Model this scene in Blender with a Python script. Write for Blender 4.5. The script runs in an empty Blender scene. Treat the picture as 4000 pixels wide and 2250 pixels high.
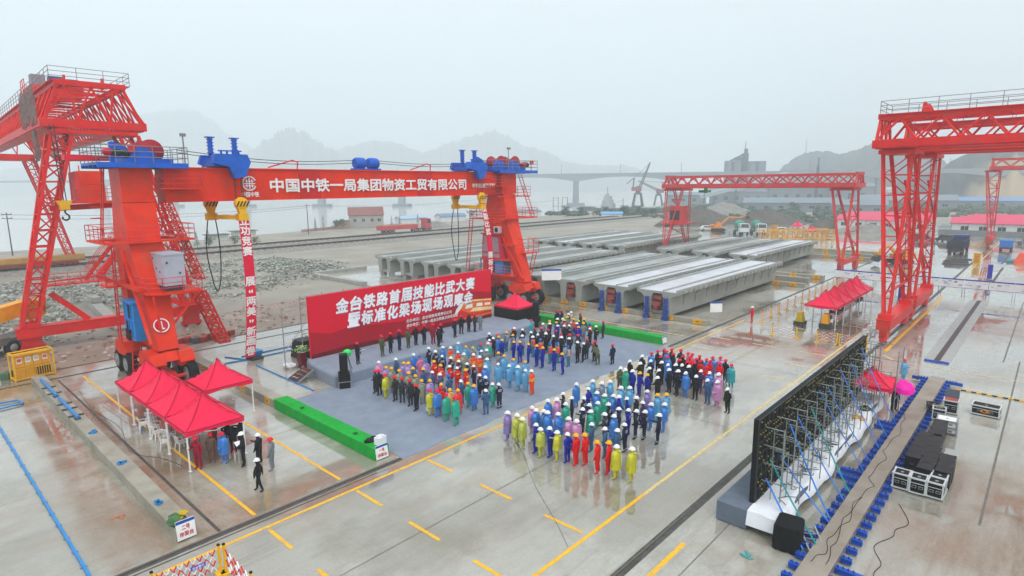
import bpy, bmesh, math, random
from mathutils import Vector, Matrix
random.seed(7)
S = bpy.context.scene
COL = S.collection
# ---------------------------------------------------------------- camera
CAM_H = 14.2
_p, _r, _y, _f = 0.170084586, 0.00915730513, 0.827083635, 2316.9033
cp, sp = math.cos(_p), math.sin(_p)
_F = Vector((math.sin(_y)*cp, math.cos(_y)*cp, -sp)); _R0 = Vector((math.cos(_y), -math.sin(_y), 0)); _D0 = _F.cross(_R0)
_RX = _R0*math.cos(_r) + _D0*math.sin(_r); _DX = -_R0*math.sin(_r) + _D0*math.cos(_r)
cam = bpy.data.cameras.new('camera'); camo = bpy.data.objects.new('camera', cam); COL.objects.link(camo)
cam.sensor_width = 36; cam.lens = _f/4000*36; cam.clip_start = .3; cam.clip_end = 20000
M3 = Matrix((_RX, -_DX, -_F)).transposed()
camo.matrix_world = Matrix.Translation((0, 0, CAM_H)) @ M3.to_4x4()
S.camera = camo
# ---------------------------------------------------------------- overcast daylight
SUN_EL, SUN_AZ = math.radians(58), math.radians(215)
W = bpy.data.worlds.new('World'); S.world = W; W.use_nodes = True
nt = W.node_tree; nt.nodes.clear()
sky = nt.nodes.new('ShaderNodeTexSky'); sky.sky_type = 'NISHITA'; sky.sun_disc = False
sky.sun_elevation = SUN_EL; sky.sun_rotation = SUN_AZ; sky.air_density = 1.0; sky.dust_density = 6.0; sky.ozone_density = 1.0
hs = nt.nodes.new('ShaderNodeHueSaturation'); hs.inputs['Saturation'].default_value = .16; hs.inputs['Value'].default_value = 1
# an overcast deck: even grey brightness, with very soft cloud mottling
tc = nt.nodes.new('ShaderNodeTexCoord'); nz = nt.nodes.new('ShaderNodeTexNoise'); nz.inputs['Scale'].default_value = 2.2; nz.inputs['Detail'].default_value = 5
mp = nt.nodes.new('ShaderNodeMapRange'); mp.inputs[1].default_value = .3; mp.inputs[2].default_value = .7; mp.inputs[3].default_value = .93; mp.inputs[4].default_value = 1.06
mixc = nt.nodes.new('ShaderNodeMix'); mixc.data_type = 'RGBA'; mixc.inputs[0].default_value = .72
mixc.inputs[7].default_value = (9.45, 9.6, 9.8, 1)
mul = nt.nodes.new('ShaderNodeMix'); mul.data_type = 'RGBA'; mul.blend_type = 'MULTIPLY'; mul.inputs[0].default_value = 1
bg = nt.nodes.new('ShaderNodeBackground'); bg.inputs['Strength'].default_value = .1
wo = nt.nodes.new('ShaderNodeOutputWorld')
L_ = nt.links.new
L_(sky.outputs[0], hs.inputs['Color']); L_(hs.outputs[0], mixc.inputs[6]); L_(tc.outputs['Generated'], nz.inputs['Vector'])
L_(nz.outputs[0], mp.inputs[0]); L_(mixc.outputs[2], mul.inputs[6]); L_(mp.outputs[0], mul.inputs[7]); L_(mul.outputs[2], bg.inputs['Color']); L_(bg.outputs[0], wo.inputs[0])
sun = bpy.data.lights.new('sun', 'SUN'); sun.energy = 1.5; sun.angle = math.radians(25); sun.color = (1, .97, .93)
suno = bpy.data.objects.new('sun', sun); COL.objects.link(suno)
suno.rotation_euler = (math.pi/2-SUN_EL, 0, math.pi-SUN_AZ)   # same direction as the sky's sun
S.view_settings.view_transform = 'Standard'; S.view_settings.look = 'None'; S.view_settings.gamma = 1
S.view_settings.exposure = 0.48
S.render.engine = 'CYCLES'
c = S.cycles
c.use_denoising = True; c.max_bounces = 6; c.diffuse_bounces = 3; c.glossy_bounces = 3; c.volume_bounces = 4; c.transparent_max_bounces = 8
c.use_adaptive_sampling = True; c.adaptive_threshold = .02; c.caustics_reflective = False; c.caustics_refractive = False
c.sample_clamp_indirect = 6
# ---------------------------------------------------------------- helpers
def V(*a): return Vector(a)
def tag(o, label=None, cat=None, group=None, kind=None):
    if label: o['label'] = label
    if cat: o['category'] = cat
    if group: o['group'] = group
    if kind: o['kind'] = kind
    return o
def thing(name, label, cat, loc=(0, 0, 0), rz=0, group=None):
    o = bpy.data.objects.new(name, None); COL.objects.link(o); o.empty_display_size = .3
    o.location = loc; o.rotation_euler = (0, 0, rz)
    return tag(o, label, cat, group)
def copy_tree(o, parent=None):
    c = o.copy(); COL.objects.link(c)
    if parent: c.parent = parent
    for ch in o.children: copy_tree(ch, c)
    return c
def dup(o, loc, rz=None, label=None):
    c = copy_tree(o); c.location = loc
    if rz is not None: c.rotation_euler = (0, 0, rz)
    if label: c['label'] = label
    return c
class MB:
    def __init__(s): s.v = []; s.f = []; s.m = []; s.sm = []
    def add(s, vs, fs, m=0, smooth=False):
        n = len(s.v); s.v += [tuple(x) for x in vs]
        for f in fs: s.f.append(tuple(i+n for i in f)); s.m.append(m); s.sm.append(smooth)
        return s
    def box(s, c, d, rz=0, m=0, M=None):
        x, y, z = d[0]/2, d[1]/2, d[2]/2
        vs = [Vector(p) for p in ((-x,-y,-z),(x,-y,-z),(x,y,-z),(-x,y,-z),(-x,-y,z),(x,-y,z),(x,y,z),(-x,y,z))]
        R = M if M is not None else Matrix.Rotation(rz, 3, 'Z')
        return s.add([R@p+Vector(c) for p in vs], [(0,3,2,1),(4,5,6,7),(0,1,5,4),(1,2,6,5),(2,3,7,6),(3,0,4,7)], m)
    def bb(s, lo, hi, m=0):
        return s.box([(a+b)/2 for a, b in zip(lo, hi)], [abs(b-a) for a, b in zip(lo, hi)], 0, m)
    def frame(s, d, up=None):
        z = d.normalized(); u = Vector(up) if up else Vector((0, 0, 1))
        if abs(z.dot(u)) > .98: u = Vector((1, 0, 0)) if abs(z.x) < .9 else Vector((0, 1, 0))
        x = u.cross(z).normalized(); y = z.cross(x)
        return x, y
    def bar(s, p, q, w, h=None, m=0, up=None):
        p, q = Vector(p), Vector(q); h = h or w
        if (q-p).length < 1e-6: return s
        x, y = s.frame(q-p, up); x = x*w/2; y = y*h/2
        vs = [b+i*x+j*y for b in (p, q) for i, j in ((-1,-1),(1,-1),(1,1),(-1,1))]
        return s.add(vs, [(3,2,1,0),(4,5,6,7),(0,1,5,4),(1,2,6,5),(2,3,7,6),(3,0,4,7)], m)
    def taper(s, p, q, w0, h0, w1, h1, m=0, up=None):
        p, q = Vector(p), Vector(q); x, y = s.frame(q-p, up)
        vs = [p+i*x*w0/2+j*y*h0/2 for i, j in ((-1,-1),(1,-1),(1,1),(-1,1))]+[q+i*x*w1/2+j*y*h1/2 for i, j in ((-1,-1),(1,-1),(1,1),(-1,1))]
        return s.add(vs, [(3,2,1,0),(4,5,6,7),(0,1,5,4),(1,2,6,5),(2,3,7,6),(3,0,4,7)], m)
    def tube(s, p, q, r, n=6, r2=None, m=0, cap=True, smooth=True):
        p, q = Vector(p), Vector(q); r2 = r if r2 is None else r2
        x, y = s.frame(q-p)
        vs = []
        for b, rr in ((p, r), (q, r2)):
            for i in range(n):
                t = 2*math.pi*i/n; vs.append(b+x*rr*math.cos(t)+y*rr*math.sin(t))
        s.add(vs, [(i, (i+1) % n, n+(i+1) % n, n+i) for i in range(n)], m, smooth)
        if cap: s.add(vs, [tuple(range(n-1, -1, -1)), tuple(range(n, 2*n))], m)
        return s
    def path(s, pts, r, n=5, m=0):
        for a, b in zip(pts[:-1], pts[1:]): s.tube(a, b, r, n, m=m, cap=False)
        return s
    def lathe(s, prof, c=(0, 0, 0), n=12, m=0, M=None, smooth=True):
        M = M or Matrix.Identity(3); c = Vector(c); vs = []
        for r, z in prof:
            for i in range(n):
                t = 2*math.pi*i/n; vs.append(M@Vector((r*math.cos(t), r*math.sin(t), z))+c)
        k = len(prof); fs = [(j*n+i, j*n+(i+1) % n, (j+1)*n+(i+1) % n, (j+1)*n+i) for j in range(k-1) for i in range(n)]
        s.add(vs, fs, m, smooth)
        if prof[0][0] > 1e-4: s.add(vs[:n], [tuple(range(n-1, -1, -1))], m)
        if prof[-1][0] > 1e-4: s.add(vs[-n:], [tuple(range(n))], m)
        return s
    def prism(s, poly, d, fn, m=0):
        n = len(poly); vs = [Vector(fn(x, y, 0)) for x, y in poly]+[Vector(fn(x, y, d)) for x, y in poly]
        return s.add(vs, [tuple(range(n-1, -1, -1)), tuple(range(n, 2*n))]+[(i, (i+1) % n, n+(i+1) % n, n+i) for i in range(n)], m)
    def ico(s, c, d, m=0, jit=.25, M=None):
        g = 1.618; b = [(-1,g,0),(1,g,0),(-1,-g,0),(1,-g,0),(0,-1,g),(0,1,g),(0,-1,-g),(0,1,-g),(g,0,-1),(g,0,1),(-g,0,-1),(-g,0,1)]
        vs = [Vector(p)/1.9*(1+random.uniform(-jit, jit)) for p in b]
        vs = [Vector((p.x*d[0]/2, p.y*d[1]/2, p.z*d[2]/2)) for p in vs]
        if M: vs = [M@p for p in vs]
        return s.add([p+Vector(c) for p in vs], [(0,11,5),(0,5,1),(0,1,7),(0,7,10),(0,10,11),(1,5,9),(5,11,4),(11,10,2),(10,7,6),(7,1,8),(3,9,4),(3,4,2),(3,2,6),(3,6,8),(3,8,9),(4,9,5),(2,4,11),(6,2,10),(8,6,7),(9,8,1)], m)
    def rail(s, pts, h=1.05, r=.025, posts=1.5, bars=2, closed=False):
        P = [Vector(p) for p in pts]
        if closed: P.append(P[0])
        for a, b in zip(P[:-1], P[1:]):
            for k in range(1, bars+1):
                z = Vector((0, 0, h*k/bars)); s.tube(a+z, b+z, r, 5)
            n = max(1, round((b-a).length/posts))
            for i in range(n+1):
                p = a.lerp(b, i/n); s.tube(p, p+Vector((0, 0, h)), r, 5)
        return s
    def lattice(s, A, B, n, w, wd, pairs=None, diag=True, double=False, zig=False):
        A = [Vector(p) for p in A]; B = [Vector(p) for p in B]; k = len(A)
        for a, b in zip(A, B): s.bar(a, b, w)
        pairs = pairs or [(i, (i+1) % k) for i in range(k)]
        for j in range(n+1):
            ring = [a.lerp(b, j/n) for a, b in zip(A, B)]
            for p, q in pairs:
                if not zig or j in (0, n): s.bar(ring[p], ring[q], wd)
                if diag and j < n:
                    nx = [a.lerp(b, (j+1)/n) for a, b in zip(A, B)]
                    if zig:
                        md = A[q].lerp(B[q], (j+.5)/n)
                        s.bar(ring[p], md, wd); s.bar(md, nx[p], wd)
                    elif j % 2 == 0: s.bar(ring[p], nx[q], wd)
                    else: s.bar(ring[q], nx[p], wd)
        return s
    def build(s, name, mats, parent=None, loc=None):
        me = bpy.data.meshes.new(name); me.from_pydata(s.v, [], s.f)
        if not isinstance(mats, (list, tuple)): mats = [mats]
        for m in mats: me.materials.append(m)
        me.polygons.foreach_set('material_index', s.m); me.polygons.foreach_set('use_smooth', s.sm); me.update()
        bm = bmesh.new(); bm.from_mesh(me); bmesh.ops.recalc_face_normals(bm, faces=bm.faces); bm.to_mesh(me); bm.free()
        o = bpy.data.objects.new(name, me); COL.objects.link(o)
        if parent: o.parent = parent
        if loc is not None: o.location = loc
        return o
    def world(s, name, mats, root):
        """mesh given in world coordinates, as a part of an unrotated root"""
        return s.build(name, mats, root, -root.location)
    def solo(s, name, mats, label=None, cat=None, group=None, kind=None):
        """mesh given in world coordinates as a top-level object with its origin at its base"""
        xs = [p[0] for p in s.v]; ys = [p[1] for p in s.v]; zs = [p[2] for p in s.v]
        c = Vector(((min(xs)+max(xs))/2, (min(ys)+max(ys))/2, min(zs)))
        s.v = [(x-c.x, y-c.y, z-c.z) for x, y, z in s.v]
        return tag(s.build(name, mats, None, c), label, cat, group, kind)
def text_geo(body, size=1.0, bold=.02, align='CENTER'):
    cu = bpy.data.curves.new('lettering', 'FONT'); cu.body = body; cu.size = size; cu.align_x = align; cu.align_y = 'CENTER'; cu.offset = bold; cu.resolution_u = 3
    o = bpy.data.objects.new('lettering', cu); COL.objects.link(o)
    dg = bpy.context.evaluated_depsgraph_get(); dg.update(); me = bpy.data.meshes.new_from_object(o.evaluated_get(dg))
    vs = [v.co.copy() for v in me.vertices]; fs = [tuple(p.vertices) for p in me.polygons]
    bpy.data.objects.remove(o); bpy.data.curves.remove(cu); bpy.data.meshes.remove(me)
    return vs, fs
def put_text(mb, body, fn, size, w=None, h=None, bold=.02, m=0, align='CENTER'):
    """lettering laid on a surface: fn(x, y) gives the point; optional fit to width w / height h"""
    vs, fs = text_geo(body, size, 0, align)
    if not vs: return
    k_ = size
    if w or h:
        x0, x1 = min(v.x for v in vs), max(v.x for v in vs); y0, y1 = min(v.y for v in vs), max(v.y for v in vs)
        kx = w/(x1-x0) if w else None; ky = h/(y1-y0) if h else None; kx = kx or ky; ky = ky or kx
        for v in vs: v.x = (v.x-(x0+x1)/2)*kx; v.y = (v.y-(y0+y1)/2)*ky
        k_ = min(kx, ky)*size
    o0 = Vector(fn(0, 0)); nn = (Vector(fn(1, 0))-o0).cross(Vector(fn(0, 1))-o0).normalized()*.0015
    r = bold*k_; sh = [(0, 0)]+([(r*math.cos(t*math.pi/3), r*math.sin(t*math.pi/3)) for t in range(6)] if bold else [])
    for i, (dx, dy) in enumerate(sh): mb.add([Vector(fn(v.x+dx, v.y+dy))+nn*i for v in vs], fs, m)
# ---------------------------------------------------------------- materials
def lin(h):
    h = h.lstrip('#'); o = []
    for i in (0, 2, 4):
        x = int(h[i:i+2], 16)/255; o.append(x/12.92 if x < .04045 else ((x+.055)/1.055)**2.4)
    return tuple(o)+(1,)
_mc = {}
def mat(name, hexc, rough=.5, metal=0, var=.12, scale=1.5, dirt=None, dirt_amt=.35, spec=.22, bump=0):
    """painted / cast surface: base colour with noise variation and optional dirt patches"""
    if name in _mc: return _mc[name]
    m = bpy.data.materials.new(name); m.use_nodes = True; n = m.node_tree.nodes; l = m.node_tree.links
    b = n['Principled BSDF']; b.inputs['Roughness'].default_value = rough; b.inputs['Metallic'].default_value = metal; b.inputs['Specular IOR Level'].default_value = spec
    base = lin(hexc) if isinstance(hexc, str) else tuple(hexc)+(1,)
    t = n.new('ShaderNodeTexCoord'); z = n.new('ShaderNodeTexNoise'); z.inputs['Scale'].default_value = scale; z.inputs['Detail'].default_value = 6
    l.new(t.outputs['Object'], z.inputs['Vector'])
    r = n.new('ShaderNodeMapRange'); r.inputs[1].default_value = .3; r.inputs[2].default_value = .7; r.inputs[3].default_value = 1-var; r.inputs[4].default_value = 1+var
    l.new(z.outputs[0], r.inputs[0])
    x = n.new('ShaderNodeMix'); x.data_type = 'RGBA'; x.blend_type = 'MULTIPLY'; x.inputs[0].default_value = 1; x.inputs[6].default_value = base
    l.new(r.outputs[0], x.inputs[7]); out = x.outputs[2]
    if dirt:
        z2 = n.new('ShaderNodeTexNoise'); z2.inputs['Scale'].default_value = scale*.6; z2.inputs['Detail'].default_value = 8; z2.inputs['Roughness'].default_value = .65
        l.new(t.outputs['Object'], z2.inputs['Vector'])
        r2 = n.new('ShaderNodeMapRange'); r2.inputs[1].default_value = .52; r2.inputs[2].default_value = .72; r2.inputs[4].default_value = dirt_amt
        l.new(z2.outputs[0], r2.inputs[0])
        x2 = n.new('ShaderNodeMix'); x2.data_type = 'RGBA'; l.new(r2.outputs[0], x2.inputs[0]); l.new(out, x2.inputs[6]); x2.inputs[7].default_value = lin(dirt); out = x2.outputs[2]
    l.new(out, b.inputs['Base Color'])
    if bump:
        bp = n.new('ShaderNodeBump'); bp.inputs['Strength'].default_value = bump; bp.inputs['Distance'].default_value = .05; l.new(z.outputs[0], bp.inputs['Height']); l.new(bp.outputs[0], b.inputs['Normal'])
    _mc[name] = m; return m
def nodes(m): return m.node_tree.nodes, m.node_tree.links, m.node_tree.nodes['Principled BSDF']
RED = mat('crane_orange_red_paint', 'E4300E', .42, var=.14, scale=.7, dirt='B0583C', dirt_amt=.55)
TRED = mat('truss_red_paint', 'DE1C1C', .42, var=.14, scale=.8, dirt='B05A4A', dirt_amt=.5)
TREDD = mat('truss_red_faded_paint', 'CE3A3C', .5, var=.14, scale=.8, dirt='B07068', dirt_amt=.4)
BLUE = mat('winch_blue_paint', '1560C8', .4, var=.15, scale=1.2, dirt='25406A')
CBLUE = mat('clamp_blue_paint', '1B4FB0', .45, var=.18, scale=2, dirt='24324E')
DRED = mat('drum_dark_red_paint', 'A01830', .45)
BLACK = mat('black_rubber', '17181A', .65, var=.2, scale=3)
BLK = mat('black_panel', '0E0F11', .6, var=.2, scale=2)
DGREY = mat('dark_grey_steel', '45484C', .5, metal=.3)
STEEL = mat('galvanised_steel', 'A6ABAE', .4, metal=.6, var=.1)
RIM = mat('wheel_rim_grey', '8C8E90', .5)
WHITE = mat('white_paint', 'ECECEC', .45, var=.05)
GLASS = mat('dark_glass', '2A3238', .08, spec=.8)
GEN = mat('generator_grey_paint', 'AEB6C4', .45, var=.06, dirt='8C8C90')
YEL = mat('yellow_paint', 'F0B810', .45, var=.12, dirt='8A6A20')
YBLK = mat('black_stripe_paint', '1C1A16', .5)
CONC = mat('concrete', 'A4A49E', .7, var=.16, scale=1.1, dirt='8A8880', dirt_amt=.5, bump=.15)
CONCW = mat('concrete_wet', '9A958A', .35, var=.2, scale=.9, dirt='76684E', dirt_amt=.55)
YPATCH = mat('yellow_patch_paint', 'E8A80C', .5, var=.12, dirt='8A6A28')
GREEN = mat('green_felt', '14A038', .85, var=.12, scale=2.2, dirt='127A30', dirt_amt=.4, bump=.6)
CARPET = mat('grey_blue_carpet', '858F9F', .9, var=.09, scale=1.1, dirt='727D8F', dirt_amt=.5, spec=.1)
CANOPY = mat('tent_pink_red_fabric', 'EE1A4A', .55, var=.06, scale=2)
PIPEBL = mat('pipe_blue_paint', '2E86C8', .4)
ROPE = mat('steel_rope', '3A3C40', .6)
WCLOTH = mat('white_tarp', 'E4E6EC', .6, var=.06, scale=2)
SKIN = mat('skin', 'D29B7C', .55, var=.05)
# ---------------------------------------------------------------- setting: ground, water, hills
def sheet(name, poly, z, m):
    mb = MB(); mb.add([(x, y, z) for x, y in poly], [tuple(range(len(poly)))])
    return tag(mb.build(name, m), kind='structure')
def wet_concrete():
    m = bpy.data.materials.new('wet_concrete_slab'); m.use_nodes = True; n, l, b = nodes(m)
    t = n.new('ShaderNodeTexCoord')
    def noise(sc, det=8, rough=.6, sx=1, sy=1, rot=0):
        mp = n.new('ShaderNodeMapping'); mp.inputs['Scale'].default_value = (sx, sy, 1); mp.inputs['Rotation'].default_value = (0, 0, rot); l.new(t.outputs['Object'], mp.inputs['Vector'])
        z = n.new('ShaderNodeTexNoise'); z.inputs['Scale'].default_value = sc; z.inputs['Detail'].default_value = det; z.inputs['Roughness'].default_value = rough
        l.new(mp.outputs[0], z.inputs['Vector']); return z.outputs[0]
    def rng(s, a, b_, c=0, d=1):
        r = n.new('ShaderNodeMapRange'); r.inputs[1].default_value = a; r.inputs[2].default_value = b_; r.inputs[3].default_value = c; r.inputs[4].default_value = d; l.new(s, r.inputs[0]); return r.outputs[0]
    def mix(f, a, c):
        x = n.new('ShaderNodeMix'); x.data_type = 'RGBA'
        if isinstance(f, float): x.inputs[0].default_value = f
        else: l.new(f, x.inputs[0])
        for k, q in ((6, a), (7, c)):
            if isinstance(q, str): x.inputs[k].default_value = lin(q)
            else: l.new(q, x.inputs[k])
        return x.outputs[2]
    pour = rng(noise(.05, 3, .5), .42, .58)
    c1 = mix(pour, 'B4B3AA', 'A09D92')
    c2 = mix(rng(noise(.22, 9, .68, .45, 1.0, .4), .5, .68, 0, .75), c1, '94806E')     # reddish silt
    c3 = mix(rng(noise(.16, 9, .7, 1, .5), .53, .7, 0, .8), c2, '7E7458')              # ochre silt
    c4 = mix(rng(noise(1.6, 6, .7, .3, 1.2), .55, .75, 0, .35), c3, '747270')          # scuffs
    puddle = rng(noise(.11, 7, .62, .8, 1.2), .47, .56)
    c5 = mix(rng(puddle, 0, 1, 0, .5), c4, '6E6650')
    # hairline cracks and faint tyre tracks
    vo = n.new('ShaderNodeTexVoronoi'); vo.feature = 'DISTANCE_TO_EDGE'; vo.inputs['Scale'].default_value = .09; vm = n.new('ShaderNodeMixRGB') if 0 else n.new('ShaderNodeVectorMath'); vm.operation = 'ADD'
    zc = n.new('ShaderNodeTexNoise'); zc.inputs['Scale'].default_value = .35; zc.inputs['Detail'].default_value = 6; l.new(t.outputs['Object'], zc.inputs['Vector']); vs = n.new('ShaderNodeVectorMath'); vs.operation = 'SCALE'; vs.inputs['Scale'].default_value = 5; l.new(zc.outputs['Color'], vs.inputs[0]); l.new(t.outputs['Object'], vm.inputs[0]); l.new(vs.outputs[0], vm.inputs[1]); l.new(vm.outputs[0], vo.inputs['Vector'])
    crack = rng(vo.outputs['Distance'], .0, .0028, .3, 0)
    c6 = mix(crack, c5, '4A4740')
    streak = rng(noise(.9, 6, .65, .06, 1.6, .03), .56, .74, 0, .5)
    c7 = mix(streak, c6, '7A6650')
    sp_ = n.new('ShaderNodeSeparateXYZ'); l.new(t.outputs['Object'], sp_.inputs[0])      # mud washed over the slab at the screen side and along the kerb
    mm_ = n.new('ShaderNodeMath'); mm_.operation = 'MULTIPLY'; l.new(rng(noise(.5, 9, .7, .25, 1.3, .05), .44, .62), mm_.inputs[0]); l.new(rng(sp_.outputs[1], 5, -1, 0, .85), mm_.inputs[1])
    m2_ = n.new('ShaderNodeMath'); m2_.operation = 'MULTIPLY'; l.new(mm_.outputs[0], m2_.inputs[0]); l.new(rng(sp_.outputs[0], 62, 36), m2_.inputs[1]); c7 = mix(m2_.outputs[0], c7, '7C6244')
    k1_ = n.new('ShaderNodeMath'); k1_.operation = 'MULTIPLY'; l.new(rng(sp_.outputs[0], 3.2, 6.2), k1_.inputs[0]); l.new(rng(sp_.outputs[0], 15, 9), k1_.inputs[1])
    k2_ = n.new('ShaderNodeMath'); k2_.operation = 'MULTIPLY'; l.new(k1_.outputs[0], k2_.inputs[0]); l.new(rng(sp_.outputs[1], 24, 25), k2_.inputs[1])
    k3_ = n.new('ShaderNodeMath'); k3_.operation = 'MULTIPLY'; l.new(k2_.outputs[0], k3_.inputs[0]); l.new(rng(noise(.42, 9, .68, 1.1, .4), .4, .6, 0, .8), k3_.inputs[1]); c7 = mix(k3_.outputs[0], c7, '85755C')
    fine = rng(noise(9, 4, .7), .3, .7, .9, 1.08)
    x = n.new('ShaderNodeMix'); x.data_type = 'RGBA'; x.blend_type = 'MULTIPLY'; x.inputs[0].default_value = 1; l.new(c7, x.inputs[6]); l.new(fine, x.inputs[7])
    l.new(x.outputs[2], b.inputs['Base Color'])
    ro = n.new('ShaderNodeMath'); ro.operation = 'MULTIPLY_ADD'; l.new(puddle, ro.inputs[0]); ro.inputs[1].default_value = -.11; ro.inputs[2].default_value = .14
    l.new(ro.outputs[0], b.inputs['Roughness']); b.inputs['IOR'].default_value = 1.6; b.inputs['Specular IOR Level'].default_value = .8
    wet = n.new('ShaderNodeMath'); wet.operation = 'MULTIPLY'; l.new(puddle, wet.inputs[0]); wet.inputs[1].default_value = .8; l.new(wet.outputs[0], b.inputs['Coat Weight']); b.inputs['Coat Roughness'].default_value = .03; b.inputs['Coat IOR'].default_value = 1.45
    bp = n.new('ShaderNodeBump'); bp.inputs['Strength'].default_value = .035; bp.inputs['Distance'].default_value = .02; l.new(noise(3.2, 5, .6), bp.inputs['Height']); l.new(bp.outputs[0], b.inputs['Normal'])
    return m
WET = wet_concrete()
DIRT = mat('packed_dirt', '9A958A', .8, var=.16, scale=.12, dirt='7C7062', dirt_amt=.7, bump=.4)
DIRTW = mat('wet_red_dirt', '8A7A6C', .5, var=.22, scale=.35, dirt='A89A8E', dirt_amt=.7, bump=.5)
MARK = mat('yellow_road_paint', 'F0B41C', .35, var=.14, scale=4, dirt='9A9078', dirt_amt=.75)
MARKF = mat('worn_yellow_road_paint', 'DCC27A', .35, var=.2, scale=3.5, dirt='A8A294', dirt_amt=.95)
GROOVE = mat('dark_groove', '4C4A46', .5, var=.3, scale=3, dirt='6A665E')
JOINT = mat('slab_joint', '6E6A62', .5, var=.25, scale=3)
shore = [(-260, 215), (-60, 200), (10, 186), (60, 178), (110, 190), (150, 196), (190, 200), (215, 182), (235, 186), (300, 200), (420, 200), (560, 190), (760, 260), (1100, 330), (2400, 420)]
sheet('ground', [(-260, -500), (2400, -500)]+shore[::-1], -.03, DIRT)
mb = MB()   # shore bank down to the water
for (x0, y0), (x1, y1) in zip(shore[:-1], shore[1:]): mb.add([(x0, y0, -.03), (x1, y1, -.03), (x1, y1+9, -2.9), (x0, y0+9, -2.9)], [(0, 1, 2, 3)])
tag(mb.build('shore', mat('shore_mud', '7E7A70', .6, var=.3, scale=.3)), kind='structure')
WATER = bpy.data.materials.new('estuary_water'); WATER.use_nodes = True; n, l, b = nodes(WATER)
b.inputs['Base Color'].default_value = lin('C0BEB8'); b.inputs['Roughness'].default_value = .12; b.inputs['IOR'].default_value = 1.6
z = n.new('ShaderNodeTexNoise'); z.inputs['Scale'].default_value = .35; z.inputs['Detail'].default_value = 4; t = n.new('ShaderNodeTexCoord'); l.new(t.outputs['Object'], z.inputs['Vector'])
bp = n.new('ShaderNodeBump'); bp.inputs['Strength'].default_value = .12; bp.inputs['Distance'].default_value = .2; l.new(z.outputs[0], bp.inputs['Height']); l.new(bp.outputs[0], b.inputs['Normal'])
sheet('water', [(-4200, 150), (5200, 150), (5200, 5200), (-4200, 5200)], -2.8, WATER)
sheet('concrete_yard', [(-60, -120), (260, -120), (260, 92), (49, 92), (49, 58.2), (-60, 58.2)], 0, WET)
sheet('dirt_road', [(-40, 58.2), (49, 58.2), (49, 74), (30, 71), (10, 66), (-40, 70)], -.02, DIRTW)
# painted lines
mk = MB(); mf = MB()
def line(mb_, x0, y0, x1, y1, w=.16, z=.006):
    d = Vector((x1-x0, y1-y0, 0)).normalized()*w/2; px, py = -d.y, d.x
    mb_.add([(x0-px, y0-py, z), (x1-px, y1-py, z), (x1+px, y1+py, z), (x0+px, y0+py, z)], [(0, 1, 2, 3)])
line(mk, -4, 23.42, 62, 23.42, .17); line(mk, 7, 12.86, 23, 12.86, .17); line(mf, 23, 12.86, 64, 12.86, .17)
line(mk, 8, 9.7, 20.6, 9.7, .2); line(mk, 57.6, 9.72, 91, 9.72, .28); line(mf, 97, 9.72, 185, 9.72, .2)
for a in (10.0, 14.27): line(mk, a, 24.75, a, 54.4 if a < 11 else 37, .15)
for a in [5.6+4.3*i for i in range(3)]+[48.6+4.3*i for i in range(6)]+[18.5+4.3*i for i in range(7)]:
    for b0 in (23.2, 19.2, 15.2):
        if 22 < a < 43 and b0 > 14: continue
        line(mk if a < 20 else mf, a, b0, a, b0-2.02, .16)
line(mf, 50.4, 8.4, 50.4, -30, .12); line(mf, 54.8, 7.6, 54.8, -30, .12); line(mf, 55.0, 8.6, 56.2, 9.6, .2)
for a in (51.5, 56.0): line(mf, a, 25.2, a, 45, .12)
for x in (mk.build('road_markings', MARK), mf.build('worn_road_markings', MARKF)): tag(x, kind='structure')
# grooves, joints and crane rails let into the slab
g = MB()
for x0, x1, y, w in ((-20, 17.7, 24.36, .38), (-20, 15.9, 24.0, .1), (47, 205, 24.36, .34), (-20, 31, 10.6, .4), (43.5, 190, 10.6, .36)): line(g, x0, y, x1, y, w, .004)
for y in (55.25, 58.0): line(g, -30, y, 46, y, .3, .004)
line(g, 8.45, 24.6, 8.45, 54.6, .14, .004); line(g, -30, 50.5, 6.2, 55.2, .25, .004) if 0 else None
tag(g.build('rail_groove', GROOVE), kind='structure')
j = MB()
for a in (-14, -1.5, 33, 46, 63, 79, 95, 111, 127): line(j, a, 13.2, a+.3, 23.1, .05, .004)
for y in (18.2,): line(j, -20, y, 160, y+.2, .05, .004)
line(j, 30, 1.08, 61, 1.08, .1, .004); line(j, 60, 2.05, 92, 2.05, .1, .004); line(j, 10, 8.9, 24, 8.9, .05, .004)
for a in (60, 66, 71, 78, 84): line(j, a, 46, a+.4, 24.7, .08, .004)
for k in range(16): line(j, 56.9+2.1*k, 6.9, 56.9+2.1*k, 5.2, .07, .008)
tag(j.build('slab_joint', JOINT), kind='structure')
r = MB()
for x0, x1, y in ((-20, 17.6, 24.42), (47, 205, 24.42), (-20, 22.6, 10.66), (43.5, 190, 10.66), (-30, 46, 55.3), (-30, 46, 58.05)): r.bb((x0, y-.035, .002), (x1, y+.035, .03))
tag(r.build('crane_rail', mat('worn_rail_steel', '6A6662', .35, metal=.5)), kind='structure')
# shallow pit strip (bed with dark centre channel) beyond the screen
p = MB(); p.bb((56.8, 5.15, .006), (90.2, 6.9, .012)); p.bb((56.8, 5.85, .012), (90.2, 6.25, .02), 1); p.bb((56.5, 5.2, .0), (56.75, 6.8, .12), 2)
p.bb((97, 5.9, .006), (128, 6.2, .03), 1); p.bb((134, 6.4, .006), (160, 6.7, .03), 1)
tag(p.build('drain_channel', [mat('bed_concrete', 'A4A6A4', .4), mat('channel_brown', '4A3A38', .5), CBLUE]), kind='structure')
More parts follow.
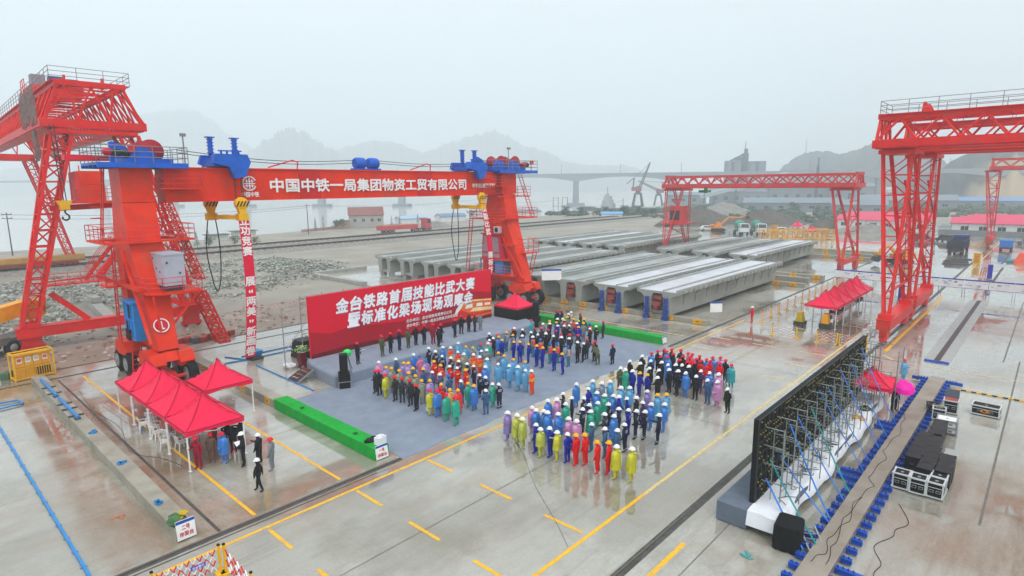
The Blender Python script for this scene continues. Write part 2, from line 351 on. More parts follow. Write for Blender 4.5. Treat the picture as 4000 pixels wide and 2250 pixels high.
# railway beyond the yard: ballast banks, sleepers, rails
BALL = mat('ballast', '8A8780', .9, var=.3, scale=2.2, bump=.6)
q = MB(); x0, x1 = -150, 420
for yc in (131, 142.5):
    q.add([(x0, yc-3.4, -.03), (x1, yc-3.4, -.03), (x1, yc-1.8, .75), (x0, yc-1.8, .75), (x0, yc+1.8, .75), (x1, yc+1.8, .75), (x0, yc+3.4, -.03), (x1, yc+3.4, -.03)], [(0, 1, 2, 3), (3, 2, 5, 4), (4, 5, 7, 6)])
tag(q.build('railway_ballast', BALL), kind='structure')
q = MB()
for yc in (131, 142.5):
    for i in range(260): q.box((-100+i*1.6, yc, .8), (.5, 2.5, .14))
    for s in (-.75, .75): q.bb((x0, yc+s-.07, .86), (x1, yc+s+.07, 1.08), 1)
tag(q.build('railway_track', [mat('sleeper', '6A6660', .8), mat('rail_rust', '4A4240', .5, metal=.4)]), kind='structure')
# rubble field
st = MB(); random.seed(11)
def hgt(x, y): return .9*max(0, math.sin((x+3)*.13)*math.sin((y-72)*.075))+.25*math.sin(x*.6)*math.sin(y*.5)
for i in range(15000):
    x = random.uniform(-12, 58); y = random.uniform(70, 122)
    if y < 72+random.random()*10 and x > 24: continue
    if y < 74+(x-18)*.45+random.uniform(-4, 4) and x > 18: continue
    if x > 48.5 and y < 93: continue
    if 15 < x < 19 and 69 < y < 90: continue
    d = random.uniform(.18, .5)*(1.7 if random.random() < .1 else 1)
    st.ico((x, y, hgt(x, y)+.05), (d, d*random.uniform(.6, 1), d*.6), random.choice((0, 0, 1, 2)), .3, Matrix.Rotation(random.random()*6, 3, 'Z'))
for i in range(900):
    x = random.uniform(50, 58); y = random.uniform(90, 110); d = random.uniform(.2, .6); st.ico((x, y, .1), (d, d, d*.6), random.choice((0, 1, 2)))
STN = [mat('stone_grey', '92968E', .8, var=.25, scale=1), mat('stone_pale', 'B2B5AE', .8, var=.2, scale=1), mat('stone_dark', '6C7068', .85, var=.25, scale=1)]
o = st.build('rubble', STN); tag(o, 'grey broken stones spread over the ground behind the crane', 'rubble', kind='stuff')
db = MB(); random.seed(5)
for i in range(900):
    x = random.uniform(-10, 48); y = random.uniform(58.4, 72); d = random.uniform(.08, .5); db.ico((x, y, 0), (d, d, d*.5), random.choice((0, 1, 2)))
o = db.build('gravel', [mat('gravel_brown', '8A7468', .8, var=.3), mat('gravel_pale', 'B8A8A0', .8), mat('gravel_red', '84685C', .8)]); tag(o, 'loose brown gravel along the muddy strip', 'gravel', kind='stuff')
# hills: ridge line by bearing (deg from +Y) and elevation, at their own distance
def hill(name, pts, D, front, back, hexc, seed, rough=.04, quarry=None):
    rnd = random.Random(seed); mb = MB(); N = 150; M = 14
    az = [p[0] for p in pts]; el = [p[1] for p in pts]
    def ev(a):
        for i in range(len(az)-1):
            if az[i] <= a <= az[i+1]:
                t = (a-az[i])/(az[i+1]-az[i]); t = t*t*(3-2*t)*.5+t*.5; return el[i]*(1-t)+el[i+1]*t
        return 0
    offs = [rnd.uniform(-1, 1) for _ in range(400)]
    for i in range(N+1):
        a = az[0]+(az[-1]-az[0])*i/N; h = max(1, 17+ev(a)*D)
        h *= 1+rough*.15*(offs[i]+offs[i+1]+offs[i//3+160])/2
        for k in range(M+1):
            t = k/M; d = front+(back-front)*t; c = (D-front)/(back-front)
            s = t/c if t < c else (1-t)/(1-c)
            s = s*s*(3-2*s)*.55+s*.45
            hh = h*s*(1+rough*rnd.uniform(-1, 1)*(1 if 0 < s < .98 else 0))
            # gullies run down the slope
            dd = d+front*.02*math.sin(a*5.1+seed)*math.sin(t*6)
            mb.v.append((dd*math.sin(math.radians(a)), dd*math.cos(math.radians(a)), hh-3))
    for i in range(N):
        for k in range(M): mb.f.append((i*(M+1)+k, (i+1)*(M+1)+k, (i+1)*(M+1)+k+1, i*(M+1)+k+1)); mb.m.append(0); mb.sm.append(True)
    m = mat(name+'_forest', hexc, .95, var=.3, scale=.03, spec=.1)
    return tag(mb.build(name, m), kind='structure')
hill('hill', [(-8, .0), (0, .012), (5, .02), (8.61, .03), (9.92, .045), (11.16, .066), (12.62, .092), (14.14, .1015), (15.46, .1044), (16.6, .1048), (17.37, .1097), (19.45, .1151), (20.24, .1143), (21.22, .104), (22.62, .0807), (23.9, .067), (25.82, .037), (27.64, .0137), (30, 0)], 2700, 2200, 3400, '34484A', 1)
hill('hill', [(19, 0), (21.48, .0179), (23.19, .0443), (24.63, .062), (25.78, .0771), (26.92, .0894), (27.75, .0935), (28.4, .0884), (30.83, .0634), (31.96, .0533), (33.71, .0334), (35.04, .0171), (37, 0)], 1950, 1650, 2450, '34484A', 2)
hill('hill', [(26, 0), (28.32, .0215), (30.81, .0571), (32.58, .0652), (34.62, .0747), (36.57, .0721), (38.81, .058), (40.75, .0412), (42.64, .0162), (45, 0)], 2200, 1850, 2650, '34484A', 3)
hill('hill', [(34.5, 0), (36.91, .0169), (38.8, .0535), (42.07, .0767), (44.6, .0871), (46.02, .0939), (46.99, .0844), (48.84, .0665), (50.71, .0567), (52.85, .0402), (54.44, .0349), (57.1, .0318), (58.1, .0332), (59.93, .0225), (61.77, .0128), (64, 0)], 2150, 1800, 2700, '34484A', 4)
hill('hill', [(68, 0), (69.65, .009), (70.45, .0161), (71.24, .0197), (71.83, .0305), (72.41, .0388), (73.23, .047), (74.04, .0494), (74.94, .0482), (75.69, .0441), (76.39, .0451), (77.08, .0504), (77.77, .0545), (78.5, .061), (79.77, .0634), (80.73, .0581), (82.3, .0416), (83.53, .0207), (84.56, .0036), (86, 0)], 1050, 850, 1350, '34484A', 5, .025)
h2 = hill('hill', [(80, 0), (82.72, .016), (83.45, .0287), (84.21, .0363), (85.43, .049), (86.94, .0612), (87.47, .0597), (90.1, .0688), (93.74, .0666), (97.06, .0486), (104, .03), (112, 0)], 690, 480, 980, '3A4A42', 6, .03)
m = h2.data.materials[0]; n, l, b = nodes(m)    # quarry cut on the lower face
src = b.inputs['Base Color'].links[0].from_socket; g_ = n.new('ShaderNodeNewGeometry'); sx = n.new('ShaderNodeSeparateXYZ'); l.new(g_.outputs['Position'], sx.inputs[0])
zn = n.new('ShaderNodeTexNoise'); zn.inputs['Scale'].default_value = .025; zn.inputs['Detail'].default_value = 6; l.new(g_.outputs['Position'], zn.inputs['Vector'])
ma = n.new('ShaderNodeMath'); ma.operation = 'MULTIPLY_ADD'; l.new(zn.outputs[0], ma.inputs[0]); ma.inputs[1].default_value = 46; l.new(sx.outputs[2], ma.inputs[2])
mr = n.new('ShaderNodeMapRange'); mr.inputs[1].default_value = 60; mr.inputs[2].default_value = 50; l.new(ma.outputs[0], mr.inputs[0])
yr = n.new('ShaderNodeMapRange'); yr.inputs[1].default_value = 55; yr.inputs[2].default_value = 40; l.new(sx.outputs[1], yr.inputs[0])
mm = n.new('ShaderNodeMath'); mm.operation = 'MULTIPLY'; l.new(mr.outputs[0], mm.inputs[0]); l.new(yr.outputs[0], mm.inputs[1])
xx = n.new('ShaderNodeMix'); xx.data_type = 'RGBA'; l.new(mm.outputs[0], xx.inputs[0]); l.new(src, xx.inputs[6]); xx.inputs[7].default_value = lin('A89478'); l.new(xx.outputs[2], b.inputs['Base Color'])
# air
hz = MB(); hz.bb((-4300, -700, -4), (5300, 5300, 640))
HAZE = bpy.data.materials.new('haze_air'); HAZE.use_nodes = True; n = HAZE.node_tree.nodes; n.remove(n['Principled BSDF'])
pv = n.new('ShaderNodeVolumePrincipled'); pv.inputs['Density'].default_value = .00102; pv.inputs['Color'].default_value = (.89, .96, 1, 1); pv.inputs['Anisotropy'].default_value = .2
HAZE.node_tree.links.new(pv.outputs[0], n['Material Output'].inputs['Volume'])
tag(hz.build('haze', HAZE), 'pale damp haze filling the air over yard, water and hills', 'haze', kind='stuff')
# ---------------------------------------------------------------- rubber-tyred gantry crane with the lettered girder
RAILG = mat('handrail_grey', '8E8A8C', .5, metal=.3)
def crane_lettered():
    R = thing('gantry_crane', 'orange red box girder gantry crane on big tyres with white lettering', 'gantry crane', (33.5, 50.5, 0))
    z0, z1, b0, b1 = 13.3, 15.75, 49.6, 51.4
    g = MB(); g.bb((15.6, b0, z0), (51.4, b1, z1)); g.bb((15.6, b0-.12, z1), (51.4, b1+.12, z1+.1)); g.bb((15.6, b0-.1, z0-.08), (51.4, b1+.1, z0))
    for a in (27.4, 40.5): g.bb((a-1.0, b0-.05, z0+.05), (a+1.0, b0, z1-.05), 1)      # splice plates
    for a in (26.5, 41.6):                                                             # bent pipes on the top
        g.path([(a, 50, z1), (a+.1, 50, z1+.7), (a-.4, 50, z1+.85), (a-2.6, 50, z1+.2)], .06)
    g.world('girder', [RED, mat('splice_red', 'CC2626', .45)], R)
    def face(x0, zc):
        return lambda x, y: (x0+x, b0-.135, zc+y)
    L = MB()
    put_text(L, '中国中铁一局集团物资工贸有限公司', face(35.0, 14.45), 1.3, w=22.6, h=1.12, bold=.035)
    L.world('lettering', WHITE, R)
    L = MB(); put_text(L, '中铁机械院研制', face(49.1, 14.3), .6, w=3.6, h=.5, bold=.03); L.world('small_lettering', WHITE, R)
    E = MB()
    def ring(cx, cz, r0, r1, t0, t1, n=28):
        P = []
        for i in range(n+1):
            t = math.radians(t0+(t1-t0)*i/n); P.append((cx+r1*math.cos(t), b0-.13, cz+r1*math.sin(t))); P.append((cx+r0*math.cos(t), b0-.13, cz+r0*math.sin(t)))
        E.add(P, [(2*i, 2*i+1, 2*i+3, 2*i+2) for i in range(n)])
    ec = 21.95; ez = 14.62
    ring(ec, ez, .5, .6, 25, 335); 
    for x, w in ((0, .09), (-.22, .06), (.22, .06)): E.bb((ec+x-w/2, b0-.14, ez-.44 if x == 0 else ez-.36), (ec+x+w/2, b0-.125, ez+.44 if x == 0 else ez+.36))
    for zz, w in ((.18, .72), (-.02, .95), (-.2, .8)): E.bb((ec-w/2, b0-.142, ez+zz-.035), (ec+w/2, b0-.126, ez+zz+.035))
    put_text(E, '中国中铁', face(ec, 13.72), .5, w=1.45, h=.42, bold=.03)
    E.world('emblem', WHITE, R)
    # legs: one per end, an A along b
    for k, (ac, aw) in enumerate(((13.7, 2.05), (53.15, 2.5))):
        s = 1 if k == 0 else -1
        lg = MB()
        lg.bb((ac-aw/2, 49.2, 13.3), (ac+aw/2, 51.8, 15.9))
        lg.taper((ac, 50.5, 13.3), (ac, 50.6, 9.8), 2.1, 2.6, 2.1, 4.0, up=(0, 1, 0))
        for bt, bf in ((51.6, 52.7), (49.6, 46.8)):
            lg.taper((ac, bt, 9.9), (ac, bf, 2.6), 2.1, 1.75, 1.3, 1.35, up=(0, 1, 0))
            for x in (-1, 1):
                q = Vector((ac+x*.95, bt, 9.8)); e = Vector((ac+x*.7, bf, 2.7)); lg.bar(q, e, .12, 1.9, up=(0, 1, 0)) if 0 else None
        lg.bar((ac, 46.8, 3.1), (ac, 52.7, 3.1), 1.1, .7)
        lg.bar((ac-1.1, 50.6, 9.9), (ac-1.1, 46.2, 3.4), .18, .18); lg.bar((ac-1.1, 47.2, 7.2), (ac-1.1, 52.8, 7.2), .25, .3)
        lg.world('leg', RED, R)
        # wheel sets
        for bf in (46.8, 52.7):
            bg_ = MB(); bg_.taper((ac, bf, 2.7), (ac, bf, 2.1), 1.4, 1.4, 1.9, 2.3, up=(0, 1, 0))
            hexa = [(-1.25, .0), (-.95, .75), (.95, .75), (1.25, .0), (1.0, -.35), (-1.0, -.35)]
            for da in (-.95, .95): bg_.prism([(bf+x*1.1, 1.95+y) for x, y in hexa], 1.0, lambda x, y, d, A=ac+da-.5: (A+d, x, y))
            bg_.bar((ac, bf-1.3, 1.05), (ac, bf+1.3, 1.05), .3, .3); bg_.tube((ac-1.5, bf-1.05, .9), (ac+1.5, bf-1.05, .9), .14); bg_.tube((ac-1.5, bf+1.05, .9), (ac+1.5, bf+1.05, .9), .14)
            bg_.world('bogie', RED, R)
            for db in (-1.08, 1.08):
                for da in (-1.15, 1.15):
                    A = Matrix.Rotation(math.pi/2, 3, 'Y')
                    w = MB(); w.lathe([(.44, -.32), (.72, -.34), (.9, -.24), (.92, 0), (.9, .24), (.72, .34), (.44, .32)], (0, 0, 0), 20, 0, A)
                    for i in range(20):
                        t = math.pi*2*i/20; w.box((0, .9*math.cos(t), .9*math.sin(t)), (.52, .07, .09), M=Matrix.Rotation(t, 3, 'X'))
                    wo_ = w.build('wheel', BLACK, R, Vector((ac+da, bf+db, .94))-R.location)
                    h = MB(); h.lathe([(.52, -.335), (.5, -.37), (.4, -.37), (.36, -.345), (.2, -.345), (.18, -.4), (0, -.4)], (0, 0, 0), 16, 0, A); h.lathe([(.52, .335), (.5, .37), (.4, .37), (.36, .345), (.2, .345), (.18, .4), (0, .4)], (0, 0, 0), 16, 0, A); h.build('rim', RIM, wo_)
        # top platform with winch
        p = MB(); x0, x1 = (11.2, 17.0) if k == 0 else (50.6, 57.4)
        p.bb((x0, 48.3, 15.9), (x1, 52.6, 16.08)); 
        for i in range(5): p.bb((x0, 48.3+i*1.05, 15.72), (x1, 48.42+i*1.05, 15.9))
        p.world('winch_platform', BLUE, R)
        rl = MB(); rl.rail([(x0, 48.35, 16.08), (x1, 48.35, 16.08), (x1, 52.55, 16.08), (x0, 52.55, 16.08)], 1.15, .03, 1.2, 3, True)
        if k == 0: rl.tube((16.8, 48.4, 16), (16.8, 48.4, 18.1), .05); rl.box((16.8, 48.35, 18.15), (.35, .3, .22))
        else: rl.tube((52.2, 48.4, 16), (52.2, 48.4, 18.5), .05); rl.box((52.2, 48.35, 18.55), (.35, .3, .22))
        rl.world('railing', RAILG, R)
        A = Matrix.Rotation(math.pi/2, 3, 'X')
        for dx, bb_ in (((14.9, 50.2),) if k == 0 else ((52.4, 50.6), (54.4, 50.2))):
            d = MB(); d.lathe([(0, -.9), (.84, -.9), (.84, -.8), (.55, -.78), (.55, .78), (.84, .8), (.84, .9), (0, .9)], (dx, bb_, 16.95), 26, 0, A); d.world('winch_drum', DRED, R)
            d = MB(); d.prism([(-1.3, 0), (-1.1, .75), (-.3, .95), (.7, .75), (1.25, .1), (1.2, -.5), (-1.3, -.5)], .5, lambda x, y, q, a=dx, b=bb_: (a+x*.62-.7, b-1.45+q, 16.6+y*.62)); d.bb((dx-1.9, bb_-1.5, 16.08), (dx+1.2, bb_+1.4, 16.4))
            d.prism([(0, 0), (0, 1.9), (.3, 2.0), (1.6, 1.5), (1.9, .6), (1.9, 0)], .25, lambda x, y, q, a=dx, b=bb_: (a-2.1+x*.7, b+1.2+q, 16.1+y*.8)); d.world('gear_case', BLUE, R)
        m_ = MB(); mx = 12.6 if k == 0 else 56.0
        for i, dx in enumerate((0, .7, 1.2)): m_.lathe([(.0, -.5), (.28, -.5), (.32, -.3), (.32, .3), (.26, .5), (0, .5)], (mx+dx*(1 if k == 0 else .3), 49.2+.3*i, 16.75), 12, 0, A)
        m_.world('motor', mat('motor_dark', '26383C', .5), R)
        m_ = MB(); m_.lathe([(.0, -.25), (.26, -.25), (.26, .25), (0, .25)], (mx-.6, 48.9, 16.8), 12, 0, A); m_.box((mx+.9, 48.85, 17.05), (.4, .3, .5)); m_.bb((x0-1.6, 49.1, 16.2), (x0+.4, 49.9, 16.55)) if k == 0 else None; m_.world('brake', mat('brake_red', 'D82038', .45), R)
        # walkways with railings round the leg
        wk = MB(); rr = MB()
        lv = ((10.55, 11.0, 16.9, 48.2, 52.9), (7.1, 11.6, 15.2, 51.6, 53.8)) if k == 0 else ((10.45, 50.3, 57.2, 48.2, 53.2), (13.05, 51.0, 56.8, 49.0, 52.3))
        for z, p0, p1, q0, q1 in lv:
            wk = MB()
            for u in ((p0, q0, p1, q0+.75), (p0, q1-.75, p1, q1), (p0, q0+.75, p0+.75, q1-.75), (p1-.75, q0+.75, p1, q1-.75)): wk.bb((u[0], u[1], z-.14), (u[2], u[3], z))
            wk.world('walkway', RED, R)
            rr.rail([(p0, q0, z), (p1, q0, z), (p1, q1, z), (p0, q1, z)], 1.1, .028, 1.2, 3, True)
        wk = MB()
        if k == 0:                                   # generator deck
            wk.prism([(12.7, 48.9), (12.8, 46.6), (13.6, 45.7), (16.2, 45.7), (16.2, 48.9), (14.5, 49.2)], .16, lambda x, y, d: (x, y, 6.85+d))
            rr.rail([(12.7, 48.9, 7), (12.8, 46.6, 7), (13.6, 45.7, 7), (16.2, 45.7, 7), (16.2, 48.9, 7)], 1.05, .028, 1.1, 3)
            wk.bar((13.4, 46.4, 4.2), (13.0, 45.9, 6.8), .14); wk.bar((14.3, 47.2, 4.2), (16.0, 46, 6.8), .16)
        else:
            wk.bb((51.2, 47.2, 3.55), (54.8, 53.6, 3.7)); wk.bb((51.4, 47.9, 5.35), (54.0, 52.6, 5.5)); rr.rail([(51.2, 47.2, 3.7), (51.2, 53.6, 3.7)], 1.1, .028, 1.0, 3)
            wk.bb((53.2, 46.3, 6.2), (55.2, 47.9, 6.32)); rr.rail([(53.2, 47.9, 6.3), (53.2, 46.3, 6.3), (55.2, 46.3, 6.3), (55.2, 47.9, 6.3)], 1.6, .028, .8, 3)
        wk.world('deck', RED, R); wk = MB()
        # small service balcony hung on the girder
        bx = 16.6 if k == 0 else 50.9
        wk.bb((bx-1.6, 48.7, 14.2), (bx+1.4, 49.5, 14.3)); rr.rail([(bx-1.6, 49.5, 14.3), (bx-1.6, 48.7, 14.3), (bx+1.4, 48.7, 14.3), (bx+1.4, 49.5, 14.3)], 1.0, .025, 1.0, 3)
        wk.world('balcony', RED, R); rr.world('walkway_railing', mat('railing_red', 'D8484A', .5), R)
        # ladder with cage rising beside the leg
        ld = MB(); xs = 17.0 if k == 0 else 57.0
        def ladder(p, q, w=.55, n=None, ax=(0, 1, 0)):
            p, q = Vector(p), Vector(q); ax = Vector(ax)*w/2; ld.bar(p-ax, q-ax, .08); ld.bar(p+ax, q+ax, .08); n = n or int((q-p).length/.35)
            for i in range(n+1): c_ = p.lerp(q, i/n); ld.bar(c_-ax, c_+ax, .045)
        if k == 0:
            ld.lattice([(15.4, 49.2, 13.2), (15.9, 49.2, 13.2), (15.4, 50.0, 13.2), (15.9, 50, 13.2)], [(16.9, 48.6, 7.3), (17.5, 48.6, 7.3), (16.9, 49.4, 7.3), (17.5, 49.4, 7.3)], 12, .09, .06)
            ld.lattice([(16.0, 46.6, 6.7), (16.7, 46.6, 6.7), (16, 47.4, 6.7), (16.7, 47.4, 6.7)], [(17.6, 47.2, 2.3), (18.4, 47.2, 2.3), (17.6, 48.0, 2.3), (18.4, 48, 2.3)], 8, .11, .07)
            ladder((11.5, 50.8, 10.6), (12.1, 50.8, 15.8)); ladder((12.2, 52.2, 2.8), (12.35, 51.8, 10.4), .6)
            for z in (11.4, 12.2, 13, 13.8, 14.6): ld.path([(11.7, 50.4, z), (11.2, 50.5, z), (11.0, 50.8, z), (11.2, 51.1, z), (11.7, 51.2, z)], .03)
            ladder((12.6, 50.2, .4), (12.9, 50.6, 3.4), .6, ax=(1, 0, 0)); ld.rail([(12.4, 49.8, 2.6), (12.2, 51.6, 2.6)], 1.0)
        else:
            ladder((55.5, 49.6, 15.6), (56.8, 48.6, 10.5)); ladder((50.6, 53.2, 10.4), (51.6, 55.2, 3.6)); ladder((53.0, 51.8, 1.3), (52.9, 51.4, 3.5), .6, ax=(0, 1, 0)); ladder((54.4, 47.0, 3.6), (54.6, 46.4, 6.3))
            
        ld.world('ladder', mat('ladder_red', 'D2342C', .5), R)
    # cabins and boxes
    g = MB(); g.bb((13.9, 46.2, 7.4), (15.3, 48.9, 9.65)); g.bb((13.86, 46.15, 9.58), (15.34, 48.95, 9.7)); g.bb((14.0, 46.3, 7.02), (15.2, 48.8, 7.4), 1)
    for x, z in ((14.1, 9.0), (14.9, 8.2)): g.bb((x, 46.17, z), (x+.12, 46.2, z+.14), 1)
    [g.bb((13.88, y, z), (13.9, y+.14, z+.16), 1) for y, z in ((48.2, 9.2), (47.6, 8.5), (46.9, 8.3), (48.4, 7.8))]; g.world('generator_set', [GEN, DGREY], R)
    c = MB(); c.bb((12.5, 48.8, 3.2), (13.9, 51.2, 6.0)); 
    for b in (48.8, 49.6, 50.4, 51.15): c.bb((12.42, b, 3.2), (12.5, b+.08, 6.05))
    for z in (3.2, 4.6, 5.95): c.bb((12.42, 48.8, z), (12.5, 51.23, z+.09))
    c.bb((12.3, 48.7, 6.0), (14, 51.3, 6.12)); c.bb((12.44, 50.4, 3.3), (12.48, 51.0, 4.5), 1); c.bb((12.44, 49.82, 4.8), (12.48, 50.25, 5.8), 1)
    c.bb((12.3, 50.0, 3.1), (12.45, 50.9, 3.9), 1); c.world('pump_house', [mat('cabin_blue', '1E86D0', .4), BLK], R)
    c = MB(); c.prism([(49.2, 5.5), (49.5, 8.3), (52.3, 8.5), (52.5, 5.5)], 1.5, lambda x, y, d: (51.6+d, x, y)); c.bb((51.45, 49.3, 8.4), (53.1, 52.5, 8.55)); cb = c.world('operator_cabin', mat('cabin_red', 'C82842', .4), R)
    w = MB(); w.prism([(49.5, 6.3), (49.7, 8.05), (50.8, 8.15), (50.8, 6.3)], .04, lambda x, y, d: (51.55+d, x, y)); w.prism([(51.0, 6.3), (51.0, 8.15), (52.1, 8.25), (52.25, 6.3)], .04, lambda x, y, d: (51.55+d, x, y)); w.bb((51.55, 49.5, 5.65), (51.6, 52.3, 6.1))
    w.build('window', mat('cabin_glass', 'A8909C', .15), cb)
    c = MB(); c.bb((51.7, 49.6, 8.6), (52.5, 50.5, 9.4)); c.lathe([(.0, 0), (.3, 0), (.3, .03), (0, .03)], (51.68, 50.05, 9.0), 14, 1, Matrix.Rotation(-math.pi/2, 3, 'Y')); c.world('air_conditioner', [WHITE, DGREY], R)
    c = MB(); c.bb((51.7, 49.0, 3.75), (53.1, 50.4, 5.2)); c.lathe([(.5, 0), (.5, 1.1)], (52.2, 51.4, 3.75), 14, 1); c.world('fuel_tank', [mat('tank_blue', '2F9ADC', .4), BLK], R)
    c = MB()
    for q in ((51.5, 48.8), (51.5, 52.6), (51.5, 50.7)): c.bb((q[0]-.05, q[1]-.05, 3.7), (q[0]+.05, q[1]+.05, 5.4))
    c.bb((51.4, 48.8, 5.28), (51.5, 52.6, 5.36)); c.bb((51.4, 48.8, 3.7), (51.5, 52.6, 3.8)); c.world('guard_frame', mat('frame_blue', '4A78A8', .4), R)
    # number disc: white ring and 1 on red, lies on the near foot of the first leg
    n1 = MB(); tl = math.atan2(2.8, 7.3)
    U = Vector((1, 0, 0)); Vv = Vector((0, math.sin(tl), math.cos(tl))); Nn = U.cross(Vv).normalized()
    o_ = Vector((13.5, 47.35, 4.3))+Nn*.82
    for r0, r1, mm_, e in ((0, .44, 0, 0), (.44, .52, 1, .004)):
        P = []
        for i in range(33):
            t = 2*math.pi*i/32
            for rr_ in (r0, r1): P.append(o_+U*rr_*math.cos(t)+Vv*rr_*math.sin(t)+Nn*e)
        n1.add(P, [(2*i, 2*i+1, 2*i+3, 2*i+2) for i in range(32)], mm_)
    n1.add([o_+U*x+Vv*y+Nn*.01 for x, y in ((-.06, -.2), (-.15, -.2), (-.15, -.3), (.19, -.3), (.19, -.2), (.08, -.2), (.08, .31), (-.02, .31), (-.17, .2), (-.17, .08), (-.06, .14))], [tuple(range(11))], 1)
    n1.world('number_disc', [mat('disc_red', 'C8102E', .4), WHITE], R)
    # hoist saddles over the girder
    for a in (20.4, 47.6):
        h = MB(); h.bb((a-1.2, 49.2, 15.95), (a+1.2, 51.8, 16.5)); h.prism([(-1.5, 0), (-1.2, .75), (1.2, .75), (1.5, 0), (.9, -.75), (-.6, -.75)], 3.1, lambda x, y, d: (a+x, 48.95+d, 16.25+y))if 0 else None
        h.prism([(-1.45, -.1), (-1.2, .6), (1.25, .6), (1.5, 0), (1.0, -1.15), (.1, -1.3), (-.2, -.4)], .55, lambda x, y, d: (a+x, 48.75+d, 16.3+y)); h.prism([(-1.45, -.1), (-1.2, .6), (1.25, .6), (1.5, 0), (.9, -1.0)], .4, lambda x, y, d: (a+x, 51.6+d, 16.3+y))
        for dx in (-.95, .95):
            h.bb((a+dx-.14, 50.2, 16.5), (a+dx+.14, 50.5, 18.2)); h.bb((a+dx-.32, 50.1, 18.2), (a+dx+.32, 50.6, 18.28))
            for i in range(6): h.bb((a+dx-.2, 50.15, 16.75+i*.26), (a+dx+.2, 50.55, 16.83+i*.26))
            h.lathe([(.32, -.3), (.36, 0), (.32, .3)], (a+dx, 49.4, 16.6), 12, 0, Matrix.Rotation(math.pi/2, 3, 'X'))
        for i in range(4): h.bb((a-.7+i*.45, 49.0, 16.9), (a-.6+i*.45, 49.2, 17.2))
        h.bb((a-.9, 48.95, 17.1), (a+.9, 49.1, 17.2)); h.world('hoist_trolley', BLUE, R)
        w = MB()
        for dx, b in ((-.75, 51.9), (.45, 48.9)): 
            for q in (-.28, .28): w.tube((a+dx+q, b, 13.0), (a+dx+q, b, 16.3), .035, 4); w.tube((a+dx+q, b+.25, 13.0), (a+dx+q, b+.25, 16.3), .035, 4)
        w.world('hoist_rope', mat('rope_rusty', '7A3A2A', .6), R)
    d = MB()
    for a in (33.1, 34.6): d.lathe([(.45, -.55), (.55, -.4), (.55, .4), (.45, .55)], (a, 50.3, 16.5), 14, 0, Matrix.Rotation(math.pi/2, 3, 'Y'))
    d.bb((32.4, 49.9, 15.86), (35.3, 50.8, 16.02)); d.world('cable_reel', BLUE, R)
    s = MB()
    for zz in (16.9, 17.15):
        for (a0, a1, dr) in ((16.9, 33.1, .55), (34.7, 50.7, .5)):
            pts = [(a0+(a1-a0)*i/10, 49.9+zz-16.9, zz-dr*math.sin(math.pi*i/10)*.8-(.35*i/10 if a0 < 20 else .35*(1-i/10))) for i in range(11)]; s.path(pts, .028, 4)
    s.world('haul_cable', ROPE, R)
    return R
crane_lettered()
# hook blocks hanging from the trolleys, paired by a beam
def hook_block(a, b, z, label, sling=None):
    R = thing('hook_block', label, 'hook block', (a, b, z), 0, 'yellow hook blocks under the lettered girder')
    A = Matrix.Rotation(math.pi/2, 3, 'X'); m = MB()
    m.lathe([(0, -.22), (.42, -.22), (.52, -.16), (.52, .16), (.42, .22), (0, .22)], (0, 0, .1), 18, 0, A)
    m.prism([(-.36, -.2), (-.5, .1), (.5, .1), (.36, -.2), (.22, -.75), (-.22, -.75)], .4, lambda x, y, d: (x, -.2+d, y)); m.bb((-.4, -.3, -1.25), (.4, .3, -.7))
    m.build('sheave_case', YEL, R)
    s = MB()
    for i in range(4):
        x = -.42+i*.26; P = [(x, -.3+.0), (x+.12, 0), (x+.36, .24), (x+.24, .24)]
        s.add([(x-.08, -.232, .05-.18), (x+.04, -.232, -.13), (x+.26, -.232, .3), (x+.14, -.232, .3)], [(0, 1, 2, 3)])
    s.build('hazard_stripe', YBLK, R)
    if sling:
        w = MB()
        for dx in (-.3, .3):
            n = 9; pts = [(dx+(sling*.5)*(i/n) if 0 else dx*(1+1.6*math.sin(math.pi*i/n)*.5), .2*math.sin(3*i/n), -1.2-5.2*i/n) for i in range(n+1)]; w.path(pts, .05, 5)
        w.path([(-.3+.6*i/8, .1, -6.4-.9*math.sin(math.pi*i/8)) for i in range(9)], .05, 5)
        w.build('sling', ROPE, R)
    return R
hook_block(19.65, 51.95, 12.9, 'yellow hook block with dangling slings, behind the long red banner', .6)
t_ = hook_block(20.9, 48.95, 12.9, 'yellow and black striped hook block holding the long red banner')
m = MB(); m.bar((-1.1, 2.9, -1.0), (0, .1, -1.0), .3, .35); m.build('spreader_beam', YEL, t_)
hook_block(46.9, 51.95, 12.9, 'yellow hook block with dangling slings beside the far red leg', .6)
t_ = hook_block(48.2, 48.95, 12.9, 'yellow and black striped hook block above the banner at the red leg')
m = MB(); m.bar((-1.2, 2.9, -1.0), (0, .1, -1.0), .3, .35); m.build('spreader_beam', YEL, t_)
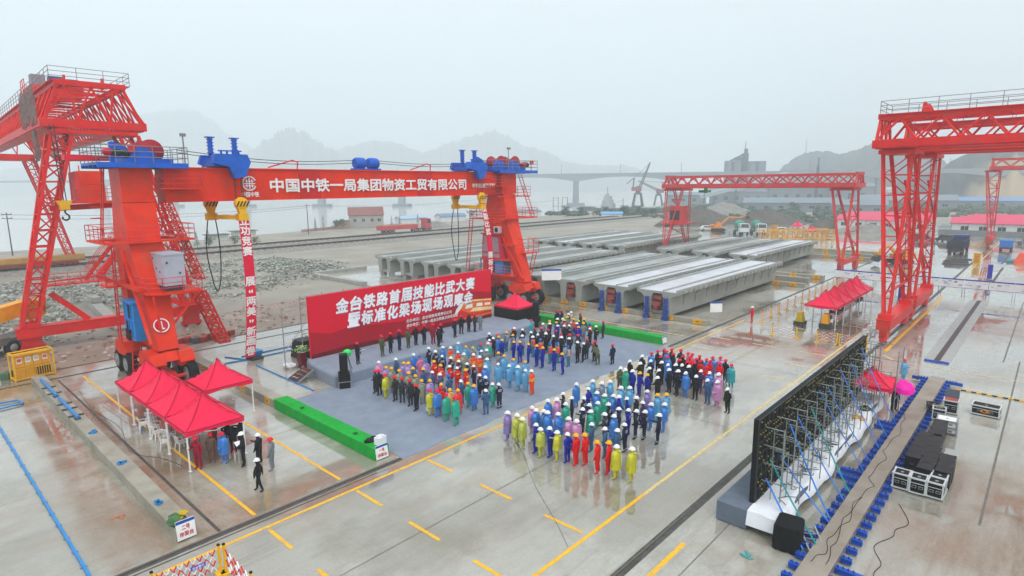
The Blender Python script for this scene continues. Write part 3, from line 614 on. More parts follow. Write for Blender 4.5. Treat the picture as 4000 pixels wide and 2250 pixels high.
# long vertical banners
def banner(a, b, z1, z0, lean, body, label):
    R = thing('hanging_banner', label, 'banner', (a+lean, b, z0), 0, 'long red banners hanging from the crane')
    N = 24
    def P(x, t, e=0): return (a+lean*t+.25*math.sin(t*3)+x, b-.35*math.sin(t*2.2)-e, z1+(z0-z1)*t)
    m = MB(); vs = []
    for i in range(N+1):
        for x, e in ((-.42, .01), (.42, .01), (.42, -.01), (-.42, -.01)): vs.append(P(x, i/N, e))
    m.add(vs, [(i*4+k, i*4+(k+1) % 4, i*4+4+(k+1) % 4, i*4+4+k) for i in range(N) for k in range(4)]+[(0, 1, 2, 3), (N*4, N*4+1, N*4+2, N*4+3)]); m.world('cloth', mat('banner_magenta_red', 'E0103C', .6, var=.05), R)
    t = MB(); n = len(body); H = z1-z0
    for i, ch in enumerate(body):
        if ch == ' ': continue
        zc = (i+.65)/(n+.3)
        put_text(t, ch, lambda x, y, zc=zc: P(x, zc-y/H, .02), .8, h=(.72 if ch not in '“”' else .22), bold=.035)
    t.world('lettering', WHITE, R)
banner(20.9, 48.75, 12.2, .35, -.55, '立功竞赛  展“两美”新画卷', 'long narrow pink red banner with white characters reaching the ground')
banner(48.2, 48.75, 12.3, 4.0, .75, '技能比武  建标杆', 'twisted narrow red banner hanging in front of the far red leg')
# ---------------------------------------------------------------- rail gantries with lattice legs
def rail_gantry(name, label, ac, b_leg, b_far, zb, zt, rot=0, over=2.2, half=4.6, top=1.75, faded=False, style='ladder', detail=1, fl=((2.0, -.3), (2.0, -.3))):
    """legs at b_leg and b_far; girder between, box chords below, lattice sides; base of the legs spread along a"""
    mt = TREDD if faded else TRED
    R = thing('gantry_crane', label, 'gantry crane', (ac, b_leg, 0), rot, 'red lattice gantry cranes')
    sg = 1 if b_far > b_leg else -1; Lh = abs(b_far-b_leg)
    Y = lambda d: sg*d
    # girder
    g = MB(); y0, y1 = Y(-over), Y(Lh+1.5); n = int((Lh+over)/(2.1 if style == 'sparse' else 2.9)); hw = top+1.2; tw = top*.75+.55
    for s in (-1, 1):
        g.bar((s*hw, y0, zb+.35), (s*hw, y1, zb+.35), .55, .7); g.bar((s*(hw-.5), y0, zb-.06), (s*(hw-.5), y1, zb-.06), 1.2, .12)
        g.bar((s*tw, y0, zt-.2), (s*tw, y1, zt-.2), .42, .4)
        for i in range(n):
            q0, q1 = y0+(y1-y0)*i/n, y0+(y1-y0)*(i+1)/n; md = (q0+q1)/2
            for e in (-.18, .18):
                g.bar((s*(hw+e), q0, zb+.65), (s*(tw+e*.8), md, zt-.35), .12); g.bar((s*(tw+e*.8), md, zt-.35), (s*(hw+e), q1, zb+.65), .12)
    for i in range(n+1):
        q = y0+(y1-y0)*i/n
        g.bar((-tw, q, zt-.2), (tw, q, zt-.2), .16)
        if i < n: g.bar((-tw if i % 2 else tw, q, zt-.2), (tw if i % 2 else -tw, y0+(y1-y0)*(i+1)/n, zt-.2), .12)
    for yy in (y0, y1):
        g.bar((-hw-.3, yy, zb+.3), (hw+.3, yy, zb+.3), .5, .7); g.bar((-tw-.2, yy, zt-.1), (tw+.2, yy, zt-.1), .4, .45)
        for s in (-1, 1): g.bar((s*hw, yy, zb+.5), (s*tw, yy, zt-.3), .22)
        for k in range(3): x0 = -hw+2*hw*k/3; x1 = x0+2*hw/3; xm = (x0+x1)/2; g.bar((x0, yy, zb+.6), (xm*tw/hw, yy, zt-.3), .16); g.bar((xm*tw/hw, yy, zt-.3), (x1, yy, zb+.6), .16)
    g.build('girder', mt, R)
    if detail:
        d = MB(); d.bb((-tw-.5, min(y0, y1), zt), (-tw+.55, max(y0, y1), zt+.07)); d.bb((tw-.3, min(y0, y1), zt), (tw+.6, max(y0, y1), zt+.07)); d.build('walkway', mt, R)
        r = MB(); r.rail([(-tw-.5, y1, zt+.05), (-tw-.5, y0, zt+.05), (tw+.6, y0, zt+.05), (tw+.6, y1, zt+.05)], 1.15, .028, 2.2, 3); r.build('railing', RAILG if not faded else mat('railing_rosy', 'B07078', .5), R)
        e = MB()
        for s in (-1, 1): e.prism([(-.55, 0), (.3, 0), (.2, 1.0), (0, 1.0)], .2, lambda x, y, dd, s=s: (s*tw*.6+dd, y0+Y(3.2)-Y(x), zt+y))
        e.build('end_stop', mt, R)
    # legs
    for y in (0, Y(Lh)):
        out = -1 if y == 0 else 1
        sb = MB(); q_ = .25 if style == 'sparse' else .55; sb.bb((-half-1.0, y-q_, 1.5 if style == 'sparse' else 1.25), (half+1.0, y+q_, 2.2 if style == 'sparse' else 2.15)); sb.bb((-half-1.05, y-q_-.06, 2.15), (half+1.05, y+q_+.06, 2.2)) if style != 'sparse' else None; sb.build('sill_beam', mt, R)
        bg_ = MB()
        for s in (-1, 1):
            bg_.bb((s*half-.75, y-.3, .45), (s*half+.75, y+.3, 1.5 if style == 'sparse' else 1.25)); bg_.bb((s*half-.95, y-.22, .2), (s*half+.95, y+.22, .55))
            for q in (-.6, .6): bg_.lathe([(0, -.14), (.3, -.14), (.34, -.1), (.34, .1), (.3, .14), (0, .14)], (s*half+q, y, .34), 14, 1, Matrix.Rotation(math.pi/2, 3, 'X'))
        bg_.build('bogie', [mt, DGREY], R)
        o1, i1 = fl[0] if y == 0 else fl[1]
        yo, yi = y+sg*out*o1, y+sg*out*i1
        for s in (-1, 1):
            l = MB(); bx = s*half; tx = s*top; ys = sorted((yo, yi)); H_ = zb-.5
            if style == 'box':
                base = [(bx-.55, y-.5, 2.2), (bx+.55, y-.5, 2.2), (bx+.55, y+.5, 2.2), (bx-.55, y+.5, 2.2)]
                tp = [(tx-.75, ys[0], H_), (tx+.75, ys[0], H_), (tx+.75, ys[1], H_), (tx-.75, ys[1], H_)]
                l.lattice(base, tp, int((zb-2)/1.45), .26, .12)
            else:
                for j, yy in enumerate(ys):
                    yb = y+(-.18, .18)[j]
                    P = [Vector((bx+e, yb, 2.2)) for e in (-.36, .36)]; Q = [Vector((tx+e, yy, H_)) for e in (-.36, .36)]
                    for p_, q_ in zip(P, Q): l.bar(p_, q_, .17)
                    n_ = int((H_-2.2)/(.95 if style == 'ladder' else 1.9))
                    for i in range(1, n_+1): t = i/n_; l.bar(P[0].lerp(Q[0], t), P[1].lerp(Q[1], t), .09)
                for i in range(0 if style == 'sparse' else 7):
                    t0, t1 = .12+i*.125, .12+(i+1)*.125
                    A0, B0 = (y-.18)+(ys[0]-y+.18)*t0, (y+.18)+(ys[1]-y-.18)*t0; A1, B1 = (y-.18)+(ys[0]-y+.18)*t1, (y+.18)+(ys[1]-y-.18)*t1
                    X0, X1 = bx+(tx-bx)*t0, bx+(tx-bx)*t1; Z0, Z1 = 2.2+(H_-2.2)*t0, 2.2+(H_-2.2)*t1
                    l.bar((X0, A0 if i % 2 else B0, Z0), (X1, B1 if i % 2 else A1, Z1), .1); l.bar((X0, A0, Z0), (X0, B0, Z0), .1)
            l.bb((bx-.6, y-.55, 2.2), (bx+.6, y+.55, 2.6)); l.build('leg', mt, R)
        c_ = MB(); c_.bb((-top-.7, min(yo, yi)-.25, zb-.55), (top+.7, max(yo, yi)+.25, zb-.2)); c_.bb((-top-.4, min(yo, yi), zb-.2), (top+.4, max(yo, yi), zb-.1)); c_.build('head_beam', mt, R)
        k = MB(); h = zb-2.5
        for j, t in enumerate((.14, .36, .58, .8)):
            x = half+(top-half)*t; z = 2.5+h*t; ym = y
            k.bar((-x, ym, z), (x, ym, z), .16)
            if j < 3:
                t2 = (.36, .58, .8)[j]; x2 = half+(top-half)*t2
                k.bar((-x, ym, z), (x2, ym, 2.5+h*t2), .14) if j % 2 else k.bar((x, ym, z), (-x2, ym, 2.5+h*t2), .14)
        if style != 'box': k.build('brace', mt, R)
        if detail:
            l = MB(); 
            for q in (-.25, .25): l.bar((half-.2, y+q, 2.3), (top+.2, y+q+.3, zb), .06)
            for i in range(36): t = i/35; x = half-.2+(top-half+.4)*t; l.bar((x, y-.25+.3*t, 2.3+(zb-2.3)*t), (x, y+.25+.3*t, 2.3+(zb-2.3)*t), .04)
            l.build('ladder', mt, R)
    return R
rail_gantry('g', 'tall bright red lattice gantry nearest the black screen wall', 65.6, 10.5, -22, 17.3, 20.2, over=2.4)
rail_gantry('g', 'red lattice gantry standing right behind the tall one by the poster row', 78.0, 10.5, -22, 17.3, 20.2, over=2.4)
mg = rail_gantry('g', 'faded red lattice gantry spanning the stacked concrete beams', 107.0, 24.4, 54.8, 13.6, 15.8, over=.6, top=1.6, faded=True, style='sparse', detail=0, fl=((.2, -2.8), (1.5, -1.8)))
c_ = MB(); c_.bb((-3.0, 28.0, 7.0), (-.4, 30.4, 10.2)); c_.bb((-3.6, 27.6, 6.8), (2.6, 31, 7.0)); cab = c_.build('operator_cabin', TREDD, mg)
w = MB(); w.bb((-3.04, 28.3, 7.6), (-3.0, 30.2, 9.4)); w.build('window', GLASS, cab)
h = MB(); h.bb((-.9, 24.1, 12.7), (.9, 25.7, 13.15)); h.lathe([(.35, 0), (.35, 1.3)], (-.65, 24.4, 12.6), 10); h.tube((0, 25, 10.6), (0, 25, 12.7), .05)
h.build('hoist', mat('hoist_green', '1E8A4A', .5), mg)
rail_gantry('g', 'small distant red lattice gantry in front of the red roofed sheds', 169.0, 10.8, -26, 16.8, 19.2, over=1.2, faded=True, detail=0)
# the big truss gantry on the left, partly behind the lettered crane
lg = rail_gantry('g', 'big red truss gantry at the left, with hanging netting and blue winch on top', 15.45, 66.5, 131, 19.7, 23.6, rot=-.04, over=1.2, half=6.6, top=2.55, style='box', fl=((1.2, -1.2), (1.2, -1.2)))
x = MB()
x.bar((-5.9, -.1, 6.0), (-1.0, 0, 6.2), .14); x.bar((4.2, 0, 12.8), (-1.1, 0, 6.0), .55, .5); x.bar((-1.0, 0, 6.0), (6.2, 0, 2.3), .45, .45); x.bar((-4.8, 0, 5.0), (-2.2, 0, 2.2), .5, .5); x.bar((-3.4, 0, 8.6), (-5.2, 0, 6.4), .1) if 0 else None
x.bar((-4.0, 0, 12.6), (4.4, 0, 12.9), .5, .5); x.bar((-3.2, 0, 17.0), (3.4, 0, 17.2), .5, .5)
x.build('cross_brace', TRED, lg)
x = MB(); x.bb((-3.1, -.8, 5.7), (-.5, .8, 5.8)); x.rail([(-5.4, -.8, 5.8), (-.6, -.8, 5.8), (-.6, .8, 5.8)], 1.0, .03, 1, 3); x.bb((-5.4, -.8, 5.7), (-3, .8, 5.8)); 
def stair(mb, p, q, w=.8, n=14):
    p, q = Vector(p), Vector(q); d = Vector((0, w/2, 0))
    for s in (-1, 1): mb.bar(p+d*s, q+d*s, .08, .2); mb.tube(p+d*s+V(0, 0, 1), q+d*s+V(0, 0, 1), .03, 4); mb.tube(p+d*s+V(0, 0, .55), q+d*s+V(0, 0, .55), .025, 4)
    for i in range(n+1): c_ = p.lerp(q, i/n); mb.box(c_, (.3, w, .04))
    for i in range(0, n+1, 4):
        c_ = p.lerp(q, i/n)
        for s in (-1, 1): mb.tube(c_+d*s, c_+d*s+V(0, 0, 1), .025, 4)
stair(x, (3.6, 1.2, 12.7), (-1.8, 1.2, 5.9)); stair(x, (-.6, 1.2, 5.9), (6.4, 1.2, 2.4)); x.bb((5.6, -1.2, 2.3), (8.2, 1.2, 2.4)); x.rail([(5.6, -1.2, 2.4), (8.2, -1.2, 2.4), (8.2, 1.2, 2.4)], 1.0, .03, .9, 3)
x.build('stair', TRED, lg)
x = MB(); x.bb((-1.75, -1.2, 13.2), (.15, 1.4, 15.9)); x.bb((-2.1, -1.2, 13.2), (-1.75, 1.4, 15.8), 1); x.bb((-2.6, -1.3, 13.0), (2.2, 1.5, 13.2)); x.rail([(-2.4, -1.2, 13.2), (2.0, -1.2, 13.2)], 1.1, .03, 1, 3); 
for q in (-1.6, 0): x.tube((q, -.8, 15.9), (q, -.8, 16.4), .05); 
x.tube((-2.4, -.6, 13.1), (-2.2, -.6, 17), .05); x.build('electrical_room', [RED, TREDD], lg)
x = MB(); x.rail([(-3.0, -.7, 17.35), (3.6, -.7, 17.35)], 1.4, .03, 1.6, 4); x.bb((-3.2, -1, 17.25), (3.6, 1, 17.35)); x.build('upper_walkway', [RAILG], lg)
x = MB(); x.bb((-2.6, 12, 23.9), (1.9, 17, 24.9)); x.rail([(-3.2, 11, 23.9), (-3.2, 13.5, 23.9)], 1.3, .04, 1, 2); tr = x.build('trolley', TRED, lg)
x = MB(); x.bb((-2.4, 12.6, 24.9), (-1.2, 14, 26.0), 1); x.lathe([(.5, -.7), (.6, -.6), (.6, .6), (.5, .7)], (-.2, 13.4, 25.5), 14, 0, Matrix.Rotation(math.pi/2, 3, 'Y')); x.bb((.6, 12.6, 24.9), (1.6, 13.6, 25.8))
for i in range(5): x.lathe([(.28, -.3), (.3, 0), (.28, .3)], (-.5+.55*i, 12.4, 25.2+.2*(i % 2)), 10)
x.build('winch', [mat('winch_navy', '24406E', .5), mat('winch_box_grey', '8A9098', .5)], tr)
NET = mat('rope_netting', '8A7A78', .9, var=.3, scale=4); x = MB(); random.seed(3)
for i in range(120):
    y = random.uniform(-.4, 9); z0 = random.uniform(19.8, 22.3); z1 = random.uniform(z0, 23.4); x.bar((-4.05+.05*random.random(), y, z1), (-4.1, y+random.uniform(-.3, .3), z0), random.uniform(.04, .1))
for i in range(26): y = random.uniform(3.2, 4.4); x.bar((-3.9, y, 20), (-3.7+random.uniform(-.2, .2), y+.2, random.uniform(16.8, 18)), .14)
x.build('netting', NET, lg)
hk = thing('hook_block', 'small yellow hook block beside the left truss leg', 'hook block', (12.25, 65.0, 12.8), 0)
x = MB(); x.bb((-.35, -.3, -.3), (.35, .3, .5)); x.prism([(-.6, .2), (.6, .2), (.3, -.4), (-.3, -.4)], .5, lambda a, b, d: (a, -.25+d, b+.3)); x.build('sheave_case', YEL, hk)
x = MB(); x.path([(0, 0, -.3), (0, 0, -.6), (.25, 0, -.8), (.25, 0, -1.1), (0, 0, -1.25), (-.25, 0, -1.1), (-.22, 0, -.9)], .08, 6); x.build('hook', DGREY, hk); x = MB(); x.tube((0, 0, .5), (-.3, 0, 7), .04, 4); x.tube((.2, 0, .5), (0, 0, 7), .04, 4); x.build('hoist_rope', ROPE, hk)
# ---------------------------------------------------------------- stage, backdrop, carpet, kerbs, tents
def cloth_slab(name, poly, z, m, label, cat, drop=.012, seed=1):
    mb = MB(); n = len(poly); mb.add([(x, y, .004) for x, y in poly]+[(x, y, z) for x, y in poly], [tuple(range(n, 2*n))]+[(i, (i+1) % n, n+(i+1) % n, n+i) for i in range(n)])
    return mb.solo(name, m, label, cat)
random.seed(21)
edge = [(17.75, 24.3)]+[(17.75+i*1.2, 24.28+random.uniform(-.14, .14)) for i in range(1, 24)]+[(46.6, 24.35)]+[(46.9, 28), (47.0, 33.4), (46.6, 37.2)]+[(42, 37.1), (25.3, 37.4), (21.8, 37.3), (18.2, 37.1), (18.1, 33), (17.9, 28)]
cloth_slab('carpet', edge, .014, CARPET, 'grey blue carpet spread on the concrete in front of the stage', 'carpet')
ST = thing('stage', 'low grey carpeted stage platform in front of the big red backdrop', 'stage', (33, 39.8, 0))
m = MB(); P = [(21.4, 37.0), (26, 37.15), (34, 37.05), (42.3, 36.7), (43.9, 37.4), (44.6, 39.5), (44.0, 42.4), (22.3, 42.6), (21.9, 41.6), (21.6, 39.5)]
n = len(P); cxm, cym = 33, 39.8
inset = [(x+(cxm-x)*.006, y+(cym-y)*.03) for x, y in P]
m.add([(x, y, 0) for x, y in P]+[(x, y, .78) for x, y in P]+[(x, y, .9) for x, y in inset], [tuple(range(2*n, 3*n))]+[(i, (i+1) % n, n+(i+1) % n, n+i) for i in range(n)]+[(n+i, n+(i+1) % n, 2*n+(i+1) % n, 2*n+i) for i in range(n)])
m.world('platform', mat('stage_carpet', '8A94A4', .95, var=.09, scale=.9, dirt='768194', dirt_amt=.5, spec=.1), ST)
m = MB(); stp = [(.18*i, .72-.18*i) for i in range(4)]
for i in range(4): m.bb((21.4-.32*(i+1), 40.0, .0 if 0 else .70-.19*i-.05), (21.4-.32*i, 41.4, .70-.19*i), 0)
for b in (40.0, 41.4): m.bar((21.4, b, .74), (20.0, b, .02), .06, .14, 1); m.bar((21.4, b, .1), (20.1, b, .06), .05, .05, 1)
sr = thing('steps', 'small metal steps with dark red treads at the end of the stage', 'steps', (20.8, 40.7, 0)); m.world('treads', [mat('tread_dark_red', '5A2A2E', .7), STEEL], sr)
# backdrop wall
BD = thing('backdrop', 'huge bright red backdrop board with white brush lettering and a train picture', 'backdrop', (32.6, 42.2, 0))
def bd(x, y, e=0): return (22.5+x, 42.2-e, .92+y)     # x along the board 0..20.2, y up 0..4.95
W_, H_ = 20.2, 4.95
m = MB(); m.add([bd(0, 0), bd(W_, 0), bd(W_, H_), bd(0, H_), bd(0, 0, -.25), bd(W_, 0, -.25), bd(W_, H_, -.25), bd(0, H_, -.25)], [(0, 1, 2, 3), (7, 6, 5, 4), (0, 4, 5, 1), (1, 5, 6, 2), (2, 6, 7, 3), (3, 7, 4, 0)])
m.world('board', mat('backdrop_red', 'E2022E', .6, var=.05, scale=.15), BD)
m = MB(); m.add([bd(0, 0, .012), bd(W_, 0, .012), bd(W_, 2.6, .012), bd(17.4, 3.05, .012), bd(14.8, 2.2, .012), bd(11.5, 1.7, .012), bd(8.6, 1.5, .012), bd(5.6, 1.75, .012), bd(4.6, 2.3, .012), bd(3.6, 2.0, .012), bd(1.8, 1.7, .012), bd(0, 2.15, .012)], [tuple(range(12))])
m.world('printed_hills', mat('print_deep_red', 'B00824', .45, var=.1, scale=.2), BD)
m = MB(); m.add([bd(0, 0, .018), bd(W_, 0, .018), bd(W_, .28, .018), bd(14, .42, .018), bd(9, .2, .018), bd(4, .45, .018), bd(0, .3, .018)], [tuple(range(7))]); m.world('printed_ground', mat('print_dark_red', '6E0818', .45), BD)
m = MB(); sk = .12
def bl(x0, y0): return lambda x, y: bd(x0+x+sk*y, y0+y, .03)
def row(txt, x0, x1, y, h):
    for i, ch in enumerate(txt): put_text(m, ch, bl(x0+(x1-x0)*(i+.5)/len(txt), y), 1, w=(x1-x0)/len(txt)*.84, h=h, bold=.045)
row('金台铁路首届技能比武大赛', 2.3, 17.9, 3.85, 1.12); row('暨标准化梁场现场观摩会', 3.3, 17.6, 2.5, 1.12)
m.world('title_lettering', mat('letter_white', 'F4F4F8', .4), BD)
sh = MB(); sh.v = [(x+.05, y+.006, z-.05) for x, y, z in m.v]; sh.f = m.f; sh.m = m.m; sh.sm = m.sm; sh.world('title_shade', mat('letter_shadow_lilac', '9A88A8', .4), BD)
m = MB(); put_text(m, '主办单位：金台铁路有限责任公司', bl(12.0, 1.42), .3, w=5.4, h=.3, bold=.02); put_text(m, '承办单位：中铁一局金台铁路五标项目部', bl(12.4, .98), .3, w=6.2, h=.3, bold=.02); m.world('organiser_lettering', WHITE, BD)
def blob(mb, pts, e): mb.add([bd(x, y, e) for x, y in pts], [tuple(range(len(pts)))])
m = MB(); blob(m, [(14.6, .55), (15.0, 1.0), (15.8, 1.75), (16.6, 2.12), (17.6, 2.2), (20.2, 1.95), (20.2, .35), (17, .3)], .022); m.world('printed_train_body', mat('print_orange', 'E8702A', .4), BD)
m = MB(); blob(m, [(14.6, .55), (15.0, 1.0), (15.7, 1.5), (16.6, 1.05), (18, .8), (20.2, .75), (20.2, .55), (16, .5)], .026); m.world('printed_train_nose', mat('print_train_red', 'D82020', .4), BD)
m = MB(); blob(m, [(17.2, 1.0), (17.6, 1.35), (20.2, 1.1), (20.2, .8)], .026); blob(m, [(16.3, 1.72), (16.8, 2.08), (17.6, 2.16), (20.2, 1.9), (20.2, 1.8), (17.6, 2.02), (16.9, 1.92)], .026); m.world('printed_train_band', mat('print_cream', 'F4DCA0', .4), BD)
m = MB()
for q in ([(15.05, .95), (15.3, 1.5), (16.0, 2.15), (16.5, 2.2), (16.0, 1.55), (15.5, 1.15)], [(16.5, 1.4), (16.7, 1.75), (17.5, 1.8), (17.5, 1.4)], [(18.0, 1.42), (18.1, 1.76), (18.9, 1.68), (18.9, 1.36)], [(19.2, 1.38), (19.2, 1.62), (20.0, 1.55), (20.0, 1.3)]): blob(m, q, .03)
m.world('printed_train_window', mat('print_pale', 'F0EEE8', .4), BD)
m = MB()
for i in range(11):
    x = .2+19.8*i/10
    for e in (-.3, -1.7): m.tube(bd(x, -.9, e), bd(x, H_-.1, e), .04, 5)
    for y in (.2, 1.7, 3.2, 4.7): m.tube(bd(x, y-.4 if y < 1 else y, -.3), bd(x, y-.4 if y < 1 else y, -1.7), .03, 5)
    if i < 10:
        for y in (.2, 1.7, 3.2, 4.7): m.tube(bd(x, y, -.3), bd(x+1.98, y, -.3), .03, 5); m.tube(bd(x, y, -1.7), bd(x+1.98, y, -1.7), .03, 5)
for y in (-.9,): m.tube(bd(-1.6, y, -1.2), bd(-1.6, 4.2, -1.2), .04, 5)
m.tube(bd(-1.6, 2, -1.2), bd(.2, 2, -1.2), .03); m.tube(bd(-1.6, 3.9, -1.2), bd(.2, 3.9, -1.2), .03); m.tube(bd(-1.6, .6, -1.2), bd(.2, 2.6, -1.2), .03)
m.world('scaffold', STEEL, BD)
# loudspeaker stacks
def speaker_stack(a, b, z, rz, label, h=2.1):
    R = thing('loudspeaker', label, 'loudspeaker', (a, b, z), rz, 'black loudspeaker towers beside the stage')
    c = MB(); c.bb((-.42, -.42, 0), (.42, .42, .5)); 
    for x in (-.42, .42):
        for y in (-.42, .42): c.bb((x-.03, y-.03, 0), (x+.03, y+.03, .5), 1); c.bb((x-.04, y-.04, .46), (x+.04, y+.04, .53), 1)
    for y in (-.42, .42): c.bb((-.42, y-.03, .47), (.42, y+.03, .52), 1)
    c.build('flight_case_base', [BLK, STEEL], R)
    c = MB(); c.bb((-.4, -.42, .53), (.4, .4, 1.1)); c.build('subwoofer', BLK, R)
    c = MB(); c.bb((-.28, -.3, 1.1), (.28, .3, h+.45)); c.bb((-.24, -.32, 1.2), (.24, -.3, h+.35), 1); c.build('column_speaker', [BLK, mat('speaker_grille', '0C0C0E', .7)], R)
speaker_stack(22.0, 36.75, 0, -.5, 'black loudspeaker tower at the near corner of the stage by the steps', 2.0)
speaker_stack(45.2, 38.3, 0, .5, 'black loudspeaker tower in front of the black sided tent')
t = thing('fog_machine', 'bright green round device on a black tripod beside the black loudspeaker', 'tripod device', (22.7, 37.3, .9))
c = MB(); c.lathe([(0, .0), (.22, .03), (.3, .2), (.27, .42), (.12, .5), (0, .5)], (0, 0, 1.15), 12); c.bb((-.36, -.1, 1.25), (-.1, .1, 1.5)); c.build('drum', mat('bright_green_plastic', '2ED868', .4), t)
for k in range(3): c = MB(); q = 2.1*k+.4; c.tube((0, 0, 1.2), (.5*math.cos(q), .5*math.sin(q), 0), .022, 6); c.build('leg', BLK, t)
t = thing('lectern', 'dark red lectern with green flowers on top beside the backdrop', 'lectern', (22.35, 43.5, 0))
c = MB(); c.taper((0, 0, 0), (0, 0, .12), .62, .52, .62, .52); c.taper((0, 0, .12), (0, 0, 1.25), .5, .42, .62, .5); c.build('body', mat('lectern_wood', '6A1420', .35), t)
c = MB(); random.seed(9)
for i in range(130):
    d = Vector((random.gauss(0, .24), random.gauss(0, .2), random.uniform(0, .5))); c.box(Vector((0, 0, 1.3))+d, (.13, .05, .02), random.random()*6, random.choice((0, 0, 0, 1)))
c.build('flowers', [mat('leaf_lime', '8CC83A', .6), mat('petal_white', 'E4E8E0', .6)], t)
t = thing('draped_case', 'black draped equipment case behind the left end of the backdrop', 'case', (24.3, 46.4, 0))
c = MB(); c.taper((0, 0, 0), (0, 0, 1.5), 1.8, 2.0, 1.5, 1.6); c.taper((-.9, -1.3, 0), (-.8, -1.2, 1.0), .9, .9, .6, .7); c.build('cover', mat('black_sheet', '1C1E22', .5), t)
t = thing('white_bag', 'crumpled white bag lying beside the dark red lectern', 'bag', (21.7, 44.2, 0)); c = MB(); random.seed(4)
for i in range(5): c.ico((random.uniform(-.35, .35), random.uniform(-.3, .3), .2), (.7, .5, .45), 0, .3)
c.build('sheet', WCLOTH, t)
# ---- concrete bearing kerbs, some wrapped in green cloth
KERBC = mat('kerb_concrete_wet', '9C978A', .5, var=.2, scale=.8, dirt='7A7058', dirt_amt=.6, bump=.2)
def kerb(a0, a1, b0, b1, z, label, plates=(), cover=None, face='a-', wide=None):
    R = thing('concrete_kerb', label, 'concrete kerb', ((a0+a1)/2, (b0+b1)/2, 0), 0, 'raised concrete bearing kerbs')
    m = MB(); m.bb((a0, b0, 0), (a1, b1, z)); m.world('block', KERBC, R)
    for p in plates:
        q = MB(); q.bb((a0-.015, p-.33, .1), (a0+.01, p+.33, z-.04)); q.bb((a0-.018, p-.12, z*.4), (a0-.014, p+.12, z*.62), 1); q.world('yellow_plate', [YPATCH, mat('plate_scrawl', 'A8721C', .6)], R)
    if cover:
        q = MB(); q.bb((a0-.06, cover[0]-.04, .02), (a1+.06, cover[1], z+.06)); 
        q.world('green_cloth', GREEN, R)
    return R
k1 = kerb(6.95, 7.72, 25.1, 55.2, .52, 'long grey concrete kerb running beside the pink tents, blue rails on top')
m = MB()
for (b0, b1) in ((53.3, 48.2), (47.6, 42.4)): m.bb((7.18, b1, .6), (7.32, b0, .74)); m.bb((7.1, b1, .52), (7.4, b1+.35, .6), 1)
for b in (51, 49.2, 46.2, 44.9, 43.2): m.bb((6.9, b-.06, .55), (7.7, b+.06, .6), 1)
m.world('blue_rail', [PIPEBL, DGREY], k1)
m = MB()
for b in (39.4, 33.7, 28): 
    for i in range(5): m.box((7.28+random.uniform(-.15, .15), b+random.uniform(-.15, .15), .58), (.2, .1, .1), random.random()*3)
m.world('blue_fitting', PIPEBL, k1)
k2 = kerb(16.62, 17.42, 36.4, 54.3, .55, 'grey concrete kerb with yellow plates behind the side tent', (52.6, 48.6, 45.6, 41.2, 37.5))
kg = kerb(16.62, 17.42, 25.2, 36.38, .62, 'long kerb wrapped in bright green cloth along the near edge of the carpet', cover=(25.2, 36.38))
m = MB(); m.lathe([(.12, 0), (.14, .05), (.1, .05)], (17.0, 33.5, .69), 10); m.lathe([(.12, 0), (.14, .05), (.1, .05)], (17.0, 27.6, .69), 10); m.world('rivet', mat('dark_green', '0E6024', .8), kg)
kg2 = kerb(47.2, 48.0, 25.2, 40.5, .62, 'kerb wrapped in bright green cloth along the far edge of the carpet', cover=(25.2, 40.5))
def board_sign(a, b, z, w, h, lines, label, rz=0, lean=.15):
    R = thing('notice_sign', label, 'sign', (a, b, z), rz)
    f = lambda x, y, e: (x, -e+lean*y, y)
    m = MB(); m.add([f(-w/2, 0, 0), f(w/2, 0, 0), f(w/2, h, 0), f(-w/2, h, 0), f(-w/2, 0, -.04), f(w/2, 0, -.04), f(w/2, h, -.04), f(-w/2, h, -.04)], [(0, 1, 2, 3), (7, 6, 5, 4), (0, 4, 5, 1), (1, 5, 6, 2), (2, 6, 7, 3), (3, 7, 4, 0)]); m.build('board', WHITE, R)
    m = MB(); m.add([f(-w/2, h*.84, .004), f(w/2, h*.84, .004), f(w/2, h, .004), f(-w/2, h, .004)], [(0, 1, 2, 3)]); m.build('header', mat('sign_blue', '2050B0', .4), R)
    if lines:
        m = MB(); 
        for i, t in enumerate(lines): put_text(m, t, lambda x, y, i=i: f(x, h*(.62-.34*i)+y, .006), .3, w=w*(.42 if len(t) < 3 else .74), h=h*.24, bold=.025)
        m.build('lettering', mat('sign_red', 'D02838', .4), R)
    return R
board_sign(7.33, 25.0, .06, .72, .78, ('二号', '存梁台'), 'white notice with red characters leaning on the kerb end below the clothes')
board_sign(17.0, 25.05, .05, .75, .72, ('一号', '存梁台'), 'white notice with red characters at the end of the near green kerb')
board_sign(47.6, 25.05, .1, .7, .6, (), 'small white notice at the end of the far green kerb')
t = thing('clothes_pile', 'heap of green and grey work clothes on the kerb end', 'clothes', (7.3, 25.6, .52)); random.seed(13)
for nm, mm, N, sp in (('green_jacket', mat('jacket_green', '4E7A4A', .85), 6, .3), ('grey_jacket', mat('jacket_grey_green', '5A6250', .85), 6, .3), ('yellow_vest', mat('vest_yellow', 'B8A02A', .7), 4, .2)):
    c = MB()
    for i in range(N): c.ico((random.uniform(-sp, sp), random.uniform(-sp, sp), .14+random.uniform(0, .25)), (.5, .36, .24), 0, .35, Matrix.Rotation(random.random()*3, 3, 'Z'))
    c.build(nm, mm, t)
t = thing('white_bag', 'white bag and black jacket dumped at the end of the green kerb', 'bag', (17.1, 25.6, .68))
c = MB(); c.box((.1, -.1, .2), (.55, .4, .4), .3); c.ico((.1, -.1, .42), (.5, .4, .2), 0); c.build('sack', WCLOTH, t); c = MB()
for i in range(5): c.ico((-.2+.15*i, .4+random.uniform(-.2, .2), .1), (.6, .4, .2), 0, .35)
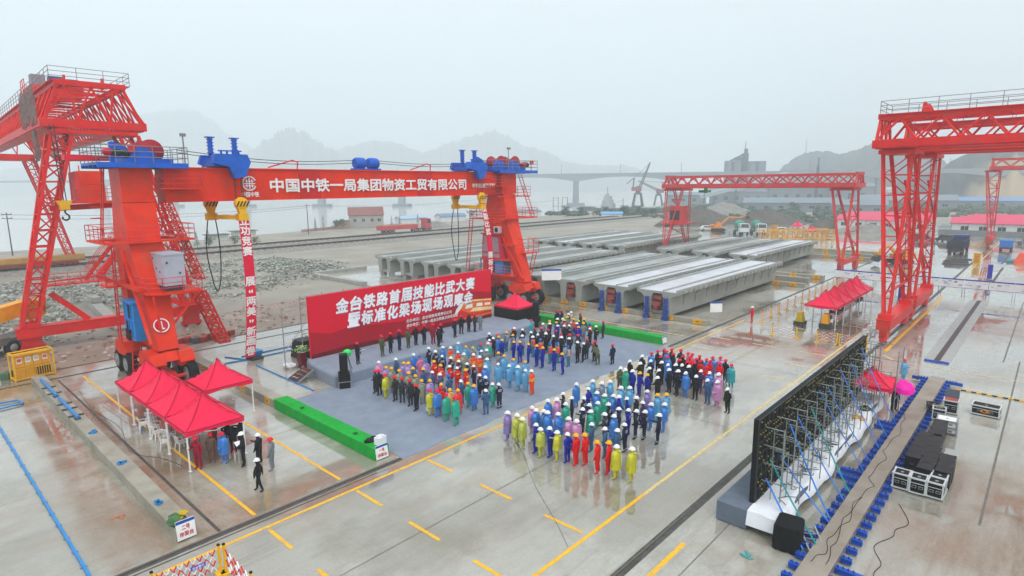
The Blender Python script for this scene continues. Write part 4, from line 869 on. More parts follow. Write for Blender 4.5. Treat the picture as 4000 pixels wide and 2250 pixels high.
c.build('jacket', BLK, t)
# ---- pop-up tents
def canopy_mesh(w, d, ze, zp, val=.26):
    m = MB(); N = 10
    def z(u, v):
        r = max(abs(u), abs(v)); e = min(abs(u), abs(v))/r if r > 1e-6 else 1
        s = 1-r; conc = s**2.1*.75+s*.25
        ridge = .10*(1-r)*r*4*(e**6)                  # cloth is taut over the four hip ribs and sags between
        return ze+(zp-ze)*conc+ridge*.55-.05*(1-e)*r*(1-r)*4
    G = [[(w/2*(-1+2*i/N), d/2*(-1+2*j/N), z(-1+2*i/N, -1+2*j/N)) for j in range(N+1)] for i in range(N+1)]
    vs = [p for r in G for p in r]
    m.add(vs, [(i*(N+1)+j, (i+1)*(N+1)+j, (i+1)*(N+1)+j+1, i*(N+1)+j+1) for i in range(N) for j in range(N)], 0, True)
    per = [(i, 0) for i in range(N+1)]+[(N, j) for j in range(1, N+1)]+[(i, N) for i in range(N-1, -1, -1)]+[(0, j) for j in range(N-1, 0, -1)]
    top = [G[i][j] for i, j in per]; k = len(top)
    bot = [(x, y, z_-val*(.8+.2*math.cos(7*q))) for q, (x, y, z_) in enumerate(top)]
    m.add(top+bot, [(q, (q+1) % k, k+(q+1) % k, k+q) for q in range(k)], 0)
    return m
SEAM = mat('tent_seam_red', 'B01038', .6)
def tent(a, b, w, d, rz, label, ze=2.1, zp=3.55, group='pink red pop up tents', sides=None, m=CANOPY):
    R = thing('canopy_tent', label, 'tent', (a, b, 0), rz, group)
    cm = canopy_mesh(w, d, ze, zp); N = 10; G = lambda i, j: Vector(cm.v[i*(N+1)+j])+V(0, 0, .012); sm_ = MB()
    for f in (lambda k: (k, k), lambda k: (k, N-k)):
        for k in range(N): sm_.bar(G(*f(k)), G(*f(k+1)), .05, .015)
    for f in (lambda k: (k, 0), lambda k: (k, N), lambda k: (0, k), lambda k: (N, k)):
        for k in range(N): sm_.bar(G(*f(k)), G(*f(k+1)), .05, .02)
    cm.build('canopy', m, R); sm_.build('seam', SEAM, R)
    for sx in (-1, 1):
        for sy in (-1, 1):
            p = MB(); x, y = sx*(w/2-.06), sy*(d/2-.06); p.bb((x-.03, y-.03, 0), (x+.03, y+.03, ze)); p.bb((x-.07, y-.07, 0), (x+.07, y+.07, .02)); p.bb((x-.045, y-.045, 1.2), (x+.045, y+.045, 1.3)); p.build('leg', WHITE, R)
    f = MB()
    for sx in (-1, 1):
        x = sx*(w/2-.06); 
        for q in (0, 1):
            y0, y1 = (-d/2, 0) if q == 0 else (0, d/2); f.bar((x, y0, ze-.32), (x, y1, ze-.02), .03); f.bar((x, y0, ze-.02), (x, y1, ze-.32), .03)
        y = sx*(d/2-.06); 
        for q in (0, 1):
            x0, x1 = (-w/2, 0) if q == 0 else (0, w/2); f.bar((x0, y, ze-.32), (x1, y, ze-.02), .03); f.bar((x0, y, ze-.02), (x1, y, ze-.32), .03)
    f.tube((0, 0, ze-.2), (0, 0, zp-.05), .025); f.build('frame', WHITE, R)
    if sides:
        s = MB()
        for q in sides:
            if q == 'x-': s.bb((-w/2-.02, -d/2, .02), (-w/2+.02, d/2, ze-.15))
            if q == 'y-': s.bb((-w/2, -d/2-.02, .02), (w/2, -d/2+.02, ze-.15))
            if q == 'y+': s.bb((-w/2, d/2-.02, .02), (w/2, d/2+.02, ze-.15))
        s.build('side_wall', BLK, R)
    return R
nm_ = ('nearest of the four joined', 'second nearest of the four joined', 'third nearest of the four joined', 'farthest of the four joined')
for i in range(4): tent(11.05, 32.75+3.06*i, 2.95, 3.06, 0, 'pink red pop up tent, %s tents beside the concrete kerb' % nm_[i])
tent(14.15, 38.7, 2.95, 3.2, 0, 'pink red pop up tent standing alone between the tent row and the kerb')
tent(44.6, 40.6, 3.0, 3.2, .0, 'red tent with black side walls at the right end of the stage', sides=('x-', 'y-'))
far_n = ('nearest', 'second', 'middle', 'fourth', 'farthest')
for i in range(5): tent(64.6+3.05*i, 16.5, 3.05, 3.0, 0, 'pink red tent, %s of five in the row by the barriers' % far_n[i], ze=2.2, zp=3.7)
tent(41.1, 7.5, 2.8, 2.4, .1, 'pink red tent behind the far end of the black screen wall', ze=2.1, zp=3.0)
tent(166, 47, 3, 3, 0, 'small pink tent at the far end of the yellow launching girder', group='distant pink tents'); tent(184, 56, 3, 3, 0, 'small distant pink tent beside the white pickup', group='distant pink tents')
# plastic chairs and tables under the near tents
def chair():
    R = thing('plastic_chair', 'x', 'chair', (0, 0, 0), 0, 'white plastic chairs under the near tents')
    s = MB(); s.prism([(-.22, -.2), (.22, -.2), (.24, .22), (-.24, .22)], .04, lambda x, y, d: (x, y, .42+d)); s.build('seat', WHITE, R)
    s = MB(); 
    for i in range(5): s.bar((-.18+.09*i, .2, .46), (-.18+.09*i, .27, .82), .05, .02)
    s.bar((-.25, .28, .84), (.25, .28, .84), .03, .08); s.build('backrest', WHITE, R)
    for sx in (-1, 1):
        a = MB(); a.bar((sx*.26, -.18, .64), (sx*.26, .26, .66), .05, .03); a.bar((sx*.26, -.18, .42), (sx*.26, -.18, .64), .04); a.build('armrest', WHITE, R)
        for sy in (-1, 1): l = MB(); l.taper((sx*.27, sy*.26, 0), (sx*.21, sy*.19, .43), .035, .035, .06, .06); l.build('leg', WHITE, R)
    return R
ch = chair(); first = True
for i, (a, b, r, lb) in enumerate(((9.75, 38.9, 1.4, 'white plastic chair standing apart at the outer edge of the tents'), (10.35, 39.7, 2.6, 'white plastic chair, farthest back under the tent row'), (10.1, 38.0, .9, 'white plastic chair turned away next to a tent pole'), (9.9, 36.9, 1.6, 'white plastic chair half outside the second tent'), (10.2, 36.0, 2.0, 'white plastic chair beside the yellow line under the tents'), (9.75, 35.2, 1.2, 'white plastic chair nearest the open tent corner'), (10.3, 34.4, 1.7, 'white plastic chair behind the nearest tent pole'))):
    if i == 0: ch.location = (a, b, 0); ch.rotation_euler = (0, 0, r); ch['label'] = lb
    else: dup(ch, (a, b, 0), r, lb)
def table(a, b, w, d, rz, label, cloth=None, group='folding tables under the tents'):
    R = thing('folding_table', label, 'table', (a, b, 0), rz, group)
    t = MB(); t.bb((-w/2, -d/2, .72), (w/2, d/2, .75)); t.build('tabletop', WHITE if not cloth else cloth, R)
    for sx in (-1, 1):
        for sy in (-1, 1): l = MB(); l.bar((sx*(w/2-.1), sy*(d/2-.06), 0), (sx*(w/2-.1), sy*(d/2-.06), .72), .03); l.build('leg', DGREY, R)
    return R
table(10.9, 35.4, .7, 2.6, 0, 'long folding table under the middle of the near tents'); table(11.0, 38.6, .7, 2.6, 0, 'long folding table under the far half of the near tents')
# ---------------------------------------------------------------- screen wall seen from behind, its stage, cases and casting bed
SC = thing('screen_wall', 'long black screen wall seen from behind, studded with bolts and braced by scaffold frames', 'screen wall', (33, 8.3, 0))
a0, a1, zb_, zt_ = 23.9, 42.3, .9, 4.6
m = MB(); m.bb((a0, 8.22, zb_), (a1, 8.42, zt_)); m.world('screen_panel', BLK, SC)
m = MB()
for i in range(37):
    x = a0+i*.5; m.bb((x-.02, 8.16, zb_), (x+.02, 8.22, zt_))
for j in range(8): z = zb_+.04+j*.52; m.bb((a0, 8.17, z-.02), (a1, 8.22, z+.02))
m.world('cabinet_seam', mat('seam_dark_green', '2C3230', .5), SC)
m = MB(); random.seed(17)
for i in range(73):
    for j in range(14):
        if random.random() < .42: m.box((a0+.12+i*.252, 8.14, zb_+.15+j*.265), (.055, .05, .055))
m.world('bolt', mat('brass_bolt', 'B8A860', .35, metal=.6), SC)
m = MB()
for i in range(13):
    x = a0+.7+i*1.48
    m.tube((x, 7.4, .88), (x, 7.4, 4.12), .03, 5); m.tube((x+.5, 6.8, .88), (x+.5, 6.8, 2.35), .026, 5)
    for z in (1.7, 2.5, 3.3, 4.1): m.tube((x, 8.2, z), (x, 7.4, z), .026, 4)
    for z in (1.6, 2.3): m.tube((x+.5, 7.5, z), (x+.5, 6.8, z), .024, 4)
    m.tube((x, 7.8, .9), (x, 7.8, 4.1), .02, 4); m.tube((x, 7.4, 2.9), (x+.74, 7.4, 2.9), .022, 4); m.tube((x+.74, 7.4, .9), (x+.74, 7.4, 2.9), .022, 4); m.tube((x+.74, 8.2, 2.9), (x+.74, 7.4, 2.9), .022, 4)
for z in (1.4, 2.2): m.tube((a0+.7, 7.4, z), (a1-.6, 7.4, z), .018, 4)
for q in ((42.6, 8.0), (42.6, 6.2), (41.0, 6.2)): m.tube((q[0], q[1], 0), (q[0], q[1], 4.2), .03, 5)
for z in (1.2, 2.2, 3.2, 4.2): m.tube((42.6, 8, z), (42.6, 6.2, z), .025, 4); m.tube((42.6, 6.2, z), (41, 6.2, z), .025, 4)
m.world('scaffold_frame', mat('scaffold_grey_green', '98A2A2', .4, metal=.5), SC)
for (x, z), (xe, ye) in zip(((24.9, 2.6), (26.2, 2.3), (27.3, 3.4), (28.3, 3.5), (30.4, 3.3), (31.6, 3.9), (33.2, 3.6), (35.4, 4.1), (37.6, 4.0), (40.0, 4.3), (24.6, 1.8)), ((23.4, 5.5), (25.6, 5.7), (25.9, 5.75), (27.9, 5.7), (28.9, 5.72), (31.6, 5.72), (33.0, 5.75), (35.0, 5.75), (37.0, 5.75), (39.4, 5.75), (22.9, 5.9))):
    m = MB(); P = [Vector((x, 8.0, z)).lerp(Vector((xe, ye, .25)), t/6)+V(0, 0, -.1*math.sin(math.pi*t/6)) for t in range(7)]
    for p_, q_ in zip(P[:-1], P[1:]): m.bar(p_, q_, .07, .02)
    m.world('ratchet_strap', mat('strap_blue', '2A78D0', .5) if x not in (24.9, 30.4) else mat('strap_teal', '1A8A90', .5), SC)
SG = thing('screen_stage', 'low grey stage under the black screen wall, half covered with white cloth', 'stage', (33, 8.3, 0))
m = MB(); m.bb((23.15, 8.2, .04), (42.4, 9.5, .88)); m.bb((23.3, 7.0, .7), (42.3, 8.2, .85))
for i in range(9):
    for y in (7.1, 8.1): x = 23.5+i*2.3; m.bb((x-.04, y-.04, 0), (x+.04, y+.04, .7))
m.world('platform', mat('screen_stage_carpet', '66707E', .95, var=.1, scale=2), SG)
m = MB(); random.seed(31); N = 60; Mx = 7
gr = []
for i in range(N+1):
    x = 23.15+19.0*i/N; e = .1*math.sin(x*.9)+.06*math.sin(x*2.3+1); row_ = []
    for j in range(Mx+1):
        t = j/Mx
        y = 8.2-t*(1.42+e); z = .9+.02*math.sin(x*3+j)+random.uniform(0, .03)
        if t > .86: z = .86-(t-.86)*4.2+random.uniform(-.03, .03); y = 8.2-.86*(1.42+e)-(t-.86)*.6
        row_.append((x, y, z))
    gr.append(row_)
m.add([p for r_ in gr for p in r_], [(i*(Mx+1)+j, (i+1)*(Mx+1)+j, (i+1)*(Mx+1)+j+1, i*(Mx+1)+j+1) for i in range(N) for j in range(Mx)], 0, True)
m.add([gr[0][j] for j in range(Mx+1)]+[(gr[0][j][0]-.08*(1-j/Mx)-.05, gr[0][j][1], .32) for j in range(Mx+1)], [(j, j+1, Mx+2+j, Mx+1+j) for j in range(Mx)], 0, True)
m.world('white_cloth', WCLOTH, SG)
m = MB(); random.seed(8)
for i in range(14):
    x = random.uniform(24, 41); P = [(x+random.uniform(-.5, .5), random.uniform(7.0, 8.0), .94) for _ in range(5)]; m.path(P, .015, 4)
m.world('cable', BLK, SG)
t = thing('rag', 'crumpled yellow cloth on the white covered stage', 'cloth', (37.0, 7.2, .92)); c = MB(); random.seed(2)
for i in range(6): c.ico((random.uniform(-.25, .25), random.uniform(-.2, .2), .08), (.35, .3, .18), 0, .4)
c.build('folds', mat('rag_yellow', 'F0B020', .7), t)
t = thing('cable_coil', 'green black cable coil on the far end of the white covered stage', 'cable coil', (38.9, 7.3, .93)); c = MB()
for k in range(5):
    r = .32-.03*k; c.path([(r*1.3*math.cos(q*.4), r*math.sin(q*.4), .02+.03*k) for q in range(17)], .025, 5)
c.build('loop', mat('cable_olive', '4A5430', .6), t)
t = thing('cloth_cover_box', 'box draped with black cloth beside the near end of the screen stage', 'covered box', (23.2, 6.55, 0), .12); c = MB(); random.seed(6)
vs = []; N = 28
for lev, z in enumerate((.03, .35, .7, 1.0, 1.06)):
    for i in range(N):
        q = 2*math.pi*i/N; cx_, sy_ = math.cos(q), math.sin(q); k = 1/max(abs(cx_), abs(sy_)); f = 1+(.06*math.sin(9*q)+random.uniform(-.02, .02))*(1-lev/4)
        vs.append((cx_*k*.58*f*(1 if lev < 4 else .96), sy_*k*.48*f*(1 if lev < 4 else .96), z))
c.add(vs, [(l*N+i, l*N+(i+1) % N, (l+1)*N+(i+1) % N, (l+1)*N+i) for l in range(4) for i in range(N)]+[tuple(range(4*N, 5*N))], 0, False); c.build('cloth', mat('black_cloth', '17181A', .85, var=.2, scale=5), t)
t = thing('ladder', 'silver aluminium ladder section lying between the black box and the concrete bed', 'ladder', (23.8, 5.85, .1), .55); c = MB()
for y in (-.3, .3): c.bar((-.8, y, .12), (.8, y, .3), .06, .1)
for i in range(5): x = -.65+.32*i; c.bar((x, -.3, .21+x*.11), (x, .3, .21+x*.11), .04)
c.build('rungs', STEEL, t)
# long concrete bed with blue clamps on both sides
CB = thing('casting_bed', 'long low concrete casting bed edged with rows of blue steel clamps', 'casting bed', (33, 5.2, 0))
m = MB(); m.bb((14, 4.78, 0), (51, 5.64, .3)); m.bb((14, 4.74, .3), (51, 5.68, .34)); m.world('bed_slab', mat('bed_slab_concrete', '968C80', .38, var=.15, scale=.9, dirt='7E6648', dirt_amt=.6), CB)
def clamp(a, y, s, long=False):
    c = MB(); L = 1.0 if long else .38; yc = y+s*L/2
    c.bb((a-.06, y, .1), (a+.06, y+s*L, .24)); c.bb((a-.1, y, .23), (a+.1, y+s*L, .27)); c.bb((a-.1, y, .07), (a+.1, y+s*L, .11))
    for k in range(2 if not long else 4): c.lathe([(.035, 0), (.035, .1)], (a, y+s*(.1+.17*k), .26), 6)
    return c
n_ = 0
for i in range(45):
    a = 15.4+i*.8
    for s, y in ((1, 5.7), (-1, 4.72)):
        lg_ = (s == 1 and i in (11, 19, 20, 29, 30, 44)) or (s == -1 and i in (8, 9, 44))
        clamp(a, y, s, lg_).world('clamp', CBLUE, CB)
m = MB(); random.seed(12)
def cable(pts, r=.011): 
    P = []
    for (x0, y0), (x1, y1) in zip(pts[:-1], pts[1:]):
        for k in range(6): t_ = k/6; P.append((x0+(x1-x0)*t_+.06*math.sin(7*t_+x0*3), y0+(y1-y0)*t_+.06*math.sin(5*t_+y0*2), .36 if 4.74 < y0 < 5.7 else .02))
    m.path(P, r, 4)
cable([(22.2, 5.5), (23.0, 5.2), (24.5, 5.35), (26.0, 5.1), (28.2, 5.3), (30, 5.0), (31, 5.4), (33.5, 5.2), (35.0, 5.5), (37.5, 5.3), (40.2, 5.5), (41.5, 5.6)]); cable([(22.4, 5.0), (24, 5.1), (26.6, 5.3), (29.0, 5.05)])
m.world('cable', mat('cable_black', '202020', .6), CB)
def ground_cable(name, label, pts, r=.012):
    mb = MB(); P = []; 
    for i in range(len(pts)-1):
        p0, p1, p2, p3 = (Vector(pts[max(0, min(len(pts)-1, i+d))]) for d in (-1, 0, 1, 2))
        for k in range(7):
            t_ = k/7; q = .5*((2*p1)+(p2-p0)*t_+(2*p0-5*p1+4*p2-p3)*t_**2+(3*p1-p0-3*p2+p3)*t_**3); P.append((q.x, q.y, .022))
    mb.path(P, r, 5); return mb.solo(name, mat('cable_black', '202020', .6), label, 'cable')
ground_cable('cable', 'thin black cable snaking over the wet concrete beside the flight cases', [(29.7, 3.9), (28.2, 3.3), (27.3, 3.6), (26.6, 3.6), (25.4, 4.0), (24.3, 3.55), (23.3, 3.6), (21.6, 2.9), (20.2, 2.95), (18.9, 3.3), (17, 3.0)])
ground_cable('cable', 'thin dark cable curving across the open road towards the yellow line', [(24, 22.6), (22.6, 20.2), (20.2, 17.2), (18.4, 14.5), (17.2, 12.9)], .006)
ground_cable('cable', 'thin black cable looping over the slab behind the near tents', [(8.9, 50.4), (8.6, 45.2), (8.9, 40.6), (8.3, 36.2), (9.2, 33.9), (9.6, 32)], .009)
# flight cases
TRIMW = mat('case_trim_silver', 'D4D8DA', .35, metal=.2)
def flight_case(a, b, w, d, h, rz, label, body=BLK, edge=TRIMW, group='flight cases behind the screen', wheels=True, z=0, lid=True, dish=True):
    R = thing('flight_case', label, 'flight case', (a, b, z), rz, group); z0 = .1 if wheels else 0
    c = MB(); c.bb((-w/2, -d/2, z0), (w/2, d/2, h)); c.build('body', body, R)
    e = MB(); q = .032
    for x in (-w/2, w/2):
        for y in (-d/2, d/2): e.bb((x-q, y-q, z0), (x+q, y+q, h)); e.box((x, y, h), (.11, .11, .07)); e.box((x, y, z0+.03), (.1, .1, .07))
        for z_ in (z0, h): e.bb((x-q, -d/2, z_-q), (x+q, d/2, z_+q))
    for y in (-d/2, d/2):
        for z_ in (z0, h): e.bb((-w/2, y-q, z_-q), (w/2, y+q, z_+q))
    if lid:
        for x in (-w/2, w/2): e.bb((x-.012, -d/2, h*.7), (x+.012, d/2, h*.7+.03))
        for y in (-d/2, d/2): e.bb((-w/2, y-.012, h*.7), (w/2, y+.012, h*.7+.03))
    e.build('edge_trim', edge, R)
    k = MB()
    for y, s in ((-d/2, -1), (d/2, 1)):
        for x in ((-w*.25, w*.25)): k.bb((x-.09, y, h*.42), (x+.09, y+s*.016, h*.58)); k.bb((x-.07, y+s*.014, h*.45), (x+.07, y+s*.02, h*.55), 1)
    for x, s in ((-w/2, -1), (w/2, 1)): 
        for y in ((-d*.22, d*.22)): k.bb((x, y-.09, h*.42), (x+s*.016, y+.09, h*.58)); k.bb((x+s*.014, y-.07, h*.45), (x+s*.02, y+.07, h*.55), 1)
    if dish: k.lathe([(.07, 0), (.07, .012)], (.0, 0, h), 10)
    k.build('handle', [STEEL, BLK], R)
    if wheels:
        for x in (-w/2+.1, w/2-.1):
            for y in (-d/2+.1, d/2-.1): c = MB(); c.lathe([(0, -.025), (.05, -.025), (.05, .025), (0, .025)], (x, y, .05), 10, 0, Matrix.Rotation(math.pi/2, 3, 'X')); c.build('caster', mat('caster_red', '9A3030', .5), R)
    return R
flight_case(31.55, 4.15, .66, .6, .78, 0, 'black flight case with silver edges, the one next to the blue clamps')
flight_case(31.5, 3.48, .66, .6, .78, .02, 'black flight case with silver edges, middle one of the front row')
flight_case(31.55, 2.82, .66, .6, .78, -.02, 'black flight case with silver edges, outermost of the front row')
flight_case(32.3, 2.8, .66, .6, .78, 0, 'black flight case with silver edges, right behind the outermost one')
flight_case(45.35, 2.05, .82, 1.35, .62, -.05, 'long black flight case with orange mark standing alone on the wet slab')
t = [o for o in COL.objects if o.get('label', '').startswith('long black flight case')][0]
c = MB()
for i in range(20):
    q0, q1 = 2*math.pi*i/20, 2*math.pi*(i+1)/20
    f = lambda q, r: (-.435, -.0+.17*math.cos(q)*r*1.4*-1, .33+.1*math.sin(q)*r)
    if i not in (0, 19): c.add([f(q0, 1), f(q1, 1), f(q1, .62), f(q0, .62)], [(0, 1, 2, 3)])
c.box((-.436, -.07, .33), (.008, .14, .045)); c.box((-.436, -.1, .3), (.008, .05, .1)); c.build('painted_mark', mat('mark_orange', 'F09020', .5), t)
flight_case(42.6, 4.1, .6, .62, .72, .1, 'black flight case with silver edges and grey cables on the lid, farthest small one')
c = thing('cable_coil', 'loose pale cable bundle lying on the lid of the farthest small black case', 'cable coil', (42.6, 4.1, .74)); q = MB(); random.seed(14)
for i in range(14): q.bar((random.uniform(-.25, .25), random.uniform(-.25, .25), .03+.01*i), (random.uniform(-.25, .25), random.uniform(-.25, .25), .05+.01*i), .04, .03)
q.build('bundle', mat('cable_pale', 'A8A890', .6), c)
flight_case(44.35, 3.72, .72, .72, .86, .05, 'open black flight case with red lining under a raised lid')
t = [o for o in COL.objects if o.get('label', '').startswith('open black')][0]; c = MB(); c.bb((-.3, -.3, .84), (.3, .3, .9)); c.build('lining', mat('foam_red', 'B85048', .8), t); c = MB(); c.box((.42, 0, 1.1), (.05, .72, .6), 0, 0, Matrix.Rotation(.5, 3, 'Y')); c.build('lid', mat('lid_grey', '4C525C', .5), t)
flight_case(43.3, 4.45, .7, .6, .7, .3, 'dark plain flight case beside the clamps near the open one', edge=DGREY)
flight_case(40.75, 3.5, .95, .95, .4, .04, 'white flight case with silver edges, lower one of the white pair', body=WHITE, edge=STEEL)
flight_case(40.75, 3.5, .93, .93, .36, .04, 'white flight case, upper one stacked on the other white case', body=WHITE, edge=STEEL, wheels=False, z=.42)
# big black touring boxes in three staggered rows
rows = [('clamp side row', 4.05, 33.85, 8, .82), ('middle row', 3.42, 32.75, 6, .82), ('outer row', 2.74, 32.95, 3, .8)]
ordn = ('first', 'second', 'third', 'fourth', 'fifth', 'sixth', 'seventh', 'eighth', 'ninth')
base = None
def touring_box():
    R = thing('touring_box', 'x', 'equipment box', (0, 0, 0), 0, 'big black equipment boxes behind the screen')
    c = MB(); c.bb((-.39, -.31, .08), (.39, .31, .84)); c.bb((-.4, -.32, .8), (.4, .32, .87)); c.build('body', mat('box_black', '191B1E', .4, var=.25, scale=2), R)
    c = MB()
    for x in (-.34, .34):
        for y in (-.26, .26): c.bb((x-.05, y-.05, .87), (x+.05, y+.05, .885))
    c.bb((-.06, -.2, .871), (.06, -.14, .88)); c.build('corner_cup', mat('cup_grey', '3A3E42', .5), R)
    c = MB(); c.bb((-.405, -.1, .45), (-.4, .1, .56)); c.bb((-.405, -.14, .25), (-.4, .14, .28)); c.build('handle', DGREY, R)
    for x in (-.3, .3):
        for y in (-.22, .22): w = MB(); w.lathe([(0, -.02), (.04, -.02), (.04, .02), (0, .02)], (x, y, .04), 8, 0, Matrix.Rotation(math.pi/2, 3, 'X')); w.build('caster', BLACK, R)
    return R
random.seed(19)
for rn, b, a, n, st_ in rows:
    for i in range(n):
        loc = (a+i*st_, b+random.uniform(-.03, .03)-(.35*(i > 4 and rn[0] == 'c')) + (.12 if rn[0] == 'm' and i > 3 else 0), 0); lb = 'big black equipment box, %s from the near end in the %s' % (ordn[i], rn)
        if base is None: base = touring_box(); base.location = loc; base['label'] = lb
        else: dup(base, loc, random.uniform(-.03, .03), lb)
# umbrella held by the person in black
t = thing('umbrella', 'open magenta umbrella held over a person in black', 'umbrella', (42.25, 6.1, 1.35), .0)
c = MB(); M_ = Matrix.Rotation(-.45, 3, 'Y')@Matrix.Rotation(.25, 3, 'X'); c.lathe([(.0, .82), (.25, .79), (.5, .67), (.7, .44), (.67, .45), (.48, .65), (.0, .78)], (0, 0, 0), 8, 0, M_, smooth=False); c.build('canopy', mat('umbrella_magenta', 'F010A8', .45), t)
c = MB(); c.tube(M_@V(0, 0, -.15), M_@V(0, 0, .85), .015, 6); c.build('handle', DGREY, t)
# barriers
def zigzag_fence(P, Q, label, group, cells=8, h=1.1, rows=3, w=.035, posts=True, alt=True):
    P, Q = Vector(P), Vector(Q); R = thing('barrier', label, 'barrier', P, 0, group); D = Q-P; L = D.length; u = D/L
    m = MB(); 
    ch_ = h*.72/rows
    for r_ in range(rows):
        for i in range(cells):
            for s in (0, 1):
                p0 = u*(L*(.06+.88*i/cells))+V(0, 0, .2+ch_*(r_+s)); p1 = u*(L*(.06+.88*(i+1)/cells))+V(0, 0, .2+ch_*(r_+1-s))
                for k in range(2): m.bar(p0.lerp(p1, k/2), p0.lerp(p1, (k+1)/2), w, w*.6, (k+s+i) % 2)
    m.build('lattice', [mat('barrier_white', 'EAEAEA', .4), mat('barrier_red', 'D8202C', .4)] if alt else [mat('barrier_white', 'EAEAEA', .4), mat('barrier_pink', 'C86868', .5)], R)
    if posts:
        for e in (0, L):
            p = MB(); q = u*e; p.bb((q.x-.04, q.y-.04, 0), (q.x+.04, q.y+.04, h)); p.bb((q.x-.18, q.y-.18, 0), (q.x+.18, q.y+.18, .06)); p.bb((q.x-.045, q.y-.045, h), (q.x+.045, q.y+.045, h+.06), 1); p.build('post', [YEL, BLK], R)
    return R
bar = zigzag_fence((5.15, 21.78, 0), (7.35, 21.7, 0), 'red and white folding lattice barrier crossing the yellow line at the corner', 'folding barriers by the road', 9, 1.15, 2, .05)
m = MB(); m.box((1.45, -.09, .68), (.5, .02, .15), -.036); m.build('purple_tag', mat('tag_violet', '6A50D0', .5), bar); m = MB(); put_text(m, '安全警示', lambda x, y: V(1.45+x, -.104, .68+y), .1, w=.4); m.build('tag_lettering', WHITE, bar)
zigzag_fence((7.5, 21.6, 0), (7.45, 19.2, 0), 'red and white folding lattice barrier turning towards the viewer', 'folding barriers by the road', 6, 1.15, 2, .045)
fx = [62.0+2.62*i for i in range(14)]
for i in range(13): zigzag_fence((fx[i], 21.7, 0), (fx[i+1]-.1, 21.7, 0), 'faded folding barrier with yellow posts, number %d along the far row from the near end' % (i+1) if 0 else 'faded pink folding barrier with yellow posts, %s of the row nearest first' % ('first second third fourth fifth sixth seventh eighth ninth tenth eleventh twelfth thirteenth'.split()[i]), 'faded folding barriers beside the tent row', 6, 1.2, 3, .024, alt=False)
zigzag_fence((57.0, 18.9, 0), (57.5, 16.9, 0), 'short pink white barrier standing alone on the open slab', 'faded folding barriers beside the tent row', 5, 1.1, 3, .03, alt=False)
zigzag_fence((57.0, 15.0, 0), (57.2, 13.4, 0), 'red white lattice barrier between two yellow posts before the tents', 'faded folding barriers beside the tent row', 5, 1.15, 3, .04)
zigzag_fence((57.2, 13.2, 0), (57.9, 11.2, 0), 'red white lattice barrier ending near the gantry foot', 'faded folding barriers beside the tent row', 6, 1.1, 3, .035)
# exhibits under the far tents
random.seed(23)
for i in range(5):
    table(64.6+3.05*i, 16.2, 2.4, .8, 0, 'exhibit table under the %s tent of the far row' % far_n[i], mat('table_grey', 'B8B4B0', .5), 'exhibit tables under the far tents')
    t = thing('exhibit', 'dark machine parts on the table under the %s far tent' % far_n[i], 'machine parts', (64.6+3.05*i, 16.2, .75)); c = MB()
    for k in range(7): c.box((random.uniform(-1, 1), random.uniform(-.3, .3), .2), (random.uniform(.2, .5), .3, random.uniform(.2, .5)), random.random(), random.choice((0, 1, 2, 3)))
    c.build('parts', [mat('part_brown', '6A4438', .5), DGREY, mat('part_red', 'A83030', .5), WHITE], t)
for a, b, cc, lb in ((62.8, 18.2, mat('machine_olive', 'B89A18', .5), 'olive yellow machine model in front of the far tents'), (63.4, 16.0, mat('machine_amber', 'E8A010', .5), 'amber yellow machine model at the corner of the far tents')):
    t = thing('machine_model', lb, 'machine', (a, b, 0)); c = MB(); c.taper((0, 0, .5), (0, 0, 1.45), .7, .9, .4, .7); c.build('body', cc, t); c = MB(); c.bb((-.5, -.5, .12), (.5, .5, .5)); 
    for x in (-.4, .4):
        for y in (-.4, .4): c.lathe([(.12, -.05), (.12, .05)], (x, y, .12), 8, 0, Matrix.Rotation(math.pi/2, 3, 'X'))
    c.build('frame', DGREY, t)
# stacks of white buckets by the gantry rail
bk = None; random.seed(29); k = 0
for i in range(14):
    a, b = 62.2+i*1.05, 12.0+.5*(i % 2)
    if bk is None:
        bk = thing('plastic_stool', 'x', 'stool', (a, b, 0), 0, 'white stools beside the gantry rail'); c = MB(); c.lathe([(.2, .4), (.24, .42), (.24, .46), (0, .47)], (0, 0, 0), 12); c.build('seat', WHITE, bk)
        for q in range(4): c = MB(); t_ = q*math.pi/2+.78; c.taper((.26*math.cos(t_), .26*math.sin(t_), 0), (.18*math.cos(t_), .18*math.sin(t_), .42), .05, .05, .07, .07); c.build('leg', WHITE, bk)
        o = bk
    else: o = dup(bk, (a, b, 0), random.random())
    o['label'] = 'white stool beside the gantry rail, %s nearest in the line' % ('first second third fourth fifth sixth seventh eighth ninth tenth eleventh twelfth thirteenth fourteenth'.split()[i]); o.location.z = 0
